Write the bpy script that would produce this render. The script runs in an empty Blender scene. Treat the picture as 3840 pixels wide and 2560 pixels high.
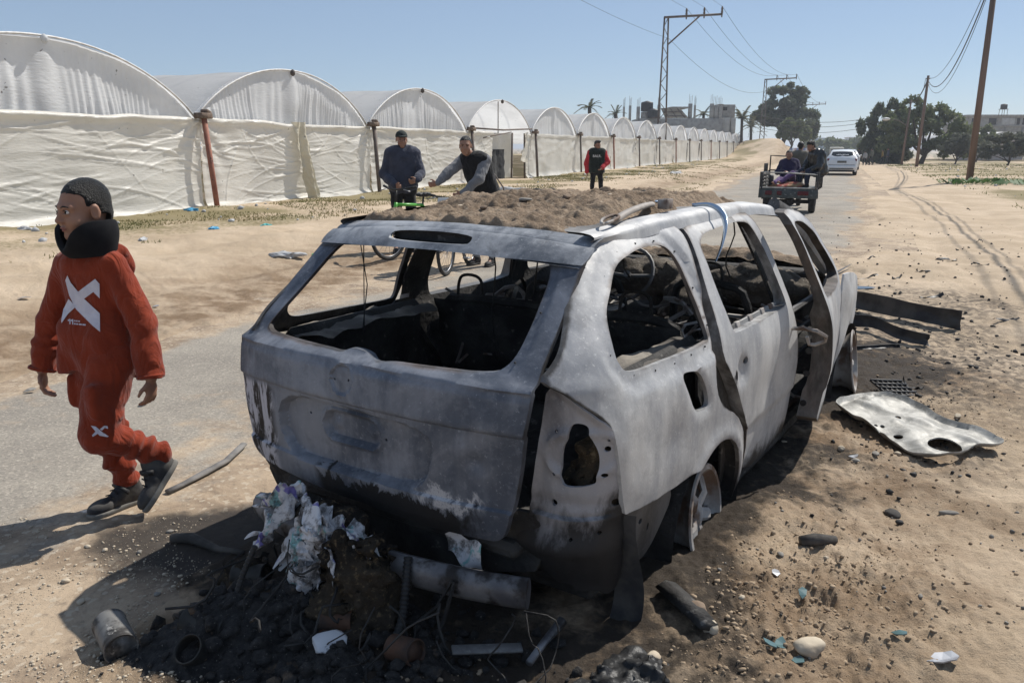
import bpy, math, random
import numpy as np
from mathutils import Vector, Matrix, geometry
from math import sin, cos, pi, radians, atan2, sqrt

sc = bpy.context.scene
col = sc.collection
random.seed(4)
RNG = np.random.default_rng(7)

# ---------------------------------------------------------------- camera, sky, sun, exposure
PITCH = .2377
CAMH = 1.61
cd = bpy.data.cameras.new('camera'); cam = bpy.data.objects.new('camera', cd); col.objects.link(cam)
cam.location = (0, 0, CAMH); cam.rotation_euler = (pi/2 - PITCH, 0, 0)
cd.sensor_width = 36; cd.lens = 800/1024*36; cd.clip_start = .05; cd.clip_end = 8000
sc.camera = cam

SUN_EL = radians(50); SUN_AZ = Vector((.745, .667)).normalized()      # where the sun stands, seen from the ground
w = bpy.data.worlds.new('World'); sc.world = w; w.use_nodes = True
wn = w.node_tree
sky = wn.nodes.new('ShaderNodeTexSky'); sky.sky_type = 'NISHITA'; sky.sun_disc = False
sky.sun_elevation = SUN_EL; sky.sun_rotation = atan2(SUN_AZ.x, SUN_AZ.y)
sky.air_density = .8; sky.dust_density = .15; sky.ozone_density = 3.0; sky.altitude = 0
bg = wn.nodes['Background']; bg.inputs[1].default_value = .098
hz = wn.nodes.new('ShaderNodeMix'); hz.data_type = 'RGBA'; hz.inputs[0].default_value = .5; hz.inputs[7].default_value = (3.5, 4.45, 5.8, 1)   # even high haze over the whole sky
wn.links.new(sky.outputs[0], hz.inputs[6]); wn.links.new(hz.outputs[2], bg.inputs[0])
sd = bpy.data.lights.new('sun', 'SUN'); so = bpy.data.objects.new('sun', sd); col.objects.link(so)
sd.energy = 5.0; sd.angle = radians(.53); sd.color = (1, .955, .88)
so.rotation_euler = Vector((-SUN_AZ.x*cos(SUN_EL), -SUN_AZ.y*cos(SUN_EL), -sin(SUN_EL))).to_track_quat('-Z', 'Y').to_euler()
vs = sc.view_settings; vs.view_transform = 'Standard'; vs.look = 'None'; vs.gamma = 1; vs.exposure = .12

# ---------------------------------------------------------------- small tools
def A(x): return np.asarray(x, float)
def lerp(a, b, t): return a + (b - a)*t
def sstep(a, b, x):
    t = np.clip((A(x) - a)/(b - a), 0, 1); return t*t*(3 - 2*t)

def _h(ix, iy, iz, seed):
    n = (ix*374761393 + iy*668265263 + iz*2147483647 + seed*1274126177) & 0xffffffff
    n = ((n ^ (n >> 13))*1274126177) & 0xffffffff
    return ((n ^ (n >> 16)) & 0xffffff)/8388607.5 - 1
def noise(x, y, z=0, seed=0):
    x = A(x); y = A(y); z = A(z) + 0*x
    ix = np.floor(x).astype(np.int64); iy = np.floor(y).astype(np.int64); iz = np.floor(z).astype(np.int64)
    fx = x - ix; fy = y - iy; fz = z - iz
    fx = fx*fx*(3 - 2*fx); fy = fy*fy*(3 - 2*fy); fz = fz*fz*(3 - 2*fz)
    flat = np.ndim(z) == 0 or not np.any(fz)
    def pl(k):
        return lerp(lerp(_h(ix, iy, iz+k, seed), _h(ix+1, iy, iz+k, seed), fx), lerp(_h(ix, iy+1, iz+k, seed), _h(ix+1, iy+1, iz+k, seed), fx), fy)
    return pl(0) if flat else lerp(pl(0), pl(1), fz)
def fbm(x, y, z=0, o=4, seed=0, g=.5):
    s = 0; a = 1
    for i in range(o):
        s = s + a*noise(A(x)*2**i + 17.3*i, A(y)*2**i - 9.1*i, A(z)*2**i, seed + i); a *= g
    return s

def join(parts):
    V = []; F = []; o = 0
    for v, f in parts:
        v = np.asarray(v, float).reshape(-1, 3); V.append(v); F += [tuple(i + o for i in q) for q in f]; o += len(v)
    return (np.concatenate(V) if V else np.zeros((0, 3))), F
def tr(vf, loc=(0, 0, 0), rot=None, sca=1):
    v = A(vf[0])*A(sca)
    if rot is not None:
        m = rot if isinstance(rot, (Matrix,)) else Matrix.Rotation(rot[2], 3, 'Z') @ Matrix.Rotation(rot[1], 3, 'Y') @ Matrix.Rotation(rot[0], 3, 'X')
        v = v @ np.array(m.to_3x3()).T
    return v + A(loc), vf[1]
def flip(vf): return vf[0], [tuple(reversed(f)) for f in vf[1]]
def mirx(vf): return A(vf[0])*A((-1, 1, 1)), [tuple(reversed(f)) for f in vf[1]]

def box(c, s, b=0, rot=None):
    x, y, z = A(s)/2
    if b <= 0:
        v = [(i*x, j*y, k*z) for i in (-1, 1) for j in (-1, 1) for k in (-1, 1)]
        f = [(0, 1, 3, 2), (4, 6, 7, 5), (0, 4, 5, 1), (2, 3, 7, 6), (0, 2, 6, 4), (1, 5, 7, 3)]
        return tr((v, f), c, rot)
    b = min(b, x*.9, y*.9, z*.9); v = []; idx = {}
    for i in (-1, 1):
        for j in (-1, 1):
            for k in (-1, 1):
                for a in range(3):
                    d = [x, y, z]
                    for e in range(3):
                        if e != a: d[e] -= b
                    idx[i, j, k, a] = len(v); v.append((i*d[0], j*d[1], k*d[2]))
    f = []
    R = (-1, 1)
    for s_ in R:
        q = [idx[s_, -1, -1, 0], idx[s_, 1, -1, 0], idx[s_, 1, 1, 0], idx[s_, -1, 1, 0]]; f.append(tuple(q if s_ > 0 else q[::-1]))
        q = [idx[-1, s_, -1, 1], idx[1, s_, -1, 1], idx[1, s_, 1, 1], idx[-1, s_, 1, 1]]; f.append(tuple(q[::-1] if s_ > 0 else q))
        q = [idx[-1, -1, s_, 2], idx[1, -1, s_, 2], idx[1, 1, s_, 2], idx[-1, 1, s_, 2]]; f.append(tuple(q if s_ > 0 else q[::-1]))
    for i in R:
        for j in R:
            f.append((idx[i, j, -1, 0], idx[i, j, 1, 0], idx[i, j, 1, 1], idx[i, j, -1, 1]) if i*j < 0 else (idx[i, j, -1, 1], idx[i, j, 1, 1], idx[i, j, 1, 0], idx[i, j, -1, 0]))
            f.append((idx[i, -1, j, 0], idx[i, 1, j, 0], idx[i, 1, j, 2], idx[i, -1, j, 2]) if i*j > 0 else (idx[i, -1, j, 2], idx[i, 1, j, 2], idx[i, 1, j, 0], idx[i, -1, j, 0]))
            f.append((idx[-1, i, j, 1], idx[1, i, j, 1], idx[1, i, j, 2], idx[-1, i, j, 2]) if i*j < 0 else (idx[-1, i, j, 2], idx[1, i, j, 2], idx[1, i, j, 1], idx[-1, i, j, 1]))
            for k in R:
                t = (idx[i, j, k, 0], idx[i, j, k, 1], idx[i, j, k, 2]); f.append(t if i*j*k > 0 else t[::-1])
    return tr((v, f), c, rot)

def tube(pts, r, n=8, caps=True, flat=None):
    """swept tube; r a number or one per point; flat=(a,b) scales the section's two axes"""
    P = A(pts); m = len(P); r = np.broadcast_to(A(r), (m,)) if np.ndim(r) < 2 else A(r)
    T = np.gradient(P, axis=0); T /= np.linalg.norm(T, axis=1)[:, None] + 1e-12
    up = A((0, 0, 1)) if abs(T[0, 2]) < .9 else A((1, 0, 0))
    nx = np.cross(up, T[0]); nx /= np.linalg.norm(nx); V = []
    for i in range(m):
        nx = nx - T[i]*nx.dot(T[i]); nx /= np.linalg.norm(nx) + 1e-12; ny = np.cross(T[i], nx)
        for k in range(n):
            a = 2*pi*k/n; fa, fb = flat or (1, 1)
            V.append(P[i] + r[i]*(cos(a)*fa*nx + sin(a)*fb*ny))
    F = [(i*n + k, i*n + (k+1) % n, (i+1)*n + (k+1) % n, (i+1)*n + k) for i in range(m-1) for k in range(n)]
    if caps: F += [tuple(range(n))[::-1], tuple((m-1)*n + k for k in range(n))]
    return np.array(V), F
def lathe(prof, n=24, closed=True):
    V = []; m = len(prof)
    for r_, z_ in prof:
        for k in range(n): V.append((r_*cos(2*pi*k/n), r_*sin(2*pi*k/n), z_))
    F = [(i*n + k, i*n + (k+1) % n, (i+1)*n + (k+1) % n, (i+1)*n + k) for i in range(m-1) for k in range(n)]
    if closed: F += [tuple(range(n))[::-1], tuple((m-1)*n + k for k in range(n))]
    return A(V), F
def grid(nu, nv, fn):
    """fn(u, v) on arrays in 0..1 -> stack (...,3)"""
    u, v = np.meshgrid(np.linspace(0, 1, nu), np.linspace(0, 1, nv), indexing='ij')
    V = fn(u, v).reshape(-1, 3)
    i, j = np.meshgrid(np.arange(nu-1), np.arange(nv-1), indexing='ij'); a = (i*nv + j).ravel()
    return V, np.stack([a, a + nv, a + nv + 1, a + 1], 1)
def smooth_poly(P, it=2, closed=True):
    P = A(P)
    for _ in range(it):
        Q = np.roll(P, -1, 0); a = .75*P + .25*Q; b = .25*P + .75*Q
        N = np.empty((2*len(P), P.shape[1])); N[0::2] = a; N[1::2] = b
        P = N if closed else np.concatenate([P[:1], N[1:-2] if len(N) > 3 else N, P[-1:]])
    return P
def dens(P, d):
    P = A(P); out = []
    for i in range(len(P)):
        a, b = P[i], P[(i+1) % len(P)]; k = max(1, int(math.ceil(np.linalg.norm(b-a)/d)))
        out += [a + (b-a)*t/k for t in range(k)]
    return np.array(out)
def along(P, d):
    P = A(P); Q = np.concatenate([P, P[:1]]); l = np.concatenate([[0], np.cumsum(np.linalg.norm(np.diff(Q, axis=0), axis=1))])
    t = np.linspace(0, l[-1], max(3, int(l[-1]/d)), endpoint=False); return np.stack([np.interp(t, l, Q[:, i]) for i in range(Q.shape[1])], 1)
def inpoly(P, x, y):
    c = np.zeros(np.shape(x), bool); j = len(P)-1
    for i in range(len(P)):
        (xi, yi), (xj, yj) = P[i], P[j]
        if yi != yj:
            c ^= ((yi > y) != (yj > y)) & (x < (xj-xi)*(y-yi)/(yj-yi) + xi)
        j = i
    return c
def dpoly(P, x, y):
    d = np.full(np.shape(x), 1e9)
    for i in range(len(P)):
        a = P[i]; b = P[(i+1) % len(P)]; e = b-a; l = e.dot(e) + 1e-12
        t = np.clip(((x-a[0])*e[0] + (y-a[1])*e[1])/l, 0, 1); d = np.minimum(d, np.hypot(x-a[0]-t*e[0], y-a[1]-t*e[1]))
    return d
def panel(outline, holes, h):
    """triangulated 2D polygon with holes, vertex spacing h: returns 2D verts, tris"""
    loops = [dens(outline, h)] + [dens(o, min(h, .03)) for o in holes]
    pts = []; edges = []
    for L in loops:
        o = len(pts); pts += [tuple(p) for p in L]; edges += [(o+i, o+(i+1) % len(L)) for i in range(len(L))]
    lo = loops[0].min(0); hi = loops[0].max(0)
    gx, gy = np.meshgrid(np.arange(lo[0], hi[0], h), np.arange(lo[1], hi[1], h*.87), indexing='ij')
    gx = gx + (np.arange(gx.shape[1]) % 2)[None, :]*h/2; gx = gx.ravel(); gy = gy.ravel()
    ok = inpoly(loops[0], gx, gy)
    for L in loops[1:]: ok &= ~inpoly(L, gx, gy)
    for L in loops: ok &= dpoly(L, gx, gy) > h*.45
    pts += list(zip(gx[ok], gy[ok]))
    r = geometry.delaunay_2d_cdt([Vector(p) for p in pts], edges, [], 0, 1e-6)
    V = A([tuple(v) for v in r[0]]); T = np.array([tuple(f) for f in r[2]])
    c = V[T].mean(1); ok = inpoly(loops[0], c[:, 0], c[:, 1])
    for L in loops[1:]: ok &= ~inpoly(L, c[:, 0], c[:, 1])
    return V, T[ok]
def shell(V, T, off, rm=0):
    """closes a sheet to a body: inner sheet at V+off; returns V, F, material index per face (inner = 1)"""
    V = A(V); T = np.asarray(T); n = len(V); W = V + off
    e = {}
    for t in T:
        k = len(t)
        for i in range(k): e[(t[i], t[(i+1) % k])] = 1
    rim = [(b, a, a+n, b+n) for (a, b) in e if (b, a) not in e]
    F = [tuple(t) for t in T] + rim + [tuple(x+n for x in reversed(tuple(t))) for t in T]
    mi = [0]*len(T) + [rm]*len(rim) + [1]*len(T)
    return (np.concatenate([V, W]), F), mi

def ob(name, vf, mat, parent=None, smooth=True, label=None, cat=None, group=None, kind=None, loc=None, rot=None, mi=None, attrs=None, auto=None):
    V, F = vf; me = bpy.data.meshes.new(name)
    V = np.ascontiguousarray(A(V).reshape(-1, 3))
    if isinstance(F, np.ndarray) and F.ndim == 2:
        nf, k = F.shape
        me.vertices.add(len(V)); me.vertices.foreach_set('co', V.ravel().astype(np.float32))
        me.loops.add(nf*k); me.loops.foreach_set('vertex_index', F.ravel().astype(np.int32))
        me.polygons.add(nf); me.polygons.foreach_set('loop_start', np.arange(0, nf*k, k, dtype=np.int32)); me.update(calc_edges=True); me.validate()
    else:
        me.from_pydata(V.tolist(), [], [tuple(int(i) for i in f) for f in F]); me.update()
    for m in (mat if isinstance(mat, (list, tuple)) else [mat]):
        if m: me.materials.append(m)
    if mi is not None: me.polygons.foreach_set('material_index', np.asarray(mi, np.int32))
    if smooth:
        me.polygons.foreach_set('use_smooth', np.ones(len(me.polygons), bool))
        if auto is not None: me.set_sharp_from_angle(angle=radians(auto))
    for k, a in (attrs or {}).items():
        at = me.attributes.new(k, 'FLOAT', 'POINT'); at.data.foreach_set('value', np.asarray(a, np.float32))
    o = bpy.data.objects.new(name, me); col.objects.link(o)
    if parent: o.parent = parent
    if loc is not None: o.location = loc
    if rot is not None: o.rotation_euler = rot
    tag(o, label, cat, group, kind); return o
def tag(o, label=None, cat=None, group=None, kind=None):
    if label: o['label'] = label
    if cat: o['category'] = cat
    if group: o['group'] = group
    if kind: o['kind'] = kind
    return o
def thing(name, label, cat, loc=(0, 0, 0), rz=0, group=None):
    o = bpy.data.objects.new(name, None); o.empty_display_size = .2; col.objects.link(o)
    o.location = loc; o.rotation_euler = (0, 0, rz); return tag(o, label, cat, group)
def copy_tree(o, parent=None):
    c = o.copy(); col.objects.link(c); c.parent = parent
    for ch in list(o.children): copy_tree(ch, c)
    return c

# ---------------------------------------------------------------- implicit modelling (smooth unions of capsules and ellipsoids)
class SDF:
    def __init__(s, lo, hi, h):
        s.h = h; s.lo = A(lo); s.n = np.ceil((A(hi)-s.lo)/h).astype(int) + 1; s.f = np.full(tuple(s.n), 9., np.float32)
    def _w(s, lo, hi, m):
        a = np.clip(np.floor((A(lo)-m-s.lo)/s.h).astype(int), 0, s.n-1); b = np.clip(np.ceil((A(hi)+m-s.lo)/s.h).astype(int)+1, 1, s.n)
        sl = tuple(slice(i, j) for i, j in zip(a, b))
        ax = [s.lo[i] + s.h*np.arange(a[i], max(b[i], a[i])) for i in range(3)]
        return sl, np.meshgrid(*ax, indexing='ij')
    def _mix(s, sl, d, k, sub=False):
        f = s.f[sl]
        if sub:
            h = np.maximum(k-np.abs(f+d), 0)/max(k, 1e-6); s.f[sl] = np.maximum(f, -d) + h*h*k/4
        else:
            h = np.maximum(k-np.abs(f-d), 0)/max(k, 1e-6); s.f[sl] = np.minimum(f, d) - h*h*k/4
    def cap(s, a, b, ra, rb=None, k=.02, sub=False, sq=(1, 1, 1)):
        rb = ra if rb is None else rb; a = A(a); b = A(b); R = max(ra, rb); q = A(sq)
        sl, (X, Y, Z) = s._w(np.minimum(a, b)-R/q.min(), np.maximum(a, b)+R/q.min(), k + 4*s.h)
        if X.size == 0: return s
        e = (b-a)*q; l = e.dot(e) + 1e-12
        px, py, pz = (X-a[0])*q[0], (Y-a[1])*q[1], (Z-a[2])*q[2]
        t = np.clip((px*e[0] + py*e[1] + pz*e[2])/l, 0, 1)
        d = np.sqrt((px-t*e[0])**2 + (py-t*e[1])**2 + (pz-t*e[2])**2) - (ra + (rb-ra)*t); s._mix(sl, d, k, sub); return s
    def chain(s, pts, rs, k=.02, **kw):
        rs = [rs]*len(pts) if np.ndim(rs) == 0 else rs
        for i in range(len(pts)-1): s.cap(pts[i], pts[i+1], rs[i], rs[i+1], k, **kw)
        return s
    def ell(s, c, r, k=.02, rot=None, sub=False):
        c = A(c); r = A(r)*np.ones(3); R = r.max()
        sl, (X, Y, Z) = s._w(c-R, c+R, k + 4*s.h)
        if X.size == 0: return s
        p = np.stack([X-c[0], Y-c[1], Z-c[2]], -1)
        if rot is not None: p = p @ np.array(rot)            # columns of rot are the ellipsoid's axes
        k0 = np.sqrt(((p/r)**2).sum(-1)); k1 = np.sqrt(((p/r**2)**2).sum(-1)) + 1e-9
        s._mix(sl, k0*(k0-1)/k1, k, sub); return s
    def bx(s, c, r, rd=.01, k=.01, rot=None, sub=False):
        c = A(c); r = A(r); R = np.linalg.norm(r)
        sl, (X, Y, Z) = s._w(c-R, c+R, k + 4*s.h)
        p = np.stack([X-c[0], Y-c[1], Z-c[2]], -1)
        if rot is not None: p = p @ np.array(rot)
        q = np.abs(p) - (r-rd); d = np.sqrt((np.maximum(q, 0)**2).sum(-1)) + np.minimum(q.max(-1), 0) - rd
        s._mix(sl, d, k, sub); return s
    def cut(s, p, nrm, k=.005):                               # removes the side the normal points to
        p = A(p); nrm = A(nrm)/np.linalg.norm(nrm); sl, (X, Y, Z) = s._w(s.lo, s.lo+s.h*s.n, 0)
        d = (X-p[0])*nrm[0] + (Y-p[1])*nrm[1] + (Z-p[2])*nrm[2]; h = np.maximum(k-np.abs(s.f-d), 0)/k; s.f = (np.maximum(s.f, d) + h*h*k/4).astype(np.float32); return s
    def disp(s, fn):
        sl, (X, Y, Z) = s._w(s.lo, s.lo+s.h*s.n, 0); m = np.abs(s.f) < .08
        s.f[m] += fn(X[m], Y[m], Z[m]).astype(np.float32); return s
    def mesh(s):
        f = s.f; nx, ny, nz = f.shape; ins = f < 0
        c = [(0,0,0),(1,0,0),(0,1,0),(1,1,0),(0,0,1),(1,0,1),(0,1,1),(1,1,1)]
        sub = lambda a, k: a[k[0]:nx-1+k[0], k[1]:ny-1+k[1], k[2]:nz-1+k[2]]
        cnt = sum(sub(ins, k).astype(np.int8) for k in c); act = (cnt > 0) & (cnt < 8)
        I = np.argwhere(act); n = len(I); idx = np.full(act.shape, -1, np.int64); idx[act] = np.arange(n)
        vals = np.stack([sub(f, k)[act] for k in c], 1).astype(float)
        acc = np.zeros((n, 3)); w_ = np.zeros(n)
        for a in range(8):
            for b in range(a+1, 8):
                if sum(abs(c[a][i]-c[b][i]) for i in range(3)) != 1: continue
                m = (vals[:, a] < 0) != (vals[:, b] < 0); t = np.where(m, vals[:, a]/(vals[:, a]-vals[:, b] + 1e-20), 0)
                p = A(c[a]) + t[:, None]*(A(c[b])-A(c[a])); acc += np.where(m[:, None], p, 0); w_ += m
        V = s.lo + s.h*(I + acc/w_[:, None]); Q = []
        for ax in range(3):
            u, v = (ax+1) % 3, (ax+2) % 3
            a = [slice(None)]*3; b = [slice(None)]*3; a[ax] = slice(0, -1); b[ax] = slice(1, None)
            for d_ in (u, v): a[d_] = slice(1, -1); b[d_] = slice(1, -1)
            A0 = ins[tuple(a)]; B0 = ins[tuple(b)]; ch = A0 != B0; E = np.argwhere(ch)
            if not len(E): continue
            off = np.zeros(3, int); off[u] = 1; off[v] = 1; E = E + off; sg = A0[ch]
            eu = np.zeros(3, int); eu[u] = 1; ev = np.zeros(3, int); ev[v] = 1
            g = lambda e: idx[e[:, 0], e[:, 1], e[:, 2]]
            q = np.stack([g(E-eu-ev), g(E-ev), g(E), g(E-eu)], 1); q[~sg] = q[~sg][:, ::-1]; Q.append(q)
        return V, np.concatenate(Q) if Q else np.zeros((0, 4), int)

# ---------------------------------------------------------------- materials
def nd(nt, t, ins=None, **at):
    n = nt.nodes.new('ShaderNode'+t)
    for k, v in at.items(): setattr(n, k, v)
    for k, v in (ins or {}).items():
        s_ = n.inputs[k]
        if isinstance(v, bpy.types.NodeSocket): nt.links.new(v, s_)
        else: s_.default_value = (*v, 1) if isinstance(v, tuple) and len(v) == 3 and s_.type == 'RGBA' else v
    return n
def newmat(name):
    m = bpy.data.materials.new(name); m.use_nodes = True; nt = m.node_tree; return m, nt, nt.nodes['Principled BSDF']
def tc(nt, scale=None, kind='Object'):
    o = nd(nt, 'TexCoord').outputs[kind]
    if scale: o = nd(nt, 'Mapping', {'Vector': o, 'Scale': scale}).outputs[0]
    return o
def nz(nt, scale, vec=None, detail=5, rough=.55, dist=0):
    i = {'Scale': scale, 'Detail': detail, 'Roughness': rough, 'Distortion': dist}
    if vec: i['Vector'] = vec
    return nd(nt, 'TexNoise', i).outputs[0]
def ramp(nt, fac, a, b, va=0., vb=1.):
    return nd(nt, 'MapRange', {0: fac, 1: a, 2: b, 3: va, 4: vb}, interpolation_type='SMOOTHSTEP').outputs[0]
def mixc(nt, fac, a, b, mode='MIX'):
    n = nt.nodes.new('ShaderNodeMix'); n.data_type = 'RGBA'; n.blend_type = mode
    for k, v in ((0, fac), (6, a), (7, b)):
        if isinstance(v, bpy.types.NodeSocket): nt.links.new(v, n.inputs[k])
        else: n.inputs[k].default_value = (*v, 1) if isinstance(v, tuple) else v
    return n.outputs[2]
def mth(nt, op, a, b=0., c=0.):
    n = nt.nodes.new('ShaderNodeMath'); n.operation = op
    for k, v in ((0, a), (1, b), (2, c)):
        if isinstance(v, bpy.types.NodeSocket): nt.links.new(v, n.inputs[k])
        else: n.inputs[k].default_value = v
    return n.outputs[0]
def bump(nt, bs, h, strength=.3, dist=.01, prev=None):
    i = {'Strength': strength, 'Distance': dist, 'Height': h}
    if prev: i['Normal'] = prev
    b = nd(nt, 'Bump', i); nt.links.new(b.outputs[0], bs.inputs['Normal']); return b.outputs[0]
def pm(name, c1, c2=None, scale=6., lo=.35, hi=.65, rough=.8, metal=0., bst=0., bsc=60., bd=.004, spec=.3, c3=None, s3=25., lo3=.6, hi3=.7, stretch=None, trans=0., sheen=0.):
    """plain procedural surface: two colours broken by noise, optional third in spots, fine relief"""
    m, nt, bs = newmat(name); v = tc(nt, stretch)
    cc = c1
    if c2: cc = mixc(nt, ramp(nt, nz(nt, scale, v), lo, hi), c1, c2)
    if c3: cc = mixc(nt, ramp(nt, nz(nt, s3, v, 6), lo3, hi3), cc, c3)
    if isinstance(cc, tuple): bs.inputs['Base Color'].default_value = (*cc, 1)
    else: nt.links.new(cc, bs.inputs['Base Color'])
    bs.inputs['Roughness'].default_value = rough; bs.inputs['Metallic'].default_value = metal; bs.inputs['Specular IOR Level'].default_value = spec
    if sheen: bs.inputs['Sheen Weight'].default_value = sheen
    if bst: bump(nt, bs, nz(nt, bsc, v, 4), bst, bd)
    if trans:
        t = nd(nt, 'BsdfTranslucent'); nt.links.new(cc, t.inputs[0]) if not isinstance(cc, tuple) else None
        mx = nd(nt, 'MixShader', {0: trans, 1: bs.outputs[0], 2: t.outputs[0]}); nt.links.new(mx.outputs[0], nt.nodes['Material Output'].inputs[0])
    return m

# ================================================================ THE GROUND
RD = A((.367, .930)); RN = A((.930, -.367))                   # along the road / to its right
CARX, CARY, CARZ, CARYAW = -.503, 2.585, -.10, -.587
def pq(x, y): return x*RD[0] + y*RD[1], x*RN[0] + y*RN[1]
def xy(p, q): return p*RD[0] + q*RN[0], p*RD[1] + q*RN[1]
def carlocal(x, y):
    c, s = cos(CARYAW), sin(CARYAW); x = x-CARX; y = y-CARY; return x*c + y*s, -x*s + y*c
def road_edges(p):
    ql = np.interp(p, [-20, 3, 8, 20, 40, 300], [-5.4, -5.3, -5.1, -4.7, -4.4, -4.2])
    qr = np.interp(p, [-20, 2, 4, 7, 10, 14, 24, 40, 300], [-2.1, -2.1, -1.7, -.7, .1, .65, 1.1, 1.25, 1.25])
    return ql, qr
def masks(x, y):
    p, q = pq(x, y); ql, qr = road_edges(p)
    far = sstep(25, 70, p)
    wob = lerp(1, .35, far)*(.30*fbm(p*.55, q*.55, o=3, seed=3) + .10*fbm(p*3, q*3, o=3, seed=5))
    d = np.minimum(q-ql, qr-q) + wob                           # >0 on the asphalt
    cx, cy = carlocal(x, y)
    dx = np.maximum(np.abs(cx)-.75, 0); dy = np.maximum(np.abs(cy-2.1)-2.3, 0); dc = np.hypot(dx, dy)
    nb = fbm(x*1.6, y*1.6, o=4, seed=11)
    burn_shade = 1-sstep(.05, .85, dc + .38*nb - .12*sstep(1.8, 3.4, cy))
    burn_shade = np.maximum(burn_shade, (1-sstep(.1, 1.1, np.hypot((cx-1.0)/.9, (cy-3.9)/1.25)+.35*nb))*.95)
    burn_shade = np.maximum(burn_shade, 1.0*(1-sstep(.35, 1.05, np.hypot((cx+.05)/1.1, (cy+.40)/.68)+.35*nb)))  # burnt ground behind the tail, spread wider to deepen the wreck's shadow in the colour
    soot = (1-sstep(.6, 1.9, np.hypot((cx-.9)/1.0, (cy-5.6)/2.3)+.45*nb))*.75
    return p, q, d, dc, cx, cy, burn_shade, np.maximum(soot, 0)
def hgt(x, y, detail=True):
    p, q, d, dc, cx, cy, burn_shade, soot = masks(x, y)
    on = sstep(-.10, .12, d)
    h = .22*sstep(-5.4, -8.8, q) + .06*sstep(2, 7, q)
    # ruts along the dirt track left of the road, swept sand on the right
    h = h - .05*np.exp(-((q+6.6+.25*np.sin(p*.25))/.22)**2)*(1-on) - .05*np.exp(-((q+8.3+.3*np.sin(p*.2))/.25)**2)*(1-on)
    h = h - .025*np.exp(-((q-1.9-.2*np.sin(p*.33))/.18)**2) - .022*np.exp(-((q-3.4-.25*np.sin(p*.3+1))/.2)**2)
    rough = .045*fbm(x*.45, y*.45, o=4, seed=1) + .016*fbm(x*2.1, y*2.1, o=4, seed=2)
    if detail:
        near = 1-sstep(9, 22, np.hypot(x, y))
        rough = rough + near*.0085*(1-np.abs(fbm(x*5.5, y*5.5, o=4, seed=21)))*1.0 + near*.0055*fbm(x*22, y*22, o=3, seed=9, g=.7)
        # loose clods thrown up beside the wreck
        cl = np.maximum(np.exp(-((cx-1.35)/.5)**2-((cy-.9)/.95)**2), np.maximum(.8*np.exp(-((cx-1.3)/.6)**2-((cy-3.2)/1.3)**2), .95*np.exp(-((cx-.55)/.8)**2-((cy+.45)/.45)**2)))
        n1 = fbm(x*4, y*4, o=5, seed=31, g=.7)
        rough = rough + near*cl*(.02 + .020*n1 + .012*np.maximum(noise(x*21, y*21, seed=34), -.2) + .014*np.maximum(noise(x*44, y*44, seed=33), -.3) + .006*noise(x*75, y*75, seed=35))
        # soft trampled dimples in the sand on the right
        rough = rough + near*sstep(.2, 1.2, q)*(.020*noise(x*3.3, y*3.3+x, seed=41) + .014*np.abs(noise(x*7.1, y*6.3, seed=43)) + .006*noise(x*15, y*13, seed=45))
    h = h + rough*(1-on) + .018*(1-on) + .003*fbm(x*3, y*3, o=2, seed=6)*on - .03*on
    # banked soil pushed against the car's right-hand wheels
    h = h + .05*np.exp(-((cx-1.0)/.22)**2)*sstep(.2, .7, cy)*(1-sstep(1.5, 1.9, cy))
    # the sand hill and the land beyond
    hl = 2.4*np.exp(-(((x-37)/6.)**2 + ((y-124)/16.)**2)) + 1.2*np.exp(-(((x-39)/4.)**2 + ((y-108)/13.)**2)) + 2.0*np.exp(-(((x-46.5)/5.)**2 + ((y-147)/16.)**2))
    h = h + hl*sstep(-4.4, -8., q)
    h = h - .5*sstep(60, 130, p)*sstep(-8, -2, q) - 3.0*sstep(140, 420, p)
    return h
def build_ground():
    th = np.concatenate([np.linspace(-180, -48, 34, endpoint=False), np.linspace(-48, 48, 680, endpoint=False), np.linspace(48, 180, 34)])
    th = np.radians(90-th); R = [.25, .7, 1.1, 1.45]
    while R[-1] < 20: R.append(R[-1]*1.0068)
    while R[-1] < 200: R.append(R[-1]*1.022)
    while R[-1] < 6000: R.append(R[-1]*1.2)
    R = A(R)
    r, t = np.meshgrid(R, th, indexing='ij'); x = r*np.cos(t); y = r*np.sin(t)
    h = hgt(x, y)
    p, q, d, dc, cx, cy, burn_shade, soot = masks(x, y)
    h = np.where(r > 500, np.minimum(h, -3), h)
    V = np.stack([x, y, h], -1).reshape(-1, 3); nv = len(th)
    i, j = np.meshgrid(np.arange(len(R)-1), np.arange(nv-1), indexing='ij'); a = (i*nv+j).ravel()
    F = np.stack([a, a+1, a+nv+1, a+nv], 1)[:, ::-1]
    gr = np.maximum(sstep(-8.6, -10.5, q)*(q < 0), np.maximum(sstep(4.0, 6.2, q), sstep(140, 260, p)))
    gr = gr*(.55+.45*fbm(x*.5, y*.5, o=3, seed=51))
    gr = np.maximum(gr, .5*np.exp(-((q+5.9)/.5)**2)*sstep(16, 24, p))
    wet = (1-sstep(.3, 1.25, dc + .4*fbm(x*2, y*2, o=3, seed=61)))*.95
    trk = np.exp(-((q+6.6)/.8)**2)*(p > 0)*.8 + np.exp(-((q+5.75)/.45)**2)*(p < 16)*1.1
    return ob('ground', (V, F), M_ground(), kind='structure', attrs={'burn_shade': burn_shade.ravel(), 'soot': soot.ravel(), 'grass': np.clip(gr, 0, 1).ravel(), 'wet': np.clip(np.maximum(wet, trk*.95), 0, 1).ravel()})
def attr(nt, n): return nd(nt, 'Attribute', attribute_name=n).outputs['Fac']
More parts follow.
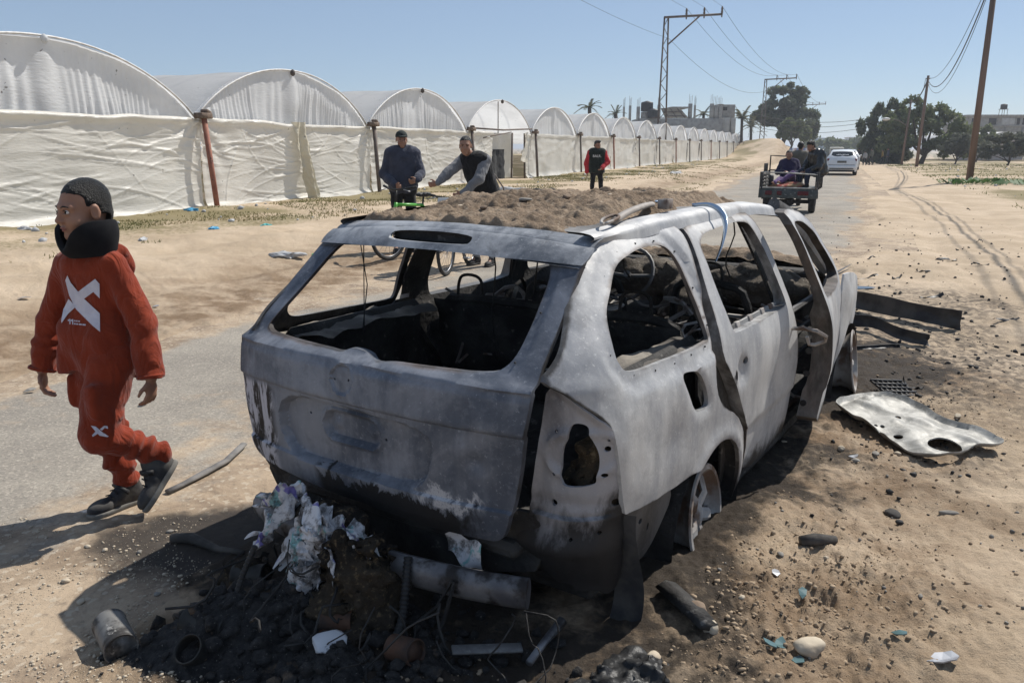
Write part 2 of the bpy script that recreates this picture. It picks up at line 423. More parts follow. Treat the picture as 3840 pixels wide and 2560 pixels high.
def M_ground():
    m, nt, bs = newmat('sand'); v = tc(nt)
    n1 = nz(nt, .8, v, 8, .6); n2 = nz(nt, 14., v, 6, .6); n3 = nz(nt, 90., v, 4, .6); n4 = nz(nt, 3., v, 8, .65)
    c = mixc(nt, ramp(nt, n1, .35, .68), (.43, .335, .235), (.54, .43, .315))
    c = mixc(nt, ramp(nt, n4, .52, .75, 0, .55), c, (.34, .25, .17))
    c = mixc(nt, ramp(nt, n3, .62, .74, 0, .5), c, (.17, .13, .095))
    c = mixc(nt, ramp(nt, n3, .26, .38, .35, 0), c, (.62, .52, .40))
    c = mixc(nt, mth(nt, 'MULTIPLY', attr(nt, 'wet'), ramp(nt, n4, .35, .6, .3, .85)), c, (.17, .11, .065))
    g = ramp(nt, mth(nt, 'ADD', attr(nt, 'grass'), mth(nt, 'MULTIPLY', mth(nt, 'SUBTRACT', n2, .5), 1.3)), .30, .75, 0, .75)
    c = mixc(nt, g, c, (.155, .135, .055))
    bn = mth(nt, 'ADD', attr(nt, 'burn_shade'), mth(nt, 'MULTIPLY', mth(nt, 'SUBTRACT', n2, .5), 1.1))
    c = mixc(nt, ramp(nt, bn, .45, .95, 0, .92), c, (.028, .024, .021))
    c = mixc(nt, mth(nt, 'MULTIPLY', attr(nt, 'soot'), ramp(nt, n2, .35, .6)), c, (.07, .06, .052))
    nt.links.new(c, bs.inputs['Base Color']); bs.inputs['Roughness'].default_value = .95; bs.inputs['Specular IOR Level'].default_value = .15
    b = bump(nt, bs, nz(nt, 30., v, 8, .72), .8, .025); bump(nt, bs, nz(nt, 160., v, 4), .45, .005, b)
    return m
def M_road():
    m, nt, bs = newmat('old_asphalt'); v = tc(nt)
    ag = nd(nt, 'TexVoronoi', {'Scale': 95., 'Vector': v}).outputs['Color']; sp = nd(nt, 'SeparateColor', {0: ag}).outputs[0]
    n1 = nz(nt, .9, v, 8, .65); n2 = nz(nt, 5., v, 8, .6)
    c = mixc(nt, ramp(nt, n1, .35, .7), (.235, .21, .178), (.335, .30, .25))
    c = mixc(nt, ramp(nt, sp, .75, .97, 0, .4), c, (.52, .46, .38)); c = mixc(nt, ramp(nt, sp, .05, .3, .35, 0), c, (.12, .11, .10))
    d = ramp(nt, mth(nt, 'ADD', attr(nt, 'edge'), mth(nt, 'MULTIPLY', mth(nt, 'SUBTRACT', n2, .5), 1.6)), .2, .85, 0, .9)
    gv = nd(nt, 'SeparateColor', {0: nd(nt, 'TexVoronoi', {'Scale': 48., 'Vector': v, 'Randomness': 1.}).outputs['Color']}).outputs[1]
    n5 = nz(nt, 2.2, v, 8, .7, .5); n7 = nz(nt, 26., v, 7, .7)
    du = mixc(nt, ramp(nt, n5, .40, .62), (.43, .33, .23), (.235, .17, .115)); du = mixc(nt, ramp(nt, n7, .52, .70, 0, .7), du, (.13, .10, .075)); du = mixc(nt, ramp(nt, gv, .80, .97, 0, .75), du, (.50, .42, .32))
    c = mixc(nt, d, c, du)
    bn = mth(nt, 'ADD', attr(nt, 'burn_shade'), mth(nt, 'MULTIPLY', mth(nt, 'SUBTRACT', n2, .5), 1.0))
    c = mixc(nt, ramp(nt, bn, .4, .95, 0, .92), c, (.026, .023, .022))
    c = mixc(nt, mth(nt, 'MULTIPLY', attr(nt, 'soot'), ramp(nt, n2, .35, .6)), c, (.085, .075, .065))
    nt.links.new(c, bs.inputs['Base Color']); bs.inputs['Roughness'].default_value = .88; bs.inputs['Specular IOR Level'].default_value = .25
    b = bump(nt, bs, sp, .5, .006); b = bump(nt, bs, n7, .6, .012, b); bump(nt, bs, n2, .35, .02, b)
    return m
def build_road():
    P = np.concatenate([np.arange(-8, 12, .09), np.arange(12, 40, .3), np.arange(40, 330, 2.)]); U = np.linspace(0, 1, 70)
    p, u = np.meshgrid(P, U, indexing='ij'); ql, qr = road_edges(p); q = lerp(ql-.7, qr+.7, u); x, y = xy(p, q)
    h = -.004 + .012*(1-((u-.5)*2)**2) + .004*fbm(x*1.5, y*1.5, o=3, seed=71) - .5*sstep(60, 130, p) - 3.0*sstep(140, 420, p) + .012*sstep(30, 60, p)
    pp, qq, d, dc, cx, cy, burn_shade, soot = masks(x, y)
    V = np.stack([x, y, h], -1).reshape(-1, 3); nv = len(U)
    i, j = np.meshgrid(np.arange(len(P)-1), np.arange(nv-1), indexing='ij'); a = (i*nv+j).ravel()
    edge = (1-sstep(.0, .75, d)) + .55*np.exp(-((p-1.2)/1.6)**2)*sstep(-3.6, -2.2, q) + .5*np.maximum(fbm(p*.35, q*1.3, o=4, seed=73), -.3) + .35*np.exp(-((p-4.5)/2.)**2)*np.maximum(fbm(p*.9, q*2.2, o=3, seed=75), 0)
    return ob('road', (V, np.stack([a, a+nv, a+nv+1, a+1], 1)[:, ::-1]), M_road(), kind='structure', attrs={'burn_shade': burn_shade.ravel(), 'soot': soot.ravel(), 'edge': np.clip(edge, 0, 1.4).ravel()})
build_ground(); build_road()
def roadz(x, y):
    p, q = pq(x, y); ql, qr = road_edges(p); u = np.clip((q-ql+.7)/(qr-ql+1.4), 0, 1)
    return -.004 + .012*(1-((u-.5)*2)**2) + .004*fbm(x*1.5, y*1.5, o=3, seed=71) - .5*sstep(60, 130, p) - 3.0*sstep(140, 420, p) + .012*sstep(30, 60, p)
def gz(x, y): return float(hgt(A([x]), A([y]))[0])
def gzr(x, y):
    """height of what one stands on: sand or asphalt"""
    return max(gz(x, y), float(roadz(A([x]), A([y]))[0]) if float(masks(A([x]), A([y]))[2][0]) > -.3 and pq(x, y)[0] < 50 else -9)

# ================================================================ GREENHOUSES
G0 = A((-7.215, 18.98)); GS = 7.4; GB = .18; GE = 2.25; GP = 3.60
def M_film(name, c, tl=.35, dirt=.25):
    m, nt, bs = newmat(name); v = tc(nt)
    cc = mixc(nt, ramp(nt, nz(nt, .8, v, 7), .4, .7), c, tuple(x*.86 for x in c))
    cc = mixc(nt, ramp(nt, nz(nt, 5., v, 7, .7), .58, .78, 0, dirt), cc, (.42, .36, .27))
    cc = mixc(nt, ramp(nt, nz(nt, 9., v, 3), .71, .735, 0, .8), cc, (.12, .11, .10))
    nt.links.new(cc, bs.inputs['Base Color']); bs.inputs['Roughness'].default_value = .38; bs.inputs['Specular IOR Level'].default_value = .45
    bump(nt, bs, nz(nt, 3., nd(nt, 'Mapping', {'Vector': v, 'Scale': (2.2, 2.2, 9.)}).outputs[0], 6, .6), .5, .03)
    t = nd(nt, 'BsdfTranslucent'); nt.links.new(cc, t.inputs[0])
    mx = nd(nt, 'MixShader', {0: tl, 1: bs.outputs[0], 2: t.outputs[0]}); nt.links.new(mx.outputs[0], nt.nodes['Material Output'].inputs[0]); return m
FILM_W = M_film('wall_film', (.83, .80, .73), .40, .28); FILM_G = M_film('gable_film', (.80, .81, .82), .45, .10); FILM_R = M_film('roof_film', (.76, .765, .77), .5, .10)
RUSTPIPE = pm('rust_primer_pipe', (.26, .10, .07), (.34, .15, .10), 5, rough=.7, c3=(.09, .06, .05), s3=12, bst=.2)
DARKPIPE = pm('dark_steel_pipe', (.10, .085, .075), (.16, .12, .10), 5, rough=.7, bst=.2)
HOOP = pm('white_hoop', (.72, .71, .69), (.55, .53, .5), 8, rough=.5)
CONCRETE = pm('raw_concrete', (.36, .34, .31), (.27, .255, .235), 1.5, rough=.95, bst=.3, bsc=20, c3=(.19, .18, .17), s3=3.)
def arch_z(u): return GE + (GP-GE)*np.maximum(1-np.abs(2*u-1)**2.1, 0)**.86
def ord_(n): return ['first', 'second', 'third', 'fourth', 'fifth', 'sixth', 'seventh', 'eighth', 'ninth', 'tenth', 'eleventh', 'twelfth', 'thirteenth', 'fourteenth', 'fifteenth', 'sixteenth', 'seventeenth'][n]
def greenhouse(k):
    rs = np.random.RandomState(100+k+2)
    near = k < 3; lab = {-1: 'white plastic greenhouse tunnel at far left, tallest and nearest, behind the boy', 0: 'white plastic greenhouse tunnel with loose hanging flap in its wall, right of the red-brown post',
                         1: 'white plastic greenhouse tunnel behind the two men with bicycles', 2: 'greenhouse tunnel with missing gable film and dark open doorway beside the vest man'}.get(k) or 'white plastic greenhouse tunnel, %s in the row counted from the left' % ord_(k+1)
    o0 = G0 + RD*GS*k
    t = thing('greenhouse_tunnel', lab, 'greenhouse', (o0[0], o0[1], GB), atan2(RD[1], RD[0]), 'greenhouse tunnels in a row')
    # local: x along the facade, y to the back (away from the road), z up from the base
    L = GS; eh = GE-GB; nu, nv = ((300, 90) if k < 1 else (200, 64)) if near else ((60, 24) if k < 8 else (24, 10))
    nf = 90 if near else 26
    fx = rs.uniform(-.3, L+.3, nf); fz = rs.uniform(0, eh, nf); fa = np.where(rs.rand(nf) < .80, rs.normal(0, .13, nf), rs.normal(0, .6, nf)); fl = rs.uniform(.3, 1.7, nf); fw = rs.uniform(.010, .028, nf)*(1 if near else 2.4); fh = rs.uniform(.006, .026, nf); fc = rs.normal(0, .12, nf)
    def wall(u, v):
        x = u*L; z = v*eh*1.0; d = .06*fbm(x*.5, z*.7, o=3, seed=200+k)
        for i in range(nf):
            c, s = cos(fa[i]), sin(fa[i]); a = (x-fx[i])*c + (z-fz[i])*s; b = -(x-fx[i])*s + (z-fz[i])*c - fc[i]*a*a
            d = d + fh[i]*np.exp(-(b/fw[i])**2)*np.exp(-(a/fl[i])**4)
        for s_, xx in ((1, 0), (-1, L)):                     # pleats gathered at the posts' tops
            r_ = np.hypot(x-xx, z-eh); an = np.arctan2(eh-z, (x-xx)*s_)
            d = d + .035*np.sin(an*13 + 3*noise(r_*1.2, an, seed=5+k))*np.exp(-r_/1.4)
        d = d + .008*np.sin(z*26 + 4*fbm(x*.6, z*1.5, o=2, seed=300+k))*(.4+.6*noise(x*.4, z*.4, seed=7+k))
        d = d + .10*np.exp(-((z-eh+.06)/.075)**2)*(1+.35*fbm(x*1.1, 0*x, o=2, seed=17+k)) + .14*np.exp(-(z/.10)**2)*(1+.5*fbm(x*1.5, 0*x, o=2, seed=27+k))
        if k == 2:
            d = d - .0
        return np.stack([x, -d, z + .03*fbm(x*.9, 0*x, o=2, seed=40+k)*v], -1)
    if k == 2:
        # open doorway between 0.55 L and 0.9 L: two wall pieces and what hangs between
        ob('wall_sheet', grid(110, nv, lambda u, v: wall(u*.34, v)), FILM_W, t)
        ob('wall_sheet', grid(40, nv, lambda u, v: wall(u*.12+.88, v)), FILM_W, t)
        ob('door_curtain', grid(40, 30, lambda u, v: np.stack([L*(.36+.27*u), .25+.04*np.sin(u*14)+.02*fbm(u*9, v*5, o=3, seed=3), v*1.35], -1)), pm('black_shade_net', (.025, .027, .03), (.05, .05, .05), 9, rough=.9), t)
        ob('back_sheet', grid(60, 40, lambda u, v: np.stack([L*(.33+.58*u), .75+.05*np.sin(u*17+v*2)+.05*fbm(u*7, v*4, o=3, seed=8), v*eh], -1)), FILM_W, t)
        ob('torn_flap', grid(30, 60, lambda u, v: np.stack([L*.85+.5*(u-.5)*(1-.5*v)+.12*np.sin(v*5), -.12-.16*np.sin(u*5+v*3)-.05*fbm(u*4, v*6, o=3, seed=4), eh*(1-v*.62)+.05*np.sin(u*6)], -1)), FILM_W, t)
        ob('door_post', tube([(L*.64, -.02, 0), (L*.655, -.02, eh)], .045, 8), DARKPIPE, t)
        ob('door_post', tube([(L*.86, -.05, 0), (L*.865, -.02, eh)], .05, 8), DARKPIPE, t)
        ob('header_pole', tube([(0, -.03, eh+.12), (L*.5, -.05, eh+.10), (L, -.03, eh+.22)], .035, 8), DARKPIPE, t)
        ob('strut', tube([(L*.2, -.05, eh-.25), (L*.62, -.06, eh+.02)], .025, 6), DARKPIPE, t)
    else:
        ob('wall_sheet', grid(nu, nv, wall), FILM_W, t)
    nu2, nv2 = (220, 26) if near else ((70, 12) if k < 8 else (30, 8))
    def gable(u, v):
        x = u*L; top = arch_z(u)-GB; z = eh-.04 + (top-eh+.04)*v
        ple = np.sin(x*21 + 6*fbm(x*.8, v*.25, o=3, seed=60+k))*(.65+.35*np.sin(x*3.1+k))*(.55+.45*noise(x*1.3, 0*x+k, seed=9)) + .6*np.sin(x*47 + 3*noise(x*2, v*.5, seed=19+k))*(noise(x*.9, 0*x, seed=29+k) > -.1) 
        hang = np.exp(-((u-.5)/.035)**2)*.09
        return np.stack([x + .05*(1-v)*np.sin(x*4), .14 - (.034*ple*(1-.6*v) + hang + .05*fbm(x*.6, v*1.5, o=2, seed=80+k)) , z], -1)
    if k != 2: ob('gable_sheet', grid(nu2, nv2, gable), FILM_G, t)
    U = np.linspace(0, 1, 33); hp = np.stack([U*L, 0*U+.02, arch_z(U)-GB], -1)
    ob('hoop', tube(hp, .022 if near else .03, 7), HOOP, t)
    D = 46.
    def roof(u, v):
        y = .02 + D*v**1.6; sag = .035*np.abs(np.sin(y*pi/2.0))*(v > .001)
        return np.stack([u*L, y, arch_z(u)-GB-.02-sag+.03*fbm(u*6, y*.4, o=3, seed=90+k)], -1)
    ob('roof_sheet', grid(26 if near else 16, 40 if near else 20, roof), FILM_R, t)
    if near:
        ob('ridge_prop', tube([(L*.5, .20, eh-.05), (L*.5+.02, .20, GP-GB-.05)], .022, 6), DARKPIPE, t)
        ob('ridge_wrap', tr(lathe([(.02, -.12), (.075, -.07), (.085, 0), (.07, .06), (.015, .1)], 10), (L*.5, -.01, GP-GB-.05), None, .8), FILM_G if k < 0 else DARKPIPE, t)
    lean = rs.normal(0, .1); pr = .062 if k < 4 else .055
    pm_ = RUSTPIPE if k in (0, 5, 8, 11) else DARKPIPE
    if k >= 0:
        ob('post', tube([(.12+lean*.5, -.30, -.25), (0, -.22, eh)], pr, 10), pm_, t)
        ob('post_cap', join([box((0, -.2, eh+.06), (.36, .26, .13), .02), box((.1, -.2, eh+.15), (.22, .18, .08), .02, (0, .2, .3))]), pm('post_cap_wood', (.22, .16, .12), (.12, .09, .07), 9, rough=.9), t)
        if k == 0: ob('post_foot', tr(lathe([(.11, 0), (.10, .12), (.075, .13)], 12), (.17, -.31, -.05)), CONCRETE, t)
    if k == 0:
        def flap(u, v):
            x = L*.5 + (u-.5)*.62*(1-.25*v) + .38*v*v; return np.stack([x, -.12-.10*np.sin(u*pi)-.05*np.sin(u*11+v*4)-.04*fbm(u*4, v*7, o=3, seed=6)-.10*v, (eh-.02)*(1-v)+.04], -1)
        ob('hanging_flap', grid(40, 90, flap), M_film('yellowed_film', (.70, .65, .52), .3, .2), t)
    return t
for k in range(-1, 16): greenhouse(k)

# ================================================================ THE BURNT ESTATE CAR  (car frame: x right, y forward from the tail, z up)
def M_burnt(name, ash, steel, soot_amt=.35, rust=.35, char_z=None, streak=(1, 1, .45), sc_=2.2):
    m, nt, bs = newmat(name); v = tc(nt); vs_ = nd(nt, 'Mapping', {'Vector': v, 'Scale': streak}).outputs[0]
    n1 = nz(nt, sc_, vs_, 8, .62, .6); n2 = nz(nt, 5.5, vs_, 8, .65, .4); n3 = nz(nt, 240., v, 3); n4 = nz(nt, 1.4, v, 6, .6, 1.); n5 = nz(nt, 34., v, 6, .7)
    st_ = nz(nt, 4.5, nd(nt, 'Mapping', {'Vector': v, 'Scale': (6., 6., .7)}).outputs[0], 6, .6, .3)
    c = mixc(nt, ramp(nt, mth(nt, 'ADD', mth(nt, 'MULTIPLY', n1, .86), mth(nt, 'MULTIPLY', st_, .14)), .38, .62), steel, ash)
    c = mixc(nt, ramp(nt, n5, .5, .75, 0, .35), c, tuple(x*1.25 for x in ash))
    n6 = nz(nt, 13., v, 7, .7, .3); c = mixc(nt, ramp(nt, n6, .52, .74, 0, .32), c, tuple(x*.55 for x in steel)); c = mixc(nt, ramp(nt, nz(nt, 75., v, 4, .7), .60, .70, 0, .55), c, tuple(min(x*1.35, .75) for x in ash))
    c = mixc(nt, ramp(nt, n4, .56, .74, 0, rust), c, (.17, .105, .075))
    c = mixc(nt, ramp(nt, n2, .60, .74, 0, soot_amt), c, (.03, .03, .032))
    c = mixc(nt, ramp(nt, n3, .68, .76, 0, .5), c, (.05, .045, .04))
    ed = mth(nt, 'ADD', attr(nt, 'edge'), mth(nt, 'MULTIPLY', mth(nt, 'SUBTRACT', n2, .5), .9))
    c = mixc(nt, mth(nt, 'MULTIPLY', ramp(nt, ed, .55, .95, 0, .7), ramp(nt, n4, .42, .6)), c, (.11, .075, .055))
    c = mixc(nt, ramp(nt, ed, .85, 1.15, 0, .9), c, (.03, .027, .025))
    if char_z:
        z = nd(nt, 'SeparateXYZ', {0: v}).outputs[2]
        zz = mth(nt, 'ADD', z, mth(nt, 'MULTIPLY', mth(nt, 'SUBTRACT', n2, .5), .55))
        c = mixc(nt, ramp(nt, zz, char_z-.05, char_z+.07, .95, 0), c, (.014, .013, .013))
    nt.links.new(c, bs.inputs['Base Color'])
    nt.links.new(ramp(nt, n2, .3, .7, .50, .72), bs.inputs['Roughness']); bs.inputs['Metallic'].default_value = .22; bs.inputs['Specular IOR Level'].default_value = .35
    b = bump(nt, bs, n5, .18, .004); bump(nt, bs, n1, .25, .02, b); return m
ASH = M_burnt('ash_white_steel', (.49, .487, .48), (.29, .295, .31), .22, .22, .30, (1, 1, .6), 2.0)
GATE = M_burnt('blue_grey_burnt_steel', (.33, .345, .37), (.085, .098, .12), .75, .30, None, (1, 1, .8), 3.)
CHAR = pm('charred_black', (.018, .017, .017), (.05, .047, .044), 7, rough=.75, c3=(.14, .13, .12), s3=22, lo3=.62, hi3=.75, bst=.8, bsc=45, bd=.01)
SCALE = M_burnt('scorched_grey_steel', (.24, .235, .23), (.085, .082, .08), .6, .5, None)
BARE = pm('bare_heat_steel', (.26, .255, .26), (.10, .10, .11), 5, rough=.5, metal=.5, c3=(.035, .03, .028), s3=9, lo3=.48, hi3=.62, bst=.4)
RIM = pm('ashed_rim', (.42, .40, .375), (.19, .165, .15), 6, rough=.7, c3=(.13, .085, .06), s3=9, lo3=.48, hi3=.62, bst=.4)
def M_soil(name, a, b, c_):
    m, nt, bs = newmat(name); v = tc(nt); n1 = nz(nt, 2.4, v, 8, .65); n2 = nz(nt, 45., v, 6, .65)
    c = mixc(nt, ramp(nt, n1, .38, .64), a, b); c = mixc(nt, ramp(nt, n2, .52, .72, 0, .7), c, c_); c = mixc(nt, ramp(nt, n2, .28, .42, .5, 0), c, tuple(x*.45 for x in a))
    nt.links.new(c, bs.inputs['Base Color']); bs.inputs['Roughness'].default_value = .97; bs.inputs['Specular IOR Level'].default_value = .1
    b_ = bump(nt, bs, nz(nt, 38., v, 8, .7), .9, .03); bump(nt, bs, nz(nt, 150., v, 3), .5, .005, b_); return m
SOIL = M_soil('thrown_soil', (.23, .17, .12), (.38, .29, .21), (.50, .41, .32))

CAR = thing('burnt_estate_car', 'burnt-out pale grey estate car without windows, earth heaped on its roof', 'car', (CARX, CARY, CARZ), CARYAW)
def part(name, vf, mat, parent=None, **k):
    k.setdefault('auto', 38); return ob(name, vf, mat, parent or CAR, **k)
_pz = [.12, .25, .45, .62, .80, .92, 1.0, 1.1, 1.2, 1.3, 1.38, 1.44, 1.47]; _pw = [.80, .845, .868, .88, .878, .862, .835, .79, .745, .695, .65, .595, .5]
_ps = np.linspace(.1, 1.47, 80); _pv = np.convolve(np.pad(np.interp(_ps, _pz, _pw), 4, mode='edge'), np.ones(9)/9, 'valid')
_tz = [.44, .48, .52, .58, .70, .85, .97, 1.0, 1.03, 1.1, 1.2, 1.3, 1.36, 1.42]; _ty = [.05, .015, -.002, -.014, -.024, -.03, -.015, .0, .04, .115, .22, .325, .39, .45]
def TB(z): return np.interp(z, _tz, _ty)
def W(y, z):
    d = y-np.maximum(TB(np.maximum(z, .9)), 0)
    dk = [0, .06, .12, .2, .3, .5, .9]; up_ = sstep(.94, 1.12, z); tp = np.interp(d, dk, [.235, .19, .125, .068, .038, .015, 0])*(1-up_) + np.interp(d, dk, [.15, .115, .065, .03, .012, .004, 0])*up_
    fr = np.interp(y, [2.9, 3.6, 4.1, 4.35, 4.5], [0, .025, .08, .17, .32])
    cr = -.010*sstep(.505, .49, z)*sstep(1.3, 1.6, y)*(1-sstep(3.2, 3.4, y))
    return np.interp(z, _ps, _pv) - tp - fr + cr
def side(outline, holes=(), h=.03, inset=0., thick=.02, extra=None, smoothing=1, rm=0):
    O = smooth_poly(outline, smoothing); Hs = [smooth_poly(o, 2) for o in holes]
    P, T = panel(O, Hs, h); x = W(P[:, 0], P[:, 1]) - inset
    if extra is not None: x = x + extra(P[:, 0], P[:, 1], Hs)
    V = np.stack([x, P[:, 0], P[:, 1]], 1); th = thick(P[:, 1]) if callable(thick) else thick
    off = np.zeros_like(V); off[:, 0] = -th
    ed = dpoly(O, P[:, 0], P[:, 1])
    for o_ in Hs: ed = np.minimum(ed, dpoly(o_, P[:, 0], P[:, 1]))
    side.edge = np.tile(np.exp(-ed/.022), 2)
    return shell(V, T, off, rm)
def both(name, res, mats, label=None, left_mats=None):
    vf, mi = res; a = part(name, vf, mats, mi=mi, attrs={'edge': side.edge}); b = part(name, mirx(vf), left_mats or mats, mi=mi); return a, b
def ell2(cx, cy, rx, ry, n=14): return [(cx+rx*cos(2*pi*i/n), cy+ry*sin(2*pi*i/n)) for i in range(n)]
arch = [(1.09+.365*cos(a), .20+.365*sin(a)) for a in np.radians(np.linspace(118, -4, 16))]
q_out = [(.085, 1.035), (.095, 1.01), (.145, .97), (.23, .89), (.245, .86), (.265, .72), (.295, .57), (.31, .56), (.60, .535), (.885, .522)] + arch + [(1.50, .17), (1.53, .17), (1.52, .36), (1.42, .52), (1.29, .63), (1.15, .69), (1.05, .76), (1.02, .83), (1.04, .91), (1.085, 1.0), (1.105, 1.18), (1.165, 1.36), (1.17, 1.41), (1.10, 1.415), (.62, 1.415), (.50, 1.405), (.46, 1.37), (.40, 1.315), (.305, 1.225), (.21, 1.135), (.135, 1.07)]
q_win = [(.35, 1.10), (.345, 1.045), (.38, 1.01), (.5, 1.0), (1.03, .983), (1.058, .995), (1.05, 1.08), (1.045, 1.2), (1.035, 1.30), (.985, 1.352), (.84, 1.358), (.70, 1.35), (.58, 1.325), (.47, 1.25), (.385, 1.18)]
q_fuel = [(.725, .93), (.80, .925), (.885, .905), (.93, .84), (.965, .757), (.895, .757), (.825, .768), (.77, .85)]
def q_extra(y, z, Hs):
    d = dpoly(Hs[0], y, z); e = dpoly(Hs[1], y, z)
    r_ = .014*np.exp(-((z-.665)/.022)**2)*0 
    dent = -.012*np.exp(-(((y-.62)/.16)**2 + ((z-.72)/.10)**2)) + .006*fbm(y*3.2, z*3.2, o=3, seed=501)
    lip = .013*np.exp(-((np.hypot(y-1.09, z-.20)-.385)/.03)**2)
    return -.016*(1-sstep(.045, .062, d)) - .010*(1-sstep(.0, .03, e)) + dent + lip
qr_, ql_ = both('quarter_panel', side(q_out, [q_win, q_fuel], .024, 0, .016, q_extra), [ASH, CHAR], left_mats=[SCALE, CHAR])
tag(qr_, 'ash-white right rear quarter panel with bare window opening and fuel filler hole')
# glass-bonding screw holes round the right quarter window
hs = []
Wp = along(smooth_poly(q_win, 2), .13)
for y_, z_ in Wp:
    cy_, cz_ = .68, 1.17; l = np.hypot(y_-cy_, z_-cz_); y2, z2 = y_+(y_-cy_)/l*.022, z_+(z_-cz_)/l*.022
    hs.append(tr(lathe([(.0034, -.004), (.0034, .0015)], 7), (float(W(A(y2), A(z2)))-.0145, y2, z2), (0, pi/2, 0)))
part('screw_hole', join(hs), CHAR, qr_, kind='stuff')
# rear doors
d_out = [(1.56, .235), (1.55, .44), (1.41, .584), (1.22, .815), (1.135, .905), (1.14, 1.0), (1.165, 1.184), (1.215, 1.36), (1.225, 1.398), (1.6, 1.41), (2.03, 1.41), (2.05, 1.38), (2.085, 1.2), (2.13, 1.0), (2.165, .9), (2.215, .8), (2.24, .64), (2.24, .3), (2.22, .235)]
d_win = [(1.285, 1.352), (1.6, 1.372), (1.93, 1.375), (1.975, 1.33), (2.03, 1.1), (2.055, .985), (2.04, .962), (1.33, .962), (1.295, .975), (1.265, 1.10), (1.265, 1.25)]
d_lock = ell2(1.275, .797, .014, .022, 8); d_hand = ell2(1.405, .835, .014, .016, 8)
def d_extra(y, z, Hs):
    return -.020*np.exp(-(((y-1.36)/.055)**2 + ((z-.80)/.06)**2)**2) + .007*fbm(y*2.4, z*2.4, o=3, seed=511) - .012*np.exp(-(((y-1.75)/.2)**2 + ((z-.62)/.12)**2)) - .010*sstep(1.30, 1.33, z)*0
dth = lambda z: np.interp(z, [.3, .9, .97, 1.05], [.10, .10, .06, .045])
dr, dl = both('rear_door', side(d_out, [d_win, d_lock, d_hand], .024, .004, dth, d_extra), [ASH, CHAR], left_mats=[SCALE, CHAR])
part('window_strip', tr(box((0, 0, 0), (.014, .70, .028), .004), (.795, 1.68, .968), (0, -.3, 0)), SCALE, dr)
for y_ in (1.45, 1.62, 1.80, 1.93): part('strip_clip', tr(box((0, 0, 0), (.02, .05, .034), .004), (.797, y_, .969), (0, -.3, .03)), RIM, dr)
# door jamb behind the gap
def dark_side(pts, inset, name='door_jamb'):
    for s in (1, -1):
        vf, mi = side(pts, (), .06, inset, .01); part(name, vf if s > 0 else mirx(vf), CHAR)
dark_side([(.98, .98), (1.2, .98), (1.30, .85), (1.46, .62), (1.64, .45), (1.66, .18), (1.44, .17), (1.25, .60), (.97, .72)], .06)
dark_side([(1.05, 1.0), (1.22, 1.0), (1.27, 1.40), (1.12, 1.40)], .045, 'rear_pillar')
dark_side([(2.10, .25), (2.26, .25), (2.26, .8), (2.18, 1.0), (2.10, 1.40), (2.0, 1.40), (2.06, 1.0), (2.12, .8)], .07, 'middle_pillar')
for s in (1, -1):                                              # sills
    part('sill', tube([(s*.765, 1.5, .21), (s*.77, 2.4, .21), (s*.765, 3.3, .21)], .04, 8), CHAR)
# front doors: right one ajar, left one shut
f_out = [(2.265, .25), (2.285, .64), (2.255, .8), (2.205, .9), (2.165, 1.0), (2.12, 1.2), (2.085, 1.40), (2.3, 1.41), (2.5, 1.395), (2.72, 1.32), (2.95, 1.19), (3.17, 1.02), (3.25, .95), (3.27, .6), (3.25, .25)]
f_win = [(2.235, 1.0), (2.215, 1.1), (2.17, 1.25), (2.155, 1.34), (2.30, 1.355), (2.48, 1.335), (2.66, 1.27), (2.86, 1.15), (3.02, 1.03), (3.02, .985), (2.9, .972), (2.30, .972)]
vf, mi = side(f_out, [f_win], .028, .004, dth, lambda y, z, H: .008*fbm(y*3, z*3, o=3, seed=515), 1, 1)
V = A(vf[0]).copy(); ang = radians(-8.5); hx, hy = .85, 3.27; dx, dy = V[:, 0]-hx, V[:, 1]-hy
V[:, 0] = hx + dx*cos(ang) + dy*sin(ang); V[:, 1] = hy - dx*sin(ang) + dy*cos(ang)
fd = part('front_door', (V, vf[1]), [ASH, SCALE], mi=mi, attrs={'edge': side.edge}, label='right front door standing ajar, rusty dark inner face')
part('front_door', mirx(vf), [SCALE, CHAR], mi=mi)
for zz in (.42, .58, .70, .80):
    part('latch_hole', tr(lathe([(.016, -.006), (.016, .006)], 10), (.905 + .02*zz, 2.268, zz), (pi/2, 0, -.1)), CHAR, fd)
# tailgate
tg_rec = smooth_poly([(-.45, .845), (.0, .84), (.30, .825), (.285, .70), (.25, .63), (.17, .60), (-.20, .59), (-.45, .60)], 2)
def stad(x, z, cx, cz, hw, r): return np.hypot(np.maximum(np.abs(x-cx)-hw, 0), z-cz) - r
def T(x, z, Hs=None):
    y = TB(z) + .075*(np.abs(x)/.69)**2.6
    inr = inpoly(tg_rec, x, z); d = dpoly(tg_rec, x, z)*np.where(inr, 1, -1)
    y = y + .036*sstep(-.004, .014, d)
    y = y + .012*sstep(.865, .852, z)*(z > .6)                      # the crease under the upper lip
    s = stad(x, z, -.085, .752, .085, .052); y = y + .020*(1-sstep(-.012, .004, s)) - .010*np.exp(-((s-.007)/.007)**2)
    for cx_ in (-.17, .0): y = y - .010*(1-sstep(.0, .034, np.hypot(x-cx_, z-.752)))
    e = np.hypot((x+.09), (z-.938)); y = y + .008*(1-sstep(.047, .054, e)) - .004*np.exp(-((e-.054)/.004)**2)
    y = y - .014*np.exp(-((z-1.002)/.010)**2)                     # belt ridge
    y = y + .012*np.exp(-(((x-.45)/.035)**2+((z-.75)/.03)**2)) - .012*np.exp(-(((x-.41)/.03)**2+((z-.77)/.05)**2)) + .006*fbm(x*3.4, z*3.4, o=3, seed=521)
    if Hs: y = y + .012*(1-sstep(.02, .04, dpoly(Hs[0], x, z)))
    return y
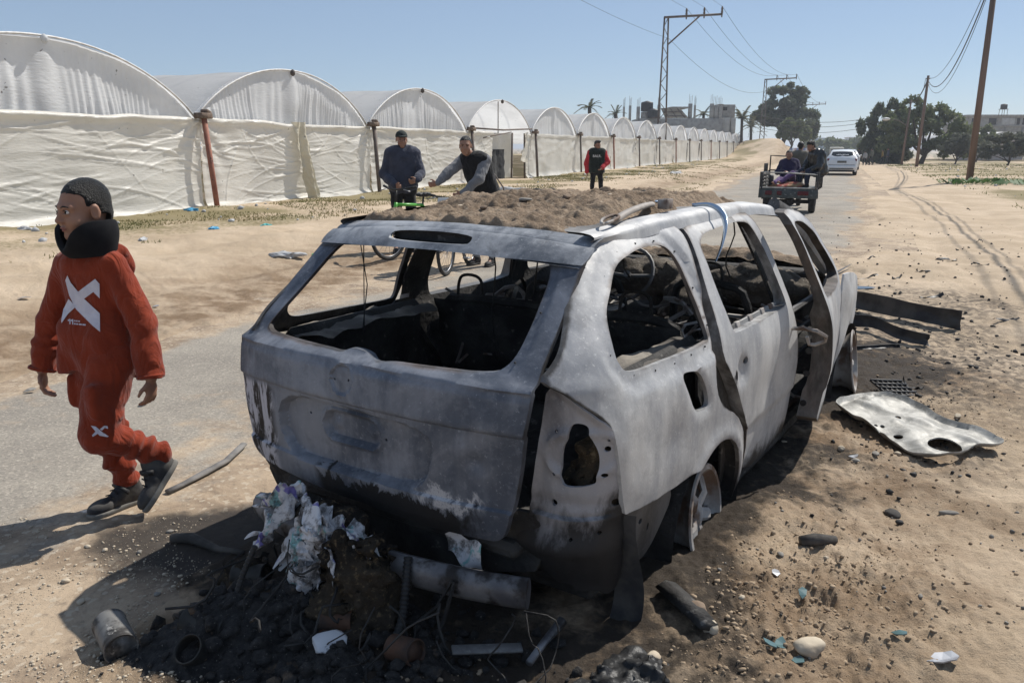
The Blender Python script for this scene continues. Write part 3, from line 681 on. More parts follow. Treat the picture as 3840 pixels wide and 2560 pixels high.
tg_out = [(-.70, .86), (-.70, .70), (-.68, .58), (-.64, .53), (-.5, .505), (0, .482), (.48, .475), (.53, .49), (.56, .54), (.60, .70), (.626, .88), (.640, 1.0), (.628, 1.06), (.615, 1.2), (.605, 1.34), (.60, 1.37), (-.595, 1.37), (-.60, 1.34), (-.635, 1.2), (-.68, 1.06), (-.705, 1.0)]
tg_win = [(-.60, 1.03), (-.45, 1.025), (-.22, 1.022), (-.14, 1.018), (-.11, 1.035), (-.05, 1.03), (.02, 1.005), (.10, 1.016), (.25, 1.022), (.47, 1.026), (.515, 1.05), (.53, 1.10), (.52, 1.22), (.508, 1.31), (.47, 1.345), (-.44, 1.352), (-.50, 1.33), (-.545, 1.2), (-.595, 1.08)]
O = smooth_poly(tg_out, 2); Hn = [smooth_poly(tg_win, 2)] + [ell2(-.128, .934, .005, .005, 6), ell2(-.062, .940, .005, .005, 6), ell2(.075, .745, .006, .006, 6), ell2(-.30, .77, .006, .006, 6)]
P, Tt = panel(O, Hn, .0092); V = np.stack([P[:, 0], T(P[:, 0], P[:, 1], Hn), P[:, 1]], 1)
V[:, 1] += .03*np.exp(-((P[:, 0]-.02)/.10)**2)*np.exp(-((P[:, 1]-1.02)/.02)**2)
def M_gate():
    m = M_burnt('tailgate_burnt_steel', (.235, .25, .285), (.075, .088, .115), .42, .30, None, (1, 1, .8), 2.6); nt = m.node_tree; bs = nt.nodes['Principled BSDF']
    old = bs.inputs['Base Color'].links[0].from_socket; v = tc(nt); xyz = nd(nt, 'SeparateXYZ', {0: v}); X = xyz.outputs[0]; Z = xyz.outputs[2]
    n = nz(nt, 9., nd(nt, 'Mapping', {'Vector': v, 'Scale': (1, 1, .4)}).outputs[0], 8, .7, .5)
    nn = mth(nt, 'MULTIPLY', mth(nt, 'SUBTRACT', n, .5), .34)
    # blistered black band along the lower right, peeled white paint on the left edge
    zl = mth(nt, 'ADD', Z, nn)
    band = mth(nt, 'MULTIPLY', ramp(nt, zl, .57, .585, 1, 0), mth(nt, 'MULTIPLY', ramp(nt, X, -.27, -.22), ramp(nt, mth(nt, 'ADD', X, nn), .40, .48, 1, 0)))
    c = mixc(nt, band, old, (.02, .02, .022))
    rim_ = mth(nt, 'MULTIPLY', mth(nt, 'MULTIPLY', ramp(nt, zl, .585, .605), ramp(nt, zl, .605, .63, 1, 0)), mth(nt, 'MULTIPLY', ramp(nt, X, .2, .26), ramp(nt, X, .44, .5, 1, 0)))
    c = mixc(nt, mth(nt, 'MULTIPLY', rim_, .7), c, (.6, .6, .62))
    lm = mth(nt, 'MULTIPLY', ramp(nt, X, -.46, -.52), ramp(nt, mth(nt, 'ADD', Z, mth(nt, 'MULTIPLY', nn, .2)), .86, .83))
    pe = ramp(nt, nz(nt, 11., nd(nt, 'Mapping', {'Vector': v, 'Scale': (1.6, 1.6, .45)}).outputs[0], 8, .7, .8), .44, .54)
    c = mixc(nt, lm, c, mixc(nt, pe, (.025, .023, .022), (.50, .50, .55)))
    nt.links.new(c, bs.inputs['Base Color']); return m
(vf, mi) = shell(V, Tt, A((0, .022, 0)))
ed = dpoly(O, P[:, 0], P[:, 1])
for o_ in Hn[:1]: ed = np.minimum(ed, dpoly(o_, P[:, 0], P[:, 1]))
TG = part('tailgate', vf, [M_gate(), CHAR], mi=mi, attrs={'edge': np.tile(np.exp(-ed/.014), 2)}, label='blue-grey burnt tailgate with empty window, plate recess and blistered lower edge')
hs = []
for y_, z_ in along(smooth_poly(tg_win, 2), .13):
    if y_ > .5 or z_ < 1.06: hs.append(tr(lathe([(.003, -.003), (.003, .0015)], 7), (y_+(.016 if y_ > .5 else 0), float(T(A(y_), A(z_), Hn))-.004, z_-(0 if y_ > .5 else .012)), (pi/2, 0, 0)))
part('screw_hole', join(hs), CHAR, TG, kind='stuff')
# roof spoiler with the empty brake-light slot
def sp_c(x): return .055*(np.abs(x)/.6)**2.5, -.028*(np.abs(x)/.6)**2
slot = smooth_poly([(-.20, 1.376), (.155, 1.376), (.175, 1.392), (.155, 1.412), (-.20, 1.412), (-.22, 1.395)], 2)
P, Tt = panel(smooth_poly([(-.60, 1.355), (.60, 1.355), (.615, 1.39), (.60, 1.42), (-.60, 1.42), (-.615, 1.39)], 1), [slot], .016)
a, b = sp_c(P[:, 0]); kk = (P[:, 1]-1.355)/.065
V = np.stack([P[:, 0], .375 + a + .065*kk**2 - .03*(1-kk)**2 + .003*fbm(P[:, 0]*5, P[:, 1]*5, o=2, seed=3), P[:, 1]+b], 1)
(vf, mi) = shell(V, Tt, A((0, .015, 0)))
def sp_top(u, v):
    x = lerp(-.60, .60, u); a, b = sp_c(x); return np.stack([x, .44 + a + .075*v, 1.42 + b + .018*v - .012*(1-v)**6 + .002*fbm(x*6, v*3, o=2, seed=4)], -1)
def sp_bot(u, v):
    x = lerp(-.60, .60, u); a, b = sp_c(x); return np.stack([x, .345 + a + .11*v, 1.355 + b - .004*v], -1)
t_ = grid(50, 6, sp_top); b_ = grid(50, 3, sp_bot)
vf = join([vf, (t_[0], t_[1].tolist()), flip((b_[0], b_[1].tolist()))]); mi = list(mi) + [0]*(len(t_[1])+len(b_[1]))
SP = part('spoiler', vf, [GATE, CHAR], TG, mi=mi)
part('brake_light_slot', box((-.022, .475, 1.392), (.43, .06, .05), .005), CHAR, TG)
# right lamp recess and corner panel
def yL(x): return np.interp(x, [.52, .60, .66, .70, .75, .79, .815, .845], [.135, .125, .125, .135, .16, .197, .242, .32])
l_out = [(.65, 1.01), (.632, .90), (.602, .70), (.565, .52), (.52, .455), (.53, .36), (.57, .33), (.62, .36), (.66, .315), (.70, .325), (.72, .29), (.77, .30), (.80, .27), (.815, .30), (.83, .42), (.835, .545), (.837, .60), (.826, .75), (.824, .84), (.812, .875), (.76, .935), (.70, .985)]
l_hole = [(.70, .677), (.775, .685), (.785, .70), (.79, .76), (.785, .80), (.768, .84), (.762, .882), (.735, .892), (.712, .882), (.71, .845), (.688, .80), (.688, .70)]
spots = [(.803, .80, .009), (.80, .715, .008), (.808, .83, .005), (.672, .86, .005), (.668, .72, .006), (.66, .615, .011), (.818, .61, .012), (.72, .50, .006), (.79, .52, .006)]
Hn = [smooth_poly(l_hole, 2)] + [ell2(x_, z_, r_, r_*1.1, 9) for x_, z_, r_ in spots]
P, Tt = panel(smooth_poly(l_out, 1), Hn, .011); X, Z = P[:, 0], P[:, 1]
rel = .05*sstep(.46, .30, Z) - .012*np.exp(-((stad(X, Z, .74, .785, .03, .07))/.014)**2) + .016*(1-sstep(.60, .66, Z)) - .008*np.sin((Z-.42)*44)*(1-sstep(.58, .63, Z))*(Z > .42) + .004*fbm(X*8, Z*8, o=3, seed=77)
d_o = dpoly(smooth_poly(l_out, 1), X, Z); rel = rel + .018*sstep(0, .025, d_o)*(Z > .57)
V = np.stack([X, yL(X) + rel, Z], 1)
(vf, mi) = shell(V, Tt, A((0, .012, 0)))
LH = part('lamp_housing', vf, [M_burnt('lamp_recess_steel', (.33, .328, .345), (.14, .14, .155), .5, .45, .56), CHAR], mi=mi, label='bare right tail lamp recess with key-shaped hole')
part('lamp_housing', mirx(vf), [CHAR, CHAR], mi=mi)
vf, mi = side([(.315, .548), (.72, .512), (.755, .44), (.69, .36), (.62, .29), (.55, .265), (.40, .33), (.36, .37)], [ell2(.50, .45, .012, .012, 8), ell2(.57, .40, .008, .016, 8)], .03, .045, .01)
part('bumper_bracket', vf, [M_burnt('dark_scorched_bracket', (.15, .147, .145), (.05, .048, .046), .6, .5, None), CHAR], mi=mi); part('bumper_bracket', mirx(vf), [CHAR, CHAR], mi=mi)
part('mud_flap', tr(grid(6, 20, lambda u, v: np.stack([.785+.10*u+.012*np.sin(v*5), .315+.02*np.sin(v*4+u)+.02*u, .14+.42*v], -1))), pm('scorched_rubber', (.03, .03, .032), (.07, .065, .06), 12, rough=.8, bst=.6), smooth=True)
# valance, wheel houses, floor
P, Tt = panel([(-.72, .53), (-.74, .40), (-.6, .31), (-.2, .285), (.35, .29), (.6, .36), (.64, .47), (.60, .56), (0, .53)], [], .05); vf, mi = shell(np.stack([P[:, 0], .11+.06*(np.abs(P[:, 0])/.7)**3+.012*fbm(P[:, 0]*6, P[:, 1]*6, o=3, seed=9), P[:, 1]], 1), Tt, A((0, .02, 0)))
part('rear_valance', vf, [CHAR, CHAR], mi=mi)
part('floor_pan', box((0, 2.0, .27), (1.50, 3.5, .05), .01), CHAR)
part('cargo_floor', box((0, .65, .42), (1.10, 1.1, .06), .02), CHAR)
for s in (1, -1):
    an = np.linspace(-.15, pi+.15, 15)
    for cy_ in (1.09, 3.68):
        def wh(u, v, cy_=cy_):
            a = lerp(-.12, pi+.12, u); return np.stack([s*lerp(.845, .46, v), cy_ + .375*np.cos(a), .20 + .375*np.sin(a)], -1)
        part('wheel_house', grid(18, 4, wh), CHAR)
    part('cargo_side', box((s*.72, .72, .70), (.07, .85, .56), .03), CHAR)
    part('cargo_shelf', tr(grid(12, 30, lambda u, v: np.stack([s*(.60+.18*u), .30+.85*v, .955+.02*fbm(u*3, v*6, o=3, seed=5)], -1))), pm('ash_dust', (.30, .27, .23), (.12, .11, .10), 6, rough=1., bst=.8, bsc=80))
# roof, cant rails, pillars
def RZ(y): return np.interp(y, [.5, 1, 1.6, 2.2, 2.6, 2.85], [1.437, 1.456, 1.462, 1.450, 1.415, 1.365])
part('roof', grid(14, 24, lambda u, v: np.stack([lerp(-.56, .56, u), lerp(.60, 2.82, v), RZ(lerp(.60, 2.82, v)) - .012*(2*u-1)**2 - .012], -1)), [SCALE])
def rail(u, v):
    y = lerp(.515, 2.80, v); xo = W(y, A(1.395)) - .006; a = u
    x = np.where(a < .5, lerp(xo, .60, a*2), lerp(.60, .535, a*2-1)); dz = RZ(y)-1.455
    z = np.where(a < .34, lerp(1.388, 1.418, a/.34), np.where(a < .67, lerp(1.418, 1.442, (a-.34)/.33), lerp(1.442, 1.449, (a-.67)/.33))) + dz
    x = x - .02*np.maximum(0, (y-2.3)) ; return np.stack([x, y, z], -1)
for s in (1, -1):
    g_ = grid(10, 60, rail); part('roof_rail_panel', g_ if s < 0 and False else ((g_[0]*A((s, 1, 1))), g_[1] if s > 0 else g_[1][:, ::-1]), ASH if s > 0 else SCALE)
    part('windscreen_pillar', tube([(s*.585, 2.62, 1.40), (s*.60, 2.85, 1.34), (s*.65, 3.15, 1.16), (s*.70, 3.48, .96)], .036, 8, flat=(1, 1.3)), SCALE)
part('windscreen_header', box((0, 2.78, 1.375), (1.12, .09, .03), .01), CHAR)
# front end: wings, bonnet under soil, scuttle
w_out = [(3.29, .95), (3.3, .5), (3.30, .34)] + [(3.68+.355*cos(a), .24+.355*sin(a)) for a in np.radians(np.linspace(170, 10, 14))] + [(4.2, .40), (4.38, .55), (4.36, .72), (4.1, .84), (3.7, .92)]
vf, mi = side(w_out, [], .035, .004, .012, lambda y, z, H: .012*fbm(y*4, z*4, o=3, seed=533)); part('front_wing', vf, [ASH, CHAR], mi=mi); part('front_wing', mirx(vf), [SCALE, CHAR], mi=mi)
bon = lambda u, v: np.stack([lerp(-.70, .70, u)*lerp(1, .86, v), lerp(3.38, 4.40, v) - .12*(2*u-1)**2*v, lerp(.985, .80, v**1.3) - .05*(2*u-1)**2*(1+v) + .03*fbm(u*5, v*5, o=3, seed=8)], -1)
part('bonnet', grid(24, 20, bon), SCALE)
part('scuttle', box((0, 3.33, .92), (1.36, .18, .09), .02), CHAR)
part('engine_block', join([box((0, 3.95, .58), (1.1, .75, .36), .06), box((.2, 4.2, .45), (.5, .4, .3), .05)]), CHAR)
part('front_crossmember', tube([(-.6, 4.35, .45), (0, 4.45, .46), (.6, 4.35, .45)], .05, 8), CHAR)
# wheels without tyres
def rim_vf(r=.205, w_=.19, sp=5):
    pr = [(r, -w_/2), (r+.012, -w_/2+.006), (r-.006, -w_/2+.018), (r-.035, -w_/2+.035), (r-.045, 0), (r-.03, w_/2-.05), (r-.008, w_/2-.02), (r+.012, w_/2-.008), (r+.008, w_/2), (r-.012, w_/2), (r-.03, w_/2-.04), (r-.055, w_/2-.06), (r-.06, 0), (r-.05, -w_/2+.03), (r-.014, -w_/2), (r, -w_/2)]
    v = [lathe(pr, 36, closed=False)]
    for i in range(sp):
        a = 2*pi*i/sp; c, s = cos(a), sin(a)
        v.append(tube([(c*.04, s*.04, w_/2-.045), (c*.10, s*.10, w_/2-.025), (c*(r-.04), s*(r-.04), w_/2-.05)], [.03, .026, .028], 6, flat=(1, .5)))
    v.append(tr(lathe([(.055, -.03), (.055, .02), (.03, .03)], 16), (0, 0, w_/2-.055)))
    return tr(join(v), (0, 0, 0), (0, pi/2, 0))
def wheel(loc, rot, name='wheel', s=1):
    o = part(name, rim_vf(), RIM, loc=loc, rot=rot)
    part('brake_disc', tr(lathe([(.145, -.012), (.145, .012), (.05, .014)], 24), (-.03*s, 0, 0), (0, pi/2, 0)), CHAR, o)
    part('caliper', box((-.02*s, .06, .10), (.09, .10, .07), .02), SCALE, o)
    return o
wheel((.745, 1.09, .225), (0, radians(-7), radians(4))); wheel((-.78, 1.05, .21), (0, 0, pi))
wheel((.80, 3.71, .30), (0, radians(-8), radians(7))); wheel((-.78, 3.68, .22), (0, 0, pi))
# fallen rear bumper beam
bx_ = np.linspace(-.62, .64, 26)
part('bumper_beam', tube(np.stack([bx_, -.06+.10*np.abs(bx_/.64)**2.4, .335+.01*np.sin(bx_*3)], 1), .046, 12, flat=(.8, 1.15)), BARE)
part('tow_wire', tube([(.42, -.07, .37), (.38, -.10, .28), (.30, -.12, .20), (.22, -.13, .20)], .006, 5), CHAR)
part('tow_wire', tube([(.43, -.07, .37), (.42, -.11, .26), (.39, -.13, .16), (.42, -.15, .06)], .006, 5), CHAR)
# cabin remains
def seat(x, y, w_, h_, name):
    t = []
    fr = [(x-w_/2, y-.10, .42), (x-w_/2, y, .70), (x-w_/2+.03, y-.06, .95), (x-w_/2+.10, y-.09, 1.0), (x+w_/2-.10, y-.09, 1.0), (x+w_/2-.03, y-.06, .95), (x+w_/2, y, .70), (x+w_/2, y-.10, .42)]
    t.append(tube(smooth_poly(fr, 1, False), .022, 7))
    for i in range(7): t.append(tube([(x-w_/2+.02, y-.02, .50+.06*i), (x-.1, y-.01, .49+.06*i), (x, y-.03, .515+.06*i), (x+w_/2-.02, y-.02, .50+.06*i)], .006, 5))
    o = part(name, join(t), CHAR)
    part('seat_base', join([box((x, y+.26, .42), (w_, .48, .06), .02), tube([(x-w_/2, y+.02, .48), (x-w_/2, y+.48, .50), (x+w_/2, y+.48, .50), (x+w_/2, y+.02, .48)], .018, 6)]), CHAR, o)
    for hx_ in ([x] if w_ < .6 else [x-w_*.25, x+w_*.25]):
        part('headrest_loop', tube(smooth_poly([(hx_-.07, y-.09, .98), (hx_-.075, y-.08, 1.06), (hx_-.05, y-.08, 1.11), (hx_+.05, y-.08, 1.11), (hx_+.075, y-.08, 1.06), (hx_+.07, y-.09, .98)], 2, False), .008, 5), CHAR, o)
    return o
o = seat(-.25, 1.30, .80, .6, 'rear_seat_frame'); part('seat_panel', tr(grid(24, 20, lambda u, v: np.stack([lerp(-.66, .15, u), 1.27-.06*v+.02*fbm(u*6, v*5, o=3, seed=6), .45+.53*v], -1))), CHAR, o)
o = seat(.42, 1.32, .46, .6, 'rear_seat_frame'); part('seat_panel', tr(grid(16, 20, lambda u, v: np.stack([lerp(.20, .65, u), 1.29-.10*v+.02*fbm(u*6, v*5, o=3, seed=7), .45+.53*v], -1))), CHAR, o)
seat(-.37, 2.35, .46, .6, 'front_seat_frame'); seat(.37, 2.35, .46, .6, 'front_seat_frame')
part('dash_beam', tube([(-.72, 3.15, .86), (0, 3.12, .88), (.72, 3.15, .86)], .045, 8), SCALE)
part('steering_wheel', tr(join([tube([(.18*cos(a), .18*sin(a), 0) for a in np.linspace(0, 2*pi, 25)], .012, 6), tube([(0, 0, 0), (0, 0, -.35)], .025, 6), tube([(-.18, 0, 0), (0, 0, -.04), (.18, 0, 0)], .012, 5)]), (-.37, 2.80, .92), (radians(60), 0, 0)), SCALE)
def lump(lo, hi, h, blobs, amp, fr, seed, k=.04):
    s = SDF(lo, hi, h)
    for c, r in blobs: s.ell(c, r, k)
    s.disp(lambda x, y, z: -amp*fbm(x*fr, y*fr, z*fr, o=4, seed=seed, g=.6)); return s.mesh()
part('dash_debris', lump((-.8, 2.6, .55), (.8, 3.4, 1.15), .018, [((-.3, 3.0, .88), (.38, .16, .13)), ((.35, 3.05, .88), (.36, .15, .12)), ((.05, 2.85, .72), (.2, .2, .2)), ((.5, 2.95, .93), (.14, .12, .08))], .035, 9, 41), M_soil('ash_debris', (.11, .095, .08), (.22, .19, .155), (.36, .32, .27)))
part('cargo_debris', lump((-.7, .1, .40), (.7, 1.2, .75), .02, [((-.3, .5, .46), (.3, .3, .08)), ((.25, .7, .47), (.35, .35, .10)), ((.3, .3, .47), (.2, .15, .10)), ((.0, .95, .5), (.4, .15, .14))], .03, 9, 43), CHAR)
part('burnt_block', join([box((.52, .74, .83), (.16, .012, .012)), box((.52, .62, .83), (.16, .012, .012)), box((.60, .68, .83), (.012, .12, .012)), box((.44, .68, .83), (.012, .12, .012))] + [box((.52+.08*i, .68+.06*j, .76), (.012, .012, .14)) for i in (-1, 1) for j in (-1, 1)] + [tr(lathe([(.0, -.05), (.04, -.05), (.045, 0), (.04, .04), (0, .05)], 12), (.56, .82, .78))]), RIM)
for i in range(5):
    x_ = random.uniform(-.5, .6); y_ = random.uniform(.9, 2.4); part('hanging_wire', tube([(x_+.03*math.sin(j), y_+.02*j, lerp(1.40, .75+.1*i, j/6)) for j in range(7)], .004, 4), CHAR)
part('hanging_wire', tube([(-.50, .55, 1.33), (-.49, .53, 1.15), (-.49, .52, .95)], .003, 4), CHAR); part('hanging_wire', tube([(-.52, .55, 1.33), (-.50, .56, 1.15), (-.51, .53, .95)], .003, 4), CHAR)
for s in (1, -1):
    for i in range(3): part('door_bar', tube([(s*.76, 2.3+.02*i, .55+.15*i), (s*.78, 3.15, .60+.14*i)], .018, 6), SCALE)
rs = np.random.RandomState(5); tg_ = []
for i in range(46):
    a = A((rs.uniform(-.65, .65), rs.uniform(.9, 3.0), rs.uniform(.5, .95))); P_ = [a]
    for j in range(5): P_.append(P_[-1] + A((rs.normal(0, .11), rs.normal(0, .11), rs.normal(-.01, .06))))
    tg_.append(tube(smooth_poly(P_, 1, False), rs.uniform(.004, .012), 5))
part('burnt_wiring', join(tg_), RIM)
part('cabin_debris', lump((-.75, 1.35, .35), (.75, 2.75, 1.0), .022, [((-.4, 1.6, .52), (.3, .22, .14)), ((.4, 1.65, .55), (.28, .22, .15)), ((.38, 2.2, .62), (.2, .14, .2)), ((-.38, 2.25, .62), (.2, .14, .2)), ((0, 2.5, .55), (.18, .3, .16)), ((.45, 2.62, .6), (.2, .2, .12))], .05, 9, 49), M_soil('cabin_ash', (.035, .032, .03), (.09, .08, .07), (.26, .23, .19)))
# soil thrown over the roof and the bonnet
def roofsoil(u, v):
    x = lerp(-.60, .56, u); y = lerp(.50, 2.80, v); ed = np.minimum(np.minimum((x+.60)/.10, (.50-x+.05*noise(y*6, 0*y, seed=2))/.12), np.minimum((y-.50-.09*np.abs(x))/.04, (2.78-y)/.3)); ed = np.clip(ed, 0, 1); ed = ed*ed*(3-2*ed)
    h = .014 + .034*sstep(.55, 1.3, y) - .02*sstep(1.6, 2.4, y) + .016*fbm(x*2.2, y*2.2, o=3, seed=81) + .02*x*(1-sstep(.9, 1.4, y))
    h = h + .012*fbm(x*11, y*11, o=4, seed=83, g=.68) + .014*np.maximum(noise(x*26, y*26, seed=85), 0) + .008*noise(x*52, y*52, seed=86)
    return np.stack([x, y, RZ(y) - .02*(2*u-1)**2 - .03 + (h+.02)*ed], -1)
part('lamp_debris', lump((.55, .16, .5), (.85, .45, .95), .014, [((.72, .30, .66), (.08, .07, .07)), ((.74, .29, .76), (.05, .05, .05))], .03, 22, 47), M_soil('straw_ash_fill', (.04, .035, .03), (.14, .10, .06), (.36, .27, .16)))
CR = Matrix.LocRotScale(Vector((CARX, CARY, CARZ)), Matrix.Rotation(CARYAW, 3, 'Z'), None)
def car_pt(p): return CR @ Vector(p)
ob('soil_heap', grid(150, 280, roofsoil), SOIL, loc=(CARX, CARY, CARZ), rot=(0, 0, CARYAW), label='brown earth and grit heaped over the roof of the burnt car', cat='soil heap', kind=None)
def bonsoil(u, v):
    b_ = bon(u*.94+.03, v*.94); e = np.clip(np.minimum(np.minimum(u, 1-u)/.08, np.minimum(v+.05, 1-v)/.1), 0, 1); b_[..., 2] += -.02 + e*(.07 + .02*fbm(u*6, v*6, o=3, seed=87) + .012*fbm(u*22, v*18, o=3, seed=89)); return b_
ob('soil_heap', grid(90, 70, bonsoil), SOIL, loc=(CARX, CARY, CARZ), rot=(0, 0, CARYAW), label='brown earth spread over the bonnet of the burnt car, seen through its windows', cat='soil heap')

# ================================================================ PEOPLE
SKIN = pm('sunlit_skin', (.32, .175, .115), (.28, .145, .095), 14, rough=.55, spec=.35)
HAIR = pm('black_hair', (.008, .0075, .007), (.022, .02, .018), 90, rough=.42, bst=1., bsc=230, bd=.012)
EYEW = pm('eye_white', (.7, .66, .62), rough=.25); IRIS = pm('dark_iris', (.02, .012, .008), rough=.15)
LIPS = pm('lips', (.30, .12, .095), rough=.5)
def fabric(name, c, c2=None, rough=.92, bst=.5):
    m = pm(name, c, c2 or tuple(x*.8 for x in c), 9, rough=rough, sheen=.15, spec=.12); nt = m.node_tree; bs = nt.nodes['Principled BSDF']; v = tc(nt)
    f = nz(nt, 5.5, nd(nt, 'Mapping', {'Vector': v, 'Scale': (1.6, 1.6, .8), 'Rotation': (.3, .4, 0)}).outputs[0], 4, .5, 2.2); rd_ = mth(nt, 'ABSOLUTE', mth(nt, 'SUBTRACT', f, .5))
    b = bump(nt, bs, rd_, bst, .05); bump(nt, bs, nz(nt, 320., v, 2), .25, .002, b); return m
def unit(v): v = A(v); return v/np.linalg.norm(v)
def frame(f):
    """axes of a head or shoe looking along f: forward, left, up"""
    f = unit(f); l = unit(np.cross((0, 0, 1), f)); return np.stack([f, l, np.cross(f, l)], 1)
def add_head(s, C, R, z=1., k=.015, detail=True):
    C = A(C); P = lambda a, b, c: C + R @ (A((a, b, c))*z)
    E = lambda p, r, kk=k, sub=False: s.ell(P(*p), A(r)*z, kk*z, R, sub)
    E((-.012, 0, .032), (.092, .073, .083)); E((.035, 0, -.02), (.056, .057, .075), .03); E((.026, 0, -.068), (.052, .05, .042), .03)
    s.cap(P(.072, .010, -.098), P(.072, -.010, -.098), .017*z, k=.025*z)
    for b in (1, -1):
        s.cap(P(.083, b*.012, .017), P(.072, b*.045, .016), .011*z, .010*z, k=.018*z)          # brow
        E((.060, b*.038, -.040), (.026, .022, .022), .03)                                     # cheek
        E((-.004, b*.077, -.010), (.020, .008, .031), .008)                                   # ear
        if detail:
            E((.004, b*.084, -.008), (.010, .006, .018), .006, True)
            E((.0925, b*.031, -.002), (.012, .017, .0085), .010, True)                        # eye socket
            E((.0865, b*.031, -.0095), (.010, .015, .004), .006)                              # lower lid
    s.cap(P(.088, 0, .004), P(.108, 0, -.032), .0075*z, .0115*z, k=.014*z)
    for b in (1, -1): E((.097, b*.011, -.036), (.010, .008, .007), .008)
    if detail:
        E((.0895, 0, -.061), (.009, .022, .0055), .006); E((.0865, 0, -.072), (.009, .019, .006), .006); E((.0985, 0, -.0665), (.010, .020, .0018), .003, True)
def add_hand(s, wr, d, side_, z=1., curl=.5, palm=None):
    """palm and five unequal bent fingers; d from wrist to knuckles, side_ towards the thumb"""
    d = unit(d); t = unit(A(side_) - d*np.dot(side_, d)); n = np.cross(d, t) if palm is None else unit(palm)
    wr = A(wr); pc = wr + d*.048*z
    s.ell(pc, A((.052, .038, .017))*z, .012*z, np.stack([d, t, np.cross(d, t)], 1))
    for i, (o, L) in enumerate(((.028, .066), (.010, .074), (-.009, .069), (-.027, .054))):
        b = wr + d*.085*z + t*o*z; a1 = curl*.9; a2 = curl*2.0
        p1 = b + (d*cos(a1) + n*sin(a1))*L*.5*z; p2 = p1 + (d*cos(a2) + n*sin(a2))*L*.55*z
        s.cap(b, p1, .0092*z, .0085*z, .006*z); s.cap(p1, p2, .0083*z, .0068*z, .004*z)
    b = wr + d*.03*z + t*.03*z; p1 = b + (t*.7 + d*.7 + n*.25)*.036*z; p2 = p1 + (d*.9 + t*.15 + n*.4)*.03*z
    s.cap(b, p1, .012*z, .010*z, .012*z); s.cap(p1, p2, .0095*z, .0075*z, .004*z)
def hair_mesh(C, R, z, style, h):
    C = A(C); P = lambda a, b, c: C + R @ (A((a, b, c))*z)
    s = SDF(C-.17*z, C+.17*z, h)
    if style == 'cap':
        s.ell(P(-.010, 0, .045), A((.103, .084, .082))*z, .01, R).cut(P(0, 0, .030), R @ A((.12, 0, -1))); s.ell(P(.098, 0, .040), A((.066, .066, .010))*z, .012, R)
        return s.mesh()
    s.ell(P(-.015, 0, .036), A((.093, .0765, .0855))*z, .01, R); s.ell(P(-.048, 0, -.02), A((.058, .066, .062))*z, .02, R)
    if style == 'quiff': s.ell(P(.045, 0, .105), A((.055, .06, .035))*z, .03, R)
    if style == 'curly': s.ell(P(-.01, 0, .065), A((.10, .088, .075))*z, .03, R)
    s.bx(P(.112, 0, -.045), A((.085, .14, .107))*z, .02*z, .006, R, True); s.bx(P(.03, 0, -.105), A((.10, .14, .085))*z, .015*z, .006, R, True); s.cut(P(-.02, 0, -.068), R @ A((.25, 0, -.97)), .02)
    for b in (1, -1): s.ell(P(-.004, b*.085, -.014), A((.023, .025, .033))*z, .008, R, sub=True)
    fr = 140/z; am = (.0014 if style != 'curly' else .009)*z; fr = fr if style != 'curly' else 60
    s.disp(lambda x, y, zz: -am*fbm(x*fr, y*fr, zz*fr, o=2, seed=77)); return s.mesh()
def shoe_mesh(heel, toe, h, z=1., up=None):
    heel = A(heel); toe = A(toe); d = unit(toe-heel); L = np.linalg.norm(toe-heel)
    u = unit(A((0, 0, 1)) - d*d[2]) if up is None else unit(A(up)-d*np.dot(up, d)); sd_ = np.cross(u, d); R = np.stack([d, sd_, u], 1); P = lambda a, b, c: heel + R @ (A((a*L, b, c)))
    s = SDF(np.minimum(heel, toe)-.14*z, np.maximum(heel, toe)+.14*z, h)
    s.ell(P(.25, 0, .035*z), A((.30*L, .034*z, .045*z)), .02, R); s.ell(P(.72, 0, .030*z), A((.30*L, .040*z, .034*z)), .03, R); s.cap(P(.12, 0, .05*z), P(.16, 0, .105*z), .036*z, .034*z, .03)
    s.cap(P(.42, 0, .055*z), P(.25, 0, .085*z), .032*z, .034*z, .02)
    s.cut(P(.5, 0, .008*z), -u)
    so_ = SDF(np.minimum(heel, toe)-.14*z, np.maximum(heel, toe)+.14*z, h)
    so_.ell(P(.24, 0, .012*z), A((.31*L, .039*z, .05*z)), .02, R); so_.ell(P(.70, 0, .012*z), A((.34*L, .045*z, .05*z)), .04, R)
    so_.cut(P(.5, 0, .020*z), u).cut(P(.5, 0, -.004), -u); return s.mesh(), so_.mesh()
STAND = dict(head=(0, -.015, 1.645), neck=(0, .015, 1.50), shL=(.185, .01, 1.44), shR=(-.185, .01, 1.44), elL=(.25, .03, 1.15), elR=(-.25, .03, 1.15), wrL=(.26, -.05, .90), wrR=(-.26, -.05, .90),
             hipL=(.092, 0, .93), hipR=(-.092, 0, .93), knL=(.11, -.02, .50), knR=(-.11, -.02, .50), anL=(.12, .02, .10), anR=(-.12, .02, .10), face=(0, -1, -.05), footL=(.12, -1, 0), footR=(-.12, -1, 0))
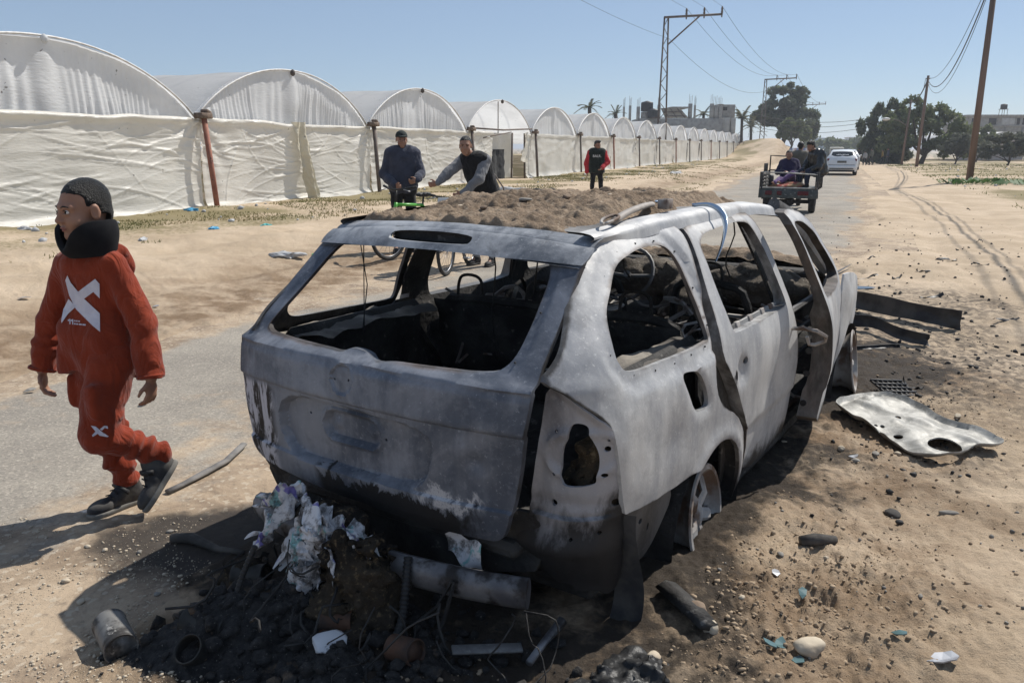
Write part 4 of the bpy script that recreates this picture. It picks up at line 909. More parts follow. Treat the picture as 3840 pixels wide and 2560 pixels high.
def person(label, loc, rz, pose, look, h=.012, size=1., group=None, hand_dirs=None, hh=None):
    J = {k: A(v) for k, v in {**STAND, **pose}.items()}
    for k in J:
        if k not in ('face', 'footL', 'footR'): J[k] = J[k]*size
    z = size; t = thing('person', label, 'person', loc, rz, group); R = frame(J['face'])
    pts = np.array([J[k] for k in J if k not in ('face', 'footL', 'footR')]); lo = pts.min(0)-.25*z; hi = pts.max(0)+.25*z
    s = SDF(lo, hi, min(h, .010) if h < .02 else h)
    nb = .5*(J['shL']+J['shR']); pv = .5*(J['hipL']+J['hipR'])
    add_head(s, J['head'], R, z*1.04, detail=h < .014)
    s.cap(J['head'] + R @ (A((-.025, 0, -.07))*z), nb + A((0, .01, .02))*z, .052*z, .065*z, .03)
    for a in 'LR':
        s.chain([J['sh'+a], J['el'+a], J['wr'+a]], [.05*z, .04*z, .028*z], .02); s.chain([J['hip'+a], J['kn'+a], J['an'+a]], [.075*z, .05*z, .038*z], .03); s.cap(nb, J['hip'+a], .07*z, .07*z, .05)
        s.cap(J['an'+a], J['an'+a] + unit(J['foot'+a])*.14*z - A((0, 0, .06*z)), .03*z, .025*z, .02)
        d = (hand_dirs or {}).get(a) or None; fd_ = unit(J['wr'+a]-J['el'+a]); dd = A(d[0]) if d else fd_; sd_ = A(d[1]) if d else A((0, -1, 0)); cu = d[2] if d else .45
        if h < .02: add_hand(s, J['wr'+a], dd, sd_, z*1.05, cu, A(d[3]) if d and len(d) > 3 else None)
        else: s.ell(J['wr'+a]+dd*.07*z, (.05*z,)*3, .02)
    ob('body', s.mesh(), look['skin'], t)
    if h < .014:
        for b in (1, -1):
            c = J['head'] + R @ (A((.0835, b*.031, -.002))*z*1.04); e = ob('eye', tr(lathe([(.0001, -.010*z), (.007*z, -.007*z), (.010*z, 0), (.007*z, .007*z), (.0001, .010*z)], 10), c), IRIS, t)
            ob('eyebrow', tube([J['head'] + R @ (A(q)*z*1.04) for q in ((.094, b*.014, .016), (.089, b*.034, .020), (.075, b*.050, .014))], [.003*z, .004*z, .002*z], 5), HAIR, t)
    st = look.get('hair')
    if st: ob('cap' if st == 'cap' else 'hair', hair_mesh(J['head'], R, z*1.04, st, hh or min(h, .007)), look.get('cap') if st == 'cap' else HAIR, t)
    if look.get('beard'):
        b_ = SDF(J['head']-.16*z, J['head']+.16*z, .007); P = lambda a, b, c: J['head'] + R @ (A((a, b, c))*z*1.04)
        b_.ell(P(.032, 0, -.072), A((.056, .056, .047))*z, .02, R).cut(P(0, 0, -.048), (0, 0, 1)); b_.ell(P(.10, 0, -.062), A((.02, .028, .012))*z, .01, R, sub=True); ob('beard', b_.mesh(), HAIR, t)
    L = look.get('loose', 1.); hb = look.get('hem', .06)
    s = SDF(lo, hi, h)
    for a in 'LR':
        i = lerp(J['sh'+a], nb, .42); s.cap(i, lerp(J['hip'+a], pv, .12) + A((0, 0, hb*z)), .112*z*L, .122*z*L, .06*z); s.cap(nb + A((0, 0, -.02*z)), J['sh'+a], .075*z, .068*z*L, .05*z)
    s.cap(nb, pv, .115*z*L, .12*z*L, .05*z)
    up = unit(nb-pv); s.cut(pv - up*(hb*.2+.05)*z, -up)
    if not look.get('sleeve'):
        for a in 'LR': s.chain([J['sh'+a], J['el'+a], lerp(J['el'+a], J['wr'+a], .93)], [.070*z*L, .062*z*L, .048*z*L], .025)
    if look.get('hood'): s.cap(nb + A((-.09, .04, .03))*z, nb + A((.09, .04, .03))*z, .055*z, k=.05); s.ell(nb + A((0, .09, -.04))*z, A((.11, .06, .09))*z, .04)
    wr_ = look.get('wrinkle', .010)*z; fr = 11
    s.disp(lambda x, y, zz: -wr_*fbm(x*fr, y*fr, zz*fr*.6, o=3, seed=int(100*abs(loc[0]))+3)); top = ob(look.get('topname', 'jacket'), s.mesh(), look['top'], t)
    if look.get('sleeve'):
        for a in 'LR':
            s = SDF(lo, hi, h); s.chain([J['sh'+a], J['el'+a], lerp(J['el'+a], J['wr'+a], .93)], [.075*z*L, .064*z*L, .048*z*L], .025); s.disp(lambda x, y, zz: -wr_*fbm(x*fr, y*fr, zz*fr, o=3, seed=9)); ob('sleeve', s.mesh(), look['sleeve'], t)
    s = SDF(lo, hi, h); PL = look.get('ploose', 1.)
    s.cap(J['hipL'], J['hipR'], .112*z, k=.05)
    for a in 'LR': s.chain([J['hip'+a], J['kn'+a], J['an'+a] + A((0, 0, .03*z))], [.095*z*PL, .070*z*PL, .052*z*PL], .03)
    s.disp(lambda x, y, zz: -.008*z*fbm(x*12, y*12, zz*9, o=3, seed=5)); ob('trousers', s.mesh(), look['pants'], t)
    if look.get('shoes'):
        for a in 'LR':
            f = unit(J['foot'+a]); hl = J['an'+a] - f*.06*z - A((0, 0, .095*z)); m, so_ = shoe_mesh(hl, hl + f*.27*z, max(h*.8, .008), z*1.1); o = ob('shoe', m, look['shoes'], t); ob('sole', so_, look.get('soles', look['shoes']), o)
    return t, J

# ---------------------------------------------------------------- the boy walking past on the left
def boy():
    B = (-1.79, 3.39, 0.); t = thing('person', 'boy in rust-red hoodie and trousers with a black neck brace, walking left', 'person', B)
    hC = A((.015, -.035, 1.362)); R = frame((-.58, -.81, -.07)); z = 1.05
    lB = A((.957, -.29, 0)); fB = A((-.29, -.957, 0))
    shL = A((.108, -.03, 1.125)); shR = A((-.118, .038, 1.12)); elL = A((.212, -.055, .885)); wrL = A((.250, -.11, .655)); elR = A((-.238, .06, .87)); wrR = A((-.288, .02, .655))
    hipL = A((.06, -.035, .73)); hipR = A((-.06, .055, .73)); knL = A((.02, -.155, .415)); anL = A((.205, .0, .268)); knR = A((-.045, .02, .41)); anR = A((.015, .03, .12))
    lo = A((-.46, -.36, -.03)); hi = A((.46, .32, 1.53))
    s = SDF(lo, hi, .0048); add_head(s, hC, R, z, .014)
    s.cap(hC + R @ A((-.03, 0, -.06)), (.03, .02, 1.15), .046, .052, .03)
    s.cap((.0, .015, 1.10), (0, .0, .80), .055, .07, .05); s.cap(shL*.8 + A((0, 0, .225)), shR*.8 + A((0, 0, .225)), .045, k=.05)
    s.chain([shL, elL, wrL], [.045, .036, .024], .02); s.chain([shR, elR, wrR], [.045, .036, .024], .02); s.chain([hipL, knL, anL], [.07, .05, .035], .03); s.chain([hipR, knR, anR], [.07, .05, .035], .03)
    add_hand(s, wrL + A((0, 0, -.005)), (-.05, -.12, -1), (-.35, -.95, 0), .84, .55, unit((-.9, .3, 0)))
    add_hand(s, wrR + A((0, 0, -.005)), (.04, -.15, -1), (.1, -1, .0), .84, .55, unit((.9, .2, 0)))
    ob('body', s.mesh(), SKIN, t)
    P = lambda a, b, c: hC + R @ (A((a, b, c))*z)
    for b in (1, -1):
        e = ob('eye', tr(lathe([(.0001, -.0105), (.006, -.0086), (.0105, 0), (.006, .0086), (.0001, .0105)], 14), P(.0815, b*.031, -.002)), EYEW, t)
        ob('iris', tr(lathe([(.0001, -.0058), (.0035, -.0048), (.0058, 0), (.0035, .0048), (.0001, .0058)], 12), P(.0880, b*.032, -.0015)), IRIS, e)
        ob('eyebrow', tube([P(.0945, b*.012, .016), P(.0925, b*.026, .0225), P(.084, b*.044, .019), P(.074, b*.053, .010)], [.0025, .0042, .0035, .0012], 6, flat=(1, .7)), HAIR, t)
        ob('eyelash', tube([P(.093, b*.019, .003), P(.0945, b*.031, .0075), P(.088, b*.044, .003)], [.001, .0016, .001], 4), HAIR, t)
    ob('lips', join([tube([P(.092, -.019, -.064), P(.0985, -.008, -.0605), P(.0975, 0, -.0615), P(.0985, .008, -.0605), P(.092, .019, -.064)], [.001, .0035, .0035, .0035, .001], 6), tube([P(.091, -.017, -.0675), P(.096, 0, -.0715), P(.091, .017, -.0675)], [.001, .0045, .001], 6)]), LIPS, t)
    ob('hair', hair_mesh(hC, R, z, 'short', .0042), HAIR, t)
    # neck brace: a tall padded collar whose two front flaps part below the mouth
    def brace(u, v, th=0.):
        a = lerp(-pi, pi, u); ab = np.abs(a)
        top = -.046 - .10*np.exp(-(a/.60)**2) - .020*sstep(2.0, 3.0, ab) + .004*np.exp(-((ab-1.2)/.35)**2); bot = -.19 + .012*sstep(1.2, 2.8, ab)
        u_ = lerp(bot, top, v); fl = .5+.5*np.sin((v-.15)*pi*.9)
        rf = .098 + .034*fl + th; rs_ = .080 + .026*fl + th
        g = 1 + .14*np.exp(-((ab-.70)/.42)**2)*v
        return hC + (np.stack([-.012 + rf*np.cos(a)*g*np.where(ab > pi/2, .80, 1.), rs_*np.sin(a)*g, u_ + .0*a], -1)) @ R.T
    V1, F1 = grid(90, 22, brace); (vf, mi) = shell(V1, F1, 0); V2 = grid(90, 22, lambda u, v: brace(u, v, -.016))[0]; vf = (np.concatenate([V1, V2]), vf[1])
    ob('neck_brace', vf, pm('black_foam_fabric', (.006, .006, .008), (.010, .010, .012), 20, rough=.75, bst=.3, bsc=200, spec=.2), t, auto=50)
    RED = fabric('rust_red_jersey', (.235, .038, .016), (.19, .030, .013)); 
    # hoodie body
    s = SDF(lo, hi, .006); Rb = np.stack([lB, fB, A((0, 0, 1))], 1)
    s.bx((.0, -.0, .93), (.122, .086, .25), .075, .02, Rb); s.bx((-.01, -.005, .75), (.158, .106, .16), .08, .08, Rb)
    s.cap(shL*.82 + A((0, 0, .205)), (.02, .01, 1.165), .054, .052, .04); s.cap(shR*.82 + A((0, 0, .205)), (.0, .01, 1.165), .054, .052, .04)
    s.cap(shL, elL, .054, .062, .03); s.cap(shR, elR, .054, .062, .03)
    s.cut((0, 0, .652), (-.12*lB[0], -.1, -1)); 
    for e, w_ in ((elL, wrL), (elR, wrR)):
        d = unit(w_-e); sl, (X, Y, Z) = s._w(lo, hi, 0); q = e + d*.01; m = ((X-q[0])*d[0] + (Y-q[1])*d[1] + (Z-q[2])*d[2]); near_ = ((X-q[0])**2 + (Y-q[1])**2 + (Z-q[2])**2 < .16**2) & (np.abs(X) > .15); s.f = np.where(near_, np.maximum(s.f, m.astype(np.float32)), s.f)
    s.ell((.045, .07, 1.172), (.08, .045, .04), .03); s.ell((.055, .10, 1.10), (.075, .035, .07), .05)       # hood lying on the back
    s.ell((.015, .0, 1.24), (.066, .066, .06), .01, sub=True)
    def wr(x, y, zz):
        f = -.008*fbm(x*7, y*7, zz*4.5, o=3, seed=31) - .007*np.sin(zz*30 + x*34 + 5*fbm(x*5, y*5, zz*5, o=2, seed=33))*sstep(.95, .68, zz)
        d_ = x*lB[0]+y*lB[1]; f = f - .006*np.sin(d_*60 + 6*fbm(x*4, y*4, zz*3, o=2, seed=35))*sstep(.80, .66, zz); return f
    s.disp(wr); tor = s
    ob('hoodie', s.mesh(), RED, t)
    for nm, a, e, w_ in (('L', shL, elL, wrL), ('R', shR, elR, wrR)):
        s = SDF(lo, hi, .006); d = unit(w_-e); s.cap(lerp(a, e, .75), e, .053, .053, .02); s.cap(e, w_ + d*.03, .054, .053, .03); s.cut(w_ + d*.005, d)
        s.ell(w_ + d*.03, (.044, .044, .05), .01, sub=True)
        s.disp(lambda x, y, zz: -.007*fbm(x*9, y*9, zz*9, o=3, seed=41) - .003*np.sin(zz*60 + 50*x + 6*fbm(x*6, y*6, zz*6, o=2, seed=43))); ob('sleeve', s.mesh(), RED, t)
    for e, w_, r_ in ((elL, wrL, .0625), (elR, wrR, .0625)):                 # sewn cuffs and the half-sleeve hems
        d = unit(w_-e); a_ = unit(np.cross(d, (0, 1, .2))); b_ = np.cross(d, a_); c_ = w_ - d*.006
        ob('cuff', tube([c_ + (a_*cos(q)+b_*sin(q))*.0535 for q in np.linspace(0, 2*pi, 25)], .0045, 5, False, (1, 1.6)), RED, t)
    # trousers
    s = SDF(lo, hi, .006); s.cap(hipL, hipR, .115, k=.05)
    s.chain([hipL, knL], [.100, .078], .03); s.chain([knL, anL], [.076, .058], .03); s.chain([hipR, knR, anR + A((0, 0, .03))], [.100, .080, .060], .03)
    s.bx(lerp(hipL, knL, .50) + A((.01, -.075, 0)), (.05, .03, .075), .02, .015, frame((-.5, -.85, 0))); s.bx(lerp(hipR, knR, .5) + A((-.07, -.03, 0)), (.045, .03, .075), .02, .015, frame((-.9, -.4, 0)))
    a2 = unit(anL-knL)
    def wp(x, y, zz):
        f = -.009*fbm(x*8, y*8, zz*7, o=3, seed=51)
        tL = ((x-knL[0])*a2[0] + (y-knL[1])*a2[1] + (zz-knL[2])*a2[2])/np.linalg.norm(anL-knL); f = f - .008*np.sin(tL*26 + 3*noise(x*9, y*9, zz*9, seed=53))*sstep(.1, .6, tL)*(zz > .2)
        f = f - .008*np.sin(zz*70 + 3*noise(x*8, y*8, zz*8, seed=55))*sstep(.36, .2, zz)*(x < .09); f = f - .005*np.sin(zz*48 + x*30 + 4*noise(x*9, y*9, zz*9, seed=57))*np.exp(-((zz-.46)/.1)**2); return f
    s.disp(wp); tro = s; ob('trousers', s.mesh(), RED, t)
    # shoes
    SH = pm('dusty_black_boot', (.035, .034, .036), (.09, .085, .078), 14, rough=.75, bst=.3); SO = pm('grey_sole', (.20, .19, .17), (.13, .125, .115), 20, rough=.85); ST = pm('boot_strap', (.02, .02, .022), rough=.6)
    for hl, to, up, an in ((A((.055, .075, .012)), A((-.085, -.125, .010)), None, anR), (A((.262, .018, .212)), A((.165, -.105, .035)), (-.75, -.35, .42), anL)):
        m, so_ = shoe_mesh(hl, to, .005, 1.06, up); o = ob('shoe', m, SH, t); ob('sole', so_, SO, o)
        d = unit(to-hl); u = unit(A((0, 0, 1)) - d*d[2]) if up is None else unit(A(up)-d*np.dot(up, d)); sd_ = np.cross(u, d)
        c = hl + d*.085 + u*.085; ob('strap', tube([c + (sd_*cos(a)*.047 + (d*.6 + u*.8)*sin(a)*.030) for a in np.linspace(-.5, pi+.5, 14)], .006, 6, flat=(1, 2.2)), ST, o)
        for i in range(4): cc = hl + d*(.10+.022*i) + u*(.098-.017*i); ob('lace', tube([cc-sd_*.03, cc+u*.012, cc+sd_*.03], .0035, 5), ST, o)
    # the printed crosses and lettering, laid on the cloth
    PR = pm('white_print', (.62, .60, .66), (.55, .53, .60), 30, rough=.6)
    def probe_z3(zx, zy, c, n):
        u_ = (100+zx/1.1614)*1024/3840; v_ = (650+zy/1.1614)*1024/3840; a_ = (u_-512)/800; b_ = (341-v_)/800
        d_ = A((a_, cos(PITCH)+b_*sin(PITCH), -sin(PITCH)+b_*cos(PITCH))); o_ = A((0, 0, CAMH))-A(B); tt = np.dot(A(c)-o_, n)/np.dot(d_, n); return o_ + d_*tt
    def decal(polys, name, S, c, n, off=.006):
        n = unit(n); ex = unit(np.cross((0, 0, 1), n)); ey = np.cross(n, ex); parts = []
        for pl in polys:
            Q = A([((p-c) @ ex, (p-c) @ ey) for p in (probe_z3(x_, y_, c, n) for x_, y_ in pl)])
            if np.cross(Q[1]-Q[0], Q[2]-Q[1]) < 0: pass
            V, T_ = panel(Q, [], .007); W3 = []
            for a_, b_ in V:
                pp = A(c) + ex*a_ + ey*b_; vd = unit(pp - (A((0, 0, CAMH))-A(B))); p0 = pp - vd*.16; hit = None
                for k_ in range(140):
                    p1 = p0 + vd*.0025*k_; ii = np.round((p1-S.lo)/S.h).astype(int)
                    if (ii < 0).any() or (ii >= S.n).any(): continue
                    fv = float(S.f[tuple(ii)])
                    if fv < .002: hit = p1 - vd*(off + fv); break
                W3.append(hit if hit is not None else A(c) + ex*a_ + ey*b_)
            W3 = A(W3); dep = -((W3-(A((0, 0, CAMH))-A(B))) @ unit(A(c)-(A((0, 0, CAMH))-A(B)))); dd = ((V[:, None]-V[None])**2).sum(-1); wgt = np.exp(-dd/.012**2); dep2 = (wgt*dep[None]).sum(1)/wgt.sum(1); W3 = W3 - unit(A(c)-(A((0, 0, CAMH))-A(B)))*(np.maximum(dep2, dep-.002)-dep)[:, None]
            parts.append((W3, [tuple(q) for q in T_]))
        return ob(name, join(parts), PR, t)
    cx_ = [[(177, 443), (192, 475), (245, 540), (318, 608), (320, 689), (285, 660), (215, 590), (185, 530), (168, 465)], [(182, 545), (215, 578), (180, 610), (152, 650), (150, 640), (160, 590)], [(222, 515), (298, 458), (317, 480), (318, 543), (290, 515), (245, 548)]]
    decal(cx_, 'printed_cross', tor, A((0, 0, .98)) + fB*.11, fB)
    tx = [[(179, 636), (187, 632), (191, 633), (191, 655), (186, 654), (186, 640), (180, 642)], [(192, 637), (199, 633), (203, 634), (203, 657), (198, 656), (198, 641), (192, 643)]]
    for row, (y0, segs) in enumerate(((637, [(206, 213), (215, 222), (225, 232)]), (650, [(206, 214), (216, 224), (227, 240), (243, 257)]))):
        for a_, b_ in segs: tx.append([(a_, y0+(a_-206)*.10), (b_, y0+(b_-206)*.10), (b_, y0+6+(b_-206)*.10), (a_, y0+6+(a_-206)*.10)])
    decal(tx, 'printed_lettering', tor, A((0, 0, .90)) + fB*.11, fB)
    kn = [[(279, 1096), (300, 1100), (330, 1125), (358, 1143), (352, 1146), (318, 1140), (300, 1122)], [(300, 1122), (312, 1130), (288, 1145), (284, 1138)], [(318, 1112), (338, 1096), (352, 1098), (355, 1110), (340, 1106), (328, 1118)]]
    decal(kn, 'knee_print', tro, knL + A((-.03, -.06, .0)), unit((-.5, -.85, .15)), .006)
    return t
boy()

# ---------------------------------------------------------------- the men by the greenhouses
NAVY = fabric('slate_navy_fleece', (.055, .06, .085)); BLK = fabric('black_cloth', (.016, .016, .018)); GRY = fabric('grey_cloth', (.20, .20, .21)); PALE = fabric('pale_grey_denim', (.30, .31, .32)); REDS = fabric('bright_red_cloth', (.50, .035, .045)); DG = fabric('dark_green_black', (.02, .026, .022))
SHOE = pm('dark_shoe', (.03, .028, .027), rough=.7)
_sk = dict(skin=SKIN, shoes=SHOE)
x_, y_ = -1.66, 12.4
person('man in dark cap and slate hooded sweatshirt holding the green bicycle', (x_, y_, gzr(x_, y_)), radians(8), dict(elL=(.27, -.02, 1.17), wrL=(.20, -.24, 1.08), elR=(-.27, .0, 1.15), wrR=(-.12, -.25, 1.0), face=(.12, -1, -.02)),
       dict(_sk, hair='cap', cap=pm('cap_cloth', (.025, .032, .03), rough=.9), top=NAVY, pants=BLK, hood=True, loose=1.16, topname='hoodie', beard=True, wrinkle=.014), h=.011, size=1.03,
       hand_dirs={'L': ((-.75, -.5, -.3), (0, -.3, 1), 1.0), 'R': ((.8, -.4, -.2), (0, -.3, 1), 1.0)})
x_, y_ = -.40, 11.2
person('smiling man in black vest over grey sleeves leaning on a second bicycle', (x_, y_, gzr(x_, y_)+.0), radians(-28), dict(head=(-.12, -.24, 1.60), neck=(-.07, -.13, 1.47), shL=(.10, -.10, 1.41), shR=(-.24, -.10, 1.41), elL=(.10, -.28, 1.17), wrL=(-.07, -.42, .98), elR=(-.35, -.34, 1.24), wrR=(-.40, -.50, 1.12), hipL=(.10, .05, .93), hipR=(-.08, .05, .93), face=(.42, -.9, -.05)),
       dict(_sk, hair='short', top=BLK, sleeve=GRY, pants=PALE, topname='vest', loose=1.05), h=.011, size=1.02, hand_dirs={'L': ((-.7, -.6, -.2), (0, -.2, 1), 1.0), 'R': ((-.7, -.6, -.2), (0, -.2, 1), 1.0)})
x_, y_ = 2.36, 22.8
mt, mj = person('young man in open black jacket with red sleeves and slim black trousers, standing', (x_, y_, gzr(x_, y_)), radians(5), dict(elL=(.30, -.02, 1.18), wrL=(.10, -.22, 1.02), elR=(-.28, .05, 1.16), wrR=(-.27, -.0, .90), face=(.45, -.9, -.2), knL=(.13, -.02, .5), anL=(.15, .02, .1), knR=(-.12, -.02, .5), anR=(-.14, .02, .1)),
       dict(_sk, hair='quiff', top=DG, sleeve=REDS, pants=BLK, loose=1.22, ploose=.85, hem=-.02), h=.013, size=.99)
def lettering(txt, size, mat, parent, loc, rot, name='lettering'):
    cu = bpy.data.curves.new('t', 'FONT'); cu.body = txt; cu.size = size; cu.align_x = 'CENTER'; cu.extrude = .002
    o = bpy.data.objects.new('t', cu); col.objects.link(o); bpy.context.view_layer.update()
    me = bpy.data.meshes.new_from_object(o.evaluated_get(bpy.context.evaluated_depsgraph_get())); bpy.data.objects.remove(o); me.materials.clear(); me.materials.append(mat)
    n = bpy.data.objects.new(name, me); col.objects.link(n); n.parent = parent; n.location = loc; n.rotation_euler = rot; return n
lettering('BALR.', .095, pm('white_lettering', (.75, .73, .7), rough=.7), mt, (-.03, -.165, 1.30), (pi/2, 0, 0))

# ================================================================ BICYCLES, CART, CARS ON THE ROAD
RUB = pm('tyre_rubber', (.022, .022, .023), (.045, .043, .04), 20, rough=.85, bst=.4, bsc=120)
STEEL = pm('dull_steel', (.34, .34, .35), (.22, .22, .23), 12, rough=.4, metal=.8)
BLKP = pm('black_plastic', (.02, .02, .021), (.035, .034, .033), 15, rough=.55)
def bicycle(label, loc, rz, paint, extra=None):
    """local: forward = -y"""
    t = thing('bicycle', label, 'bicycle', loc, rz); r = .32
    for nm, yy in (('front_wheel', -.52), ('rear_wheel', .52)):
        w_ = ob(nm, tube([(0, yy + r*cos(a), r + .02 + r*sin(a)) for a in np.linspace(0, 2*pi, 33)], .024, 8, caps=False), RUB, t)
        ob('rim', tube([(0, yy + (r-.03)*cos(a), r + .02 + (r-.03)*sin(a)) for a in np.linspace(0, 2*pi, 33)], .009, 5, caps=False), STEEL, w_)
        ob('spokes', join([tube([(.02, yy, r+.02), (0, yy + (r-.03)*cos(a), r + .02 + (r-.03)*sin(a))], .0025, 3) for a in np.linspace(0, 2*pi, 16, endpoint=False)]), STEEL, w_)
    hd = (0, -.36, .80); hd2 = (0, -.39, .66); st = (0, .16, .74); bb = (0, .05, .32); ra = (0, .52, r+.02)
    ob('frame', join([tube([hd, hd2], .026, 8), tube([(0, -.37, .77), st], .022, 8), tube([hd2, bb], .026, 8), tube([st, bb], .019, 8)] + [tube([(s*.02, p[1], p[2]), (s*.055, .52, r+.02)], .012, 6) for s in (-1, 1) for p in (st, bb)]), paint, t)
    ob('fork', join([tube([(s*.045, -.40, .62), (s*.05, -.46, .5), (s*.05, -.52, r+.02)], [.019, .017, .012], 7) for s in (-1, 1)] + [box((0, -.40, .63), (.13, .05, .05), .01)]), paint, t)
    ob('handlebar', join([tube([(0, -.36, .80), (0, -.35, .97)], .016, 7), tube([(-.33, -.27, 1.02), (-.15, -.36, .99), (0, -.38, .98), (.15, -.36, .99), (.33, -.27, 1.02)], .014, 7)]), BLKP, t)
    for s in (-1, 1):
        ob('grip', tube([(s*.20, -.33, 1.0), (s*.33, -.27, 1.02)], .019, 7), RUB, t); ob('brake_lever', tube([(s*.18, -.38, .985), (s*.30, -.37, .96)], .007, 5), STEEL, t)
    ob('saddle', join([tr(lathe([(.02, -.05), (.06, -.03), (.07, 0), (.05, .03), (.015, .04)], 12), (0, .24, .89), None, (1, 1.6, .8)), tube([(0, .06, .885), (0, .2, .885)], [.02, .04], 8), tube([(0, .17, .70), (0, .2, .87)], .014, 6)]), BLKP, t)
    ob('crank', join([tr(lathe([(.09, -.004), (.09, .004)], 20), (.05, .05, .32), (0, pi/2, 0)), tube([(.07, .05, .32), (.08, -.02, .17)], .012, 5), tube([(-.07, .05, .32), (-.08, .12, .47)], .012, 5), box((.12, -.02, .17), (.09, .08, .02), .005), box((-.12, .12, .47), (.09, .08, .02), .005)]), STEEL, t)
    if extra: ob('front_box', extra[0], extra[1], t)
    return t
GREEN = pm('lime_green_paint', (.10, .42, .05), (.08, .36, .04), 10, rough=.35, spec=.5)
bicycle('lime green bicycle held by the man in the cap', (-1.42, 11.75, gzr(-1.42, 11.75)), radians(-38), GREEN)
bicycle('dark bicycle with white front panel held by the man in the vest', (-.72, 10.75, gzr(-.72, 10.75)), radians(-14), pm('maroon_black_paint', (.05, .02, .022), (.03, .02, .02), 10, rough=.4), (tr(box((0, 0, 0), (.24, .02, .30), .008), (0, -.48, .84), (-.2, 0, 0)), pm('white_panel', (.62, .62, .60), rough=.6)))

def tyre(r, w_, n=28): return tr(lathe([(r*.62, -w_*.40), (r*.88, -w_*.5), (r*.98, -w_*.42), (r, -w_*.2), (r, w_*.2), (r*.98, w_*.42), (r*.88, w_*.5), (r*.62, w_*.40)], n), (0, 0, 0), (0, pi/2, 0))
def cargo_cart():
    """three-wheeled cargo motorcycle seen from behind; local: forward = +y, tail at y=0"""
    t = thing('cargo_tricycle', 'black three-wheeled cargo motorcycle with open slatted bed carrying people', 'cargo tricycle', (6.86, 20.2, .0), radians(-24))
    FR = pm('worn_black_frame', (.025, .026, .028), (.07, .065, .06), 8, rough=.6, c3=(.22, .2, .18), s3=18, bst=.2); BOARD = pm('scuffed_green_board', (.035, .045, .045), (.08, .085, .08), 6, rough=.6, c3=(.3, .29, .27), s3=20); WH = pm('worn_white_edge', (.55, .54, .5), (.3, .29, .27), 12, rough=.6)
    W2 = .66; L = 1.65; zb = .60
    ob('bed_floor', box((0, L/2, zb), (2*W2, L, .05), .01), BOARD, t)
    ob('tail_board', tr(box((0, 0, 0), (1.40, .035, .24), .008), (0, -.03, zb-.10), (-.25, 0, 0)), BOARD, t)
    ob('tail_edge', box((0, -.005, zb+.035), (1.36, .05, .03), .008), WH, t)
    for x_, w_ in ((-.46, .16), (-.20, .12), (.36, .26)): ob('tail_lamp', tr(box((x_, 0, 0), (w_, .03, .10), .008), (0, -.055, zb-.09), (-.25, 0, 0)), pm('dark_red_lens', (.13, .012, .012), (.06, .008, .008), 30, rough=.3), t)
    for s in (-1, 1):
        for i in range(4): ob('side_slat', box((s*W2, L/2, zb+.07+.085*i), (.025, L, .065), .006), FR if s < 0 else pm('scuffed_side', (.16, .155, .145), (.05, .05, .048), 9, rough=.6), t)
        for yy in (.02, .55, 1.1, L-.02): ob('side_post', box((s*(W2+.02), yy, zb+.20), (.035, .05, .44), .006), FR, t)
        ob('rack', join([box((s*W2, .78, zb+.40), (.03, .62, .03), .005), box((s*W2, .78, zb+.60), (.03, .62, .03), .005)] + [box((s*W2, .50+.14*i, zb+.50), (.03, .04, .2), .004) for i in range(5)]), FR, t)
        ob('tail_stay', box((s*(W2-.02), -.01, zb+.20), (.04, .05, .42), .006), FR, t)
        w_ = ob('rear_wheel', tr(tyre(.275, .15), (s*.55, .55, .275)), RUB, t); ob('hub', tr(lathe([(.15, -.05), (.15, .03), (.06, .06)], 16), (s*.58, .55, .275), (0, s*pi/2, 0)), FR, w_)
        ob('mud_guard', tr(grid(6, 10, lambda u, v: np.stack([s*lerp(.46, .66, u), .55+.32*np.cos(lerp(.2, pi-.2, v)), .275+.30*np.sin(lerp(.2, pi-.2, v))], -1))), FR, t)
    ob('tail_rail', tube([(-W2, -.02, zb+.41), (0, -.03, zb+.40), (W2, -.02, zb+.36)], .018, 6), WH, t)
    ob('rear_axle', join([tube([(-.5, .55, .275), (.5, .55, .275)], .05, 8), tr(lathe([(.02, -.12), (.11, -.07), (.13, 0), (.11, .07), (.02, .12)], 14), (0, .55, .27))]), FR, t)
    ob('chassis', join([box((s*.25, 1.1, .47), (.07, 2.2, .10), .01) for s in (-1, 1)] + [box((0, .12, .44), (.8, .05, .08), .01), box((-.1, .06, .42), (.18, .03, .12), .01)]), FR, t)
    ob('number_plate', box((-.18, .03, .44), (.17, .012, .11), .003), pm('yellow_plate', (.40, .27, .05), (.25, .17, .05), 20, rough=.5), t)
    ob('front_guard', join([tube([(-W2, L, zb+.1), (-W2, L, zb+.80), (-.2, L+.02, zb+.78)], .022, 6), tube([(-.2, L+.02, zb+.78), (-.2, L, zb+.1)], .018, 6), tube([(-W2, L, zb+.42), (W2, L, zb+.42)], .018, 6)]), FR, t)
    fw = ob('front_wheel', tr(tyre(.27, .11), (.02, 3.05, .27)), RUB, t)
    ob('front_fork', join([tube([(s*.08, 3.05, .27), (s*.08, 2.75, 1.02)], .025, 7) for s in (-1, 1)] + [tube([(-.36, 2.62, 1.12), (0, 2.74, 1.06), (.36, 2.62, 1.12)], .015, 6)]), FR, t)
    ob('engine_and_seat', join([box((0, 2.1, .55), (.32, .6, .34), .06), box((0, 2.0, .80), (.34, .55, .12), .04), box((0, 2.5, .82), (.28, .36, .22), .08)]), FR, t)
    return t
cart = cargo_cart()
def on_cart(x, y, z): v = Matrix.Rotation(radians(-24), 3, 'Z') @ Vector((x, y, z)); return (6.86+v.x, 20.2+v.y, v.z)
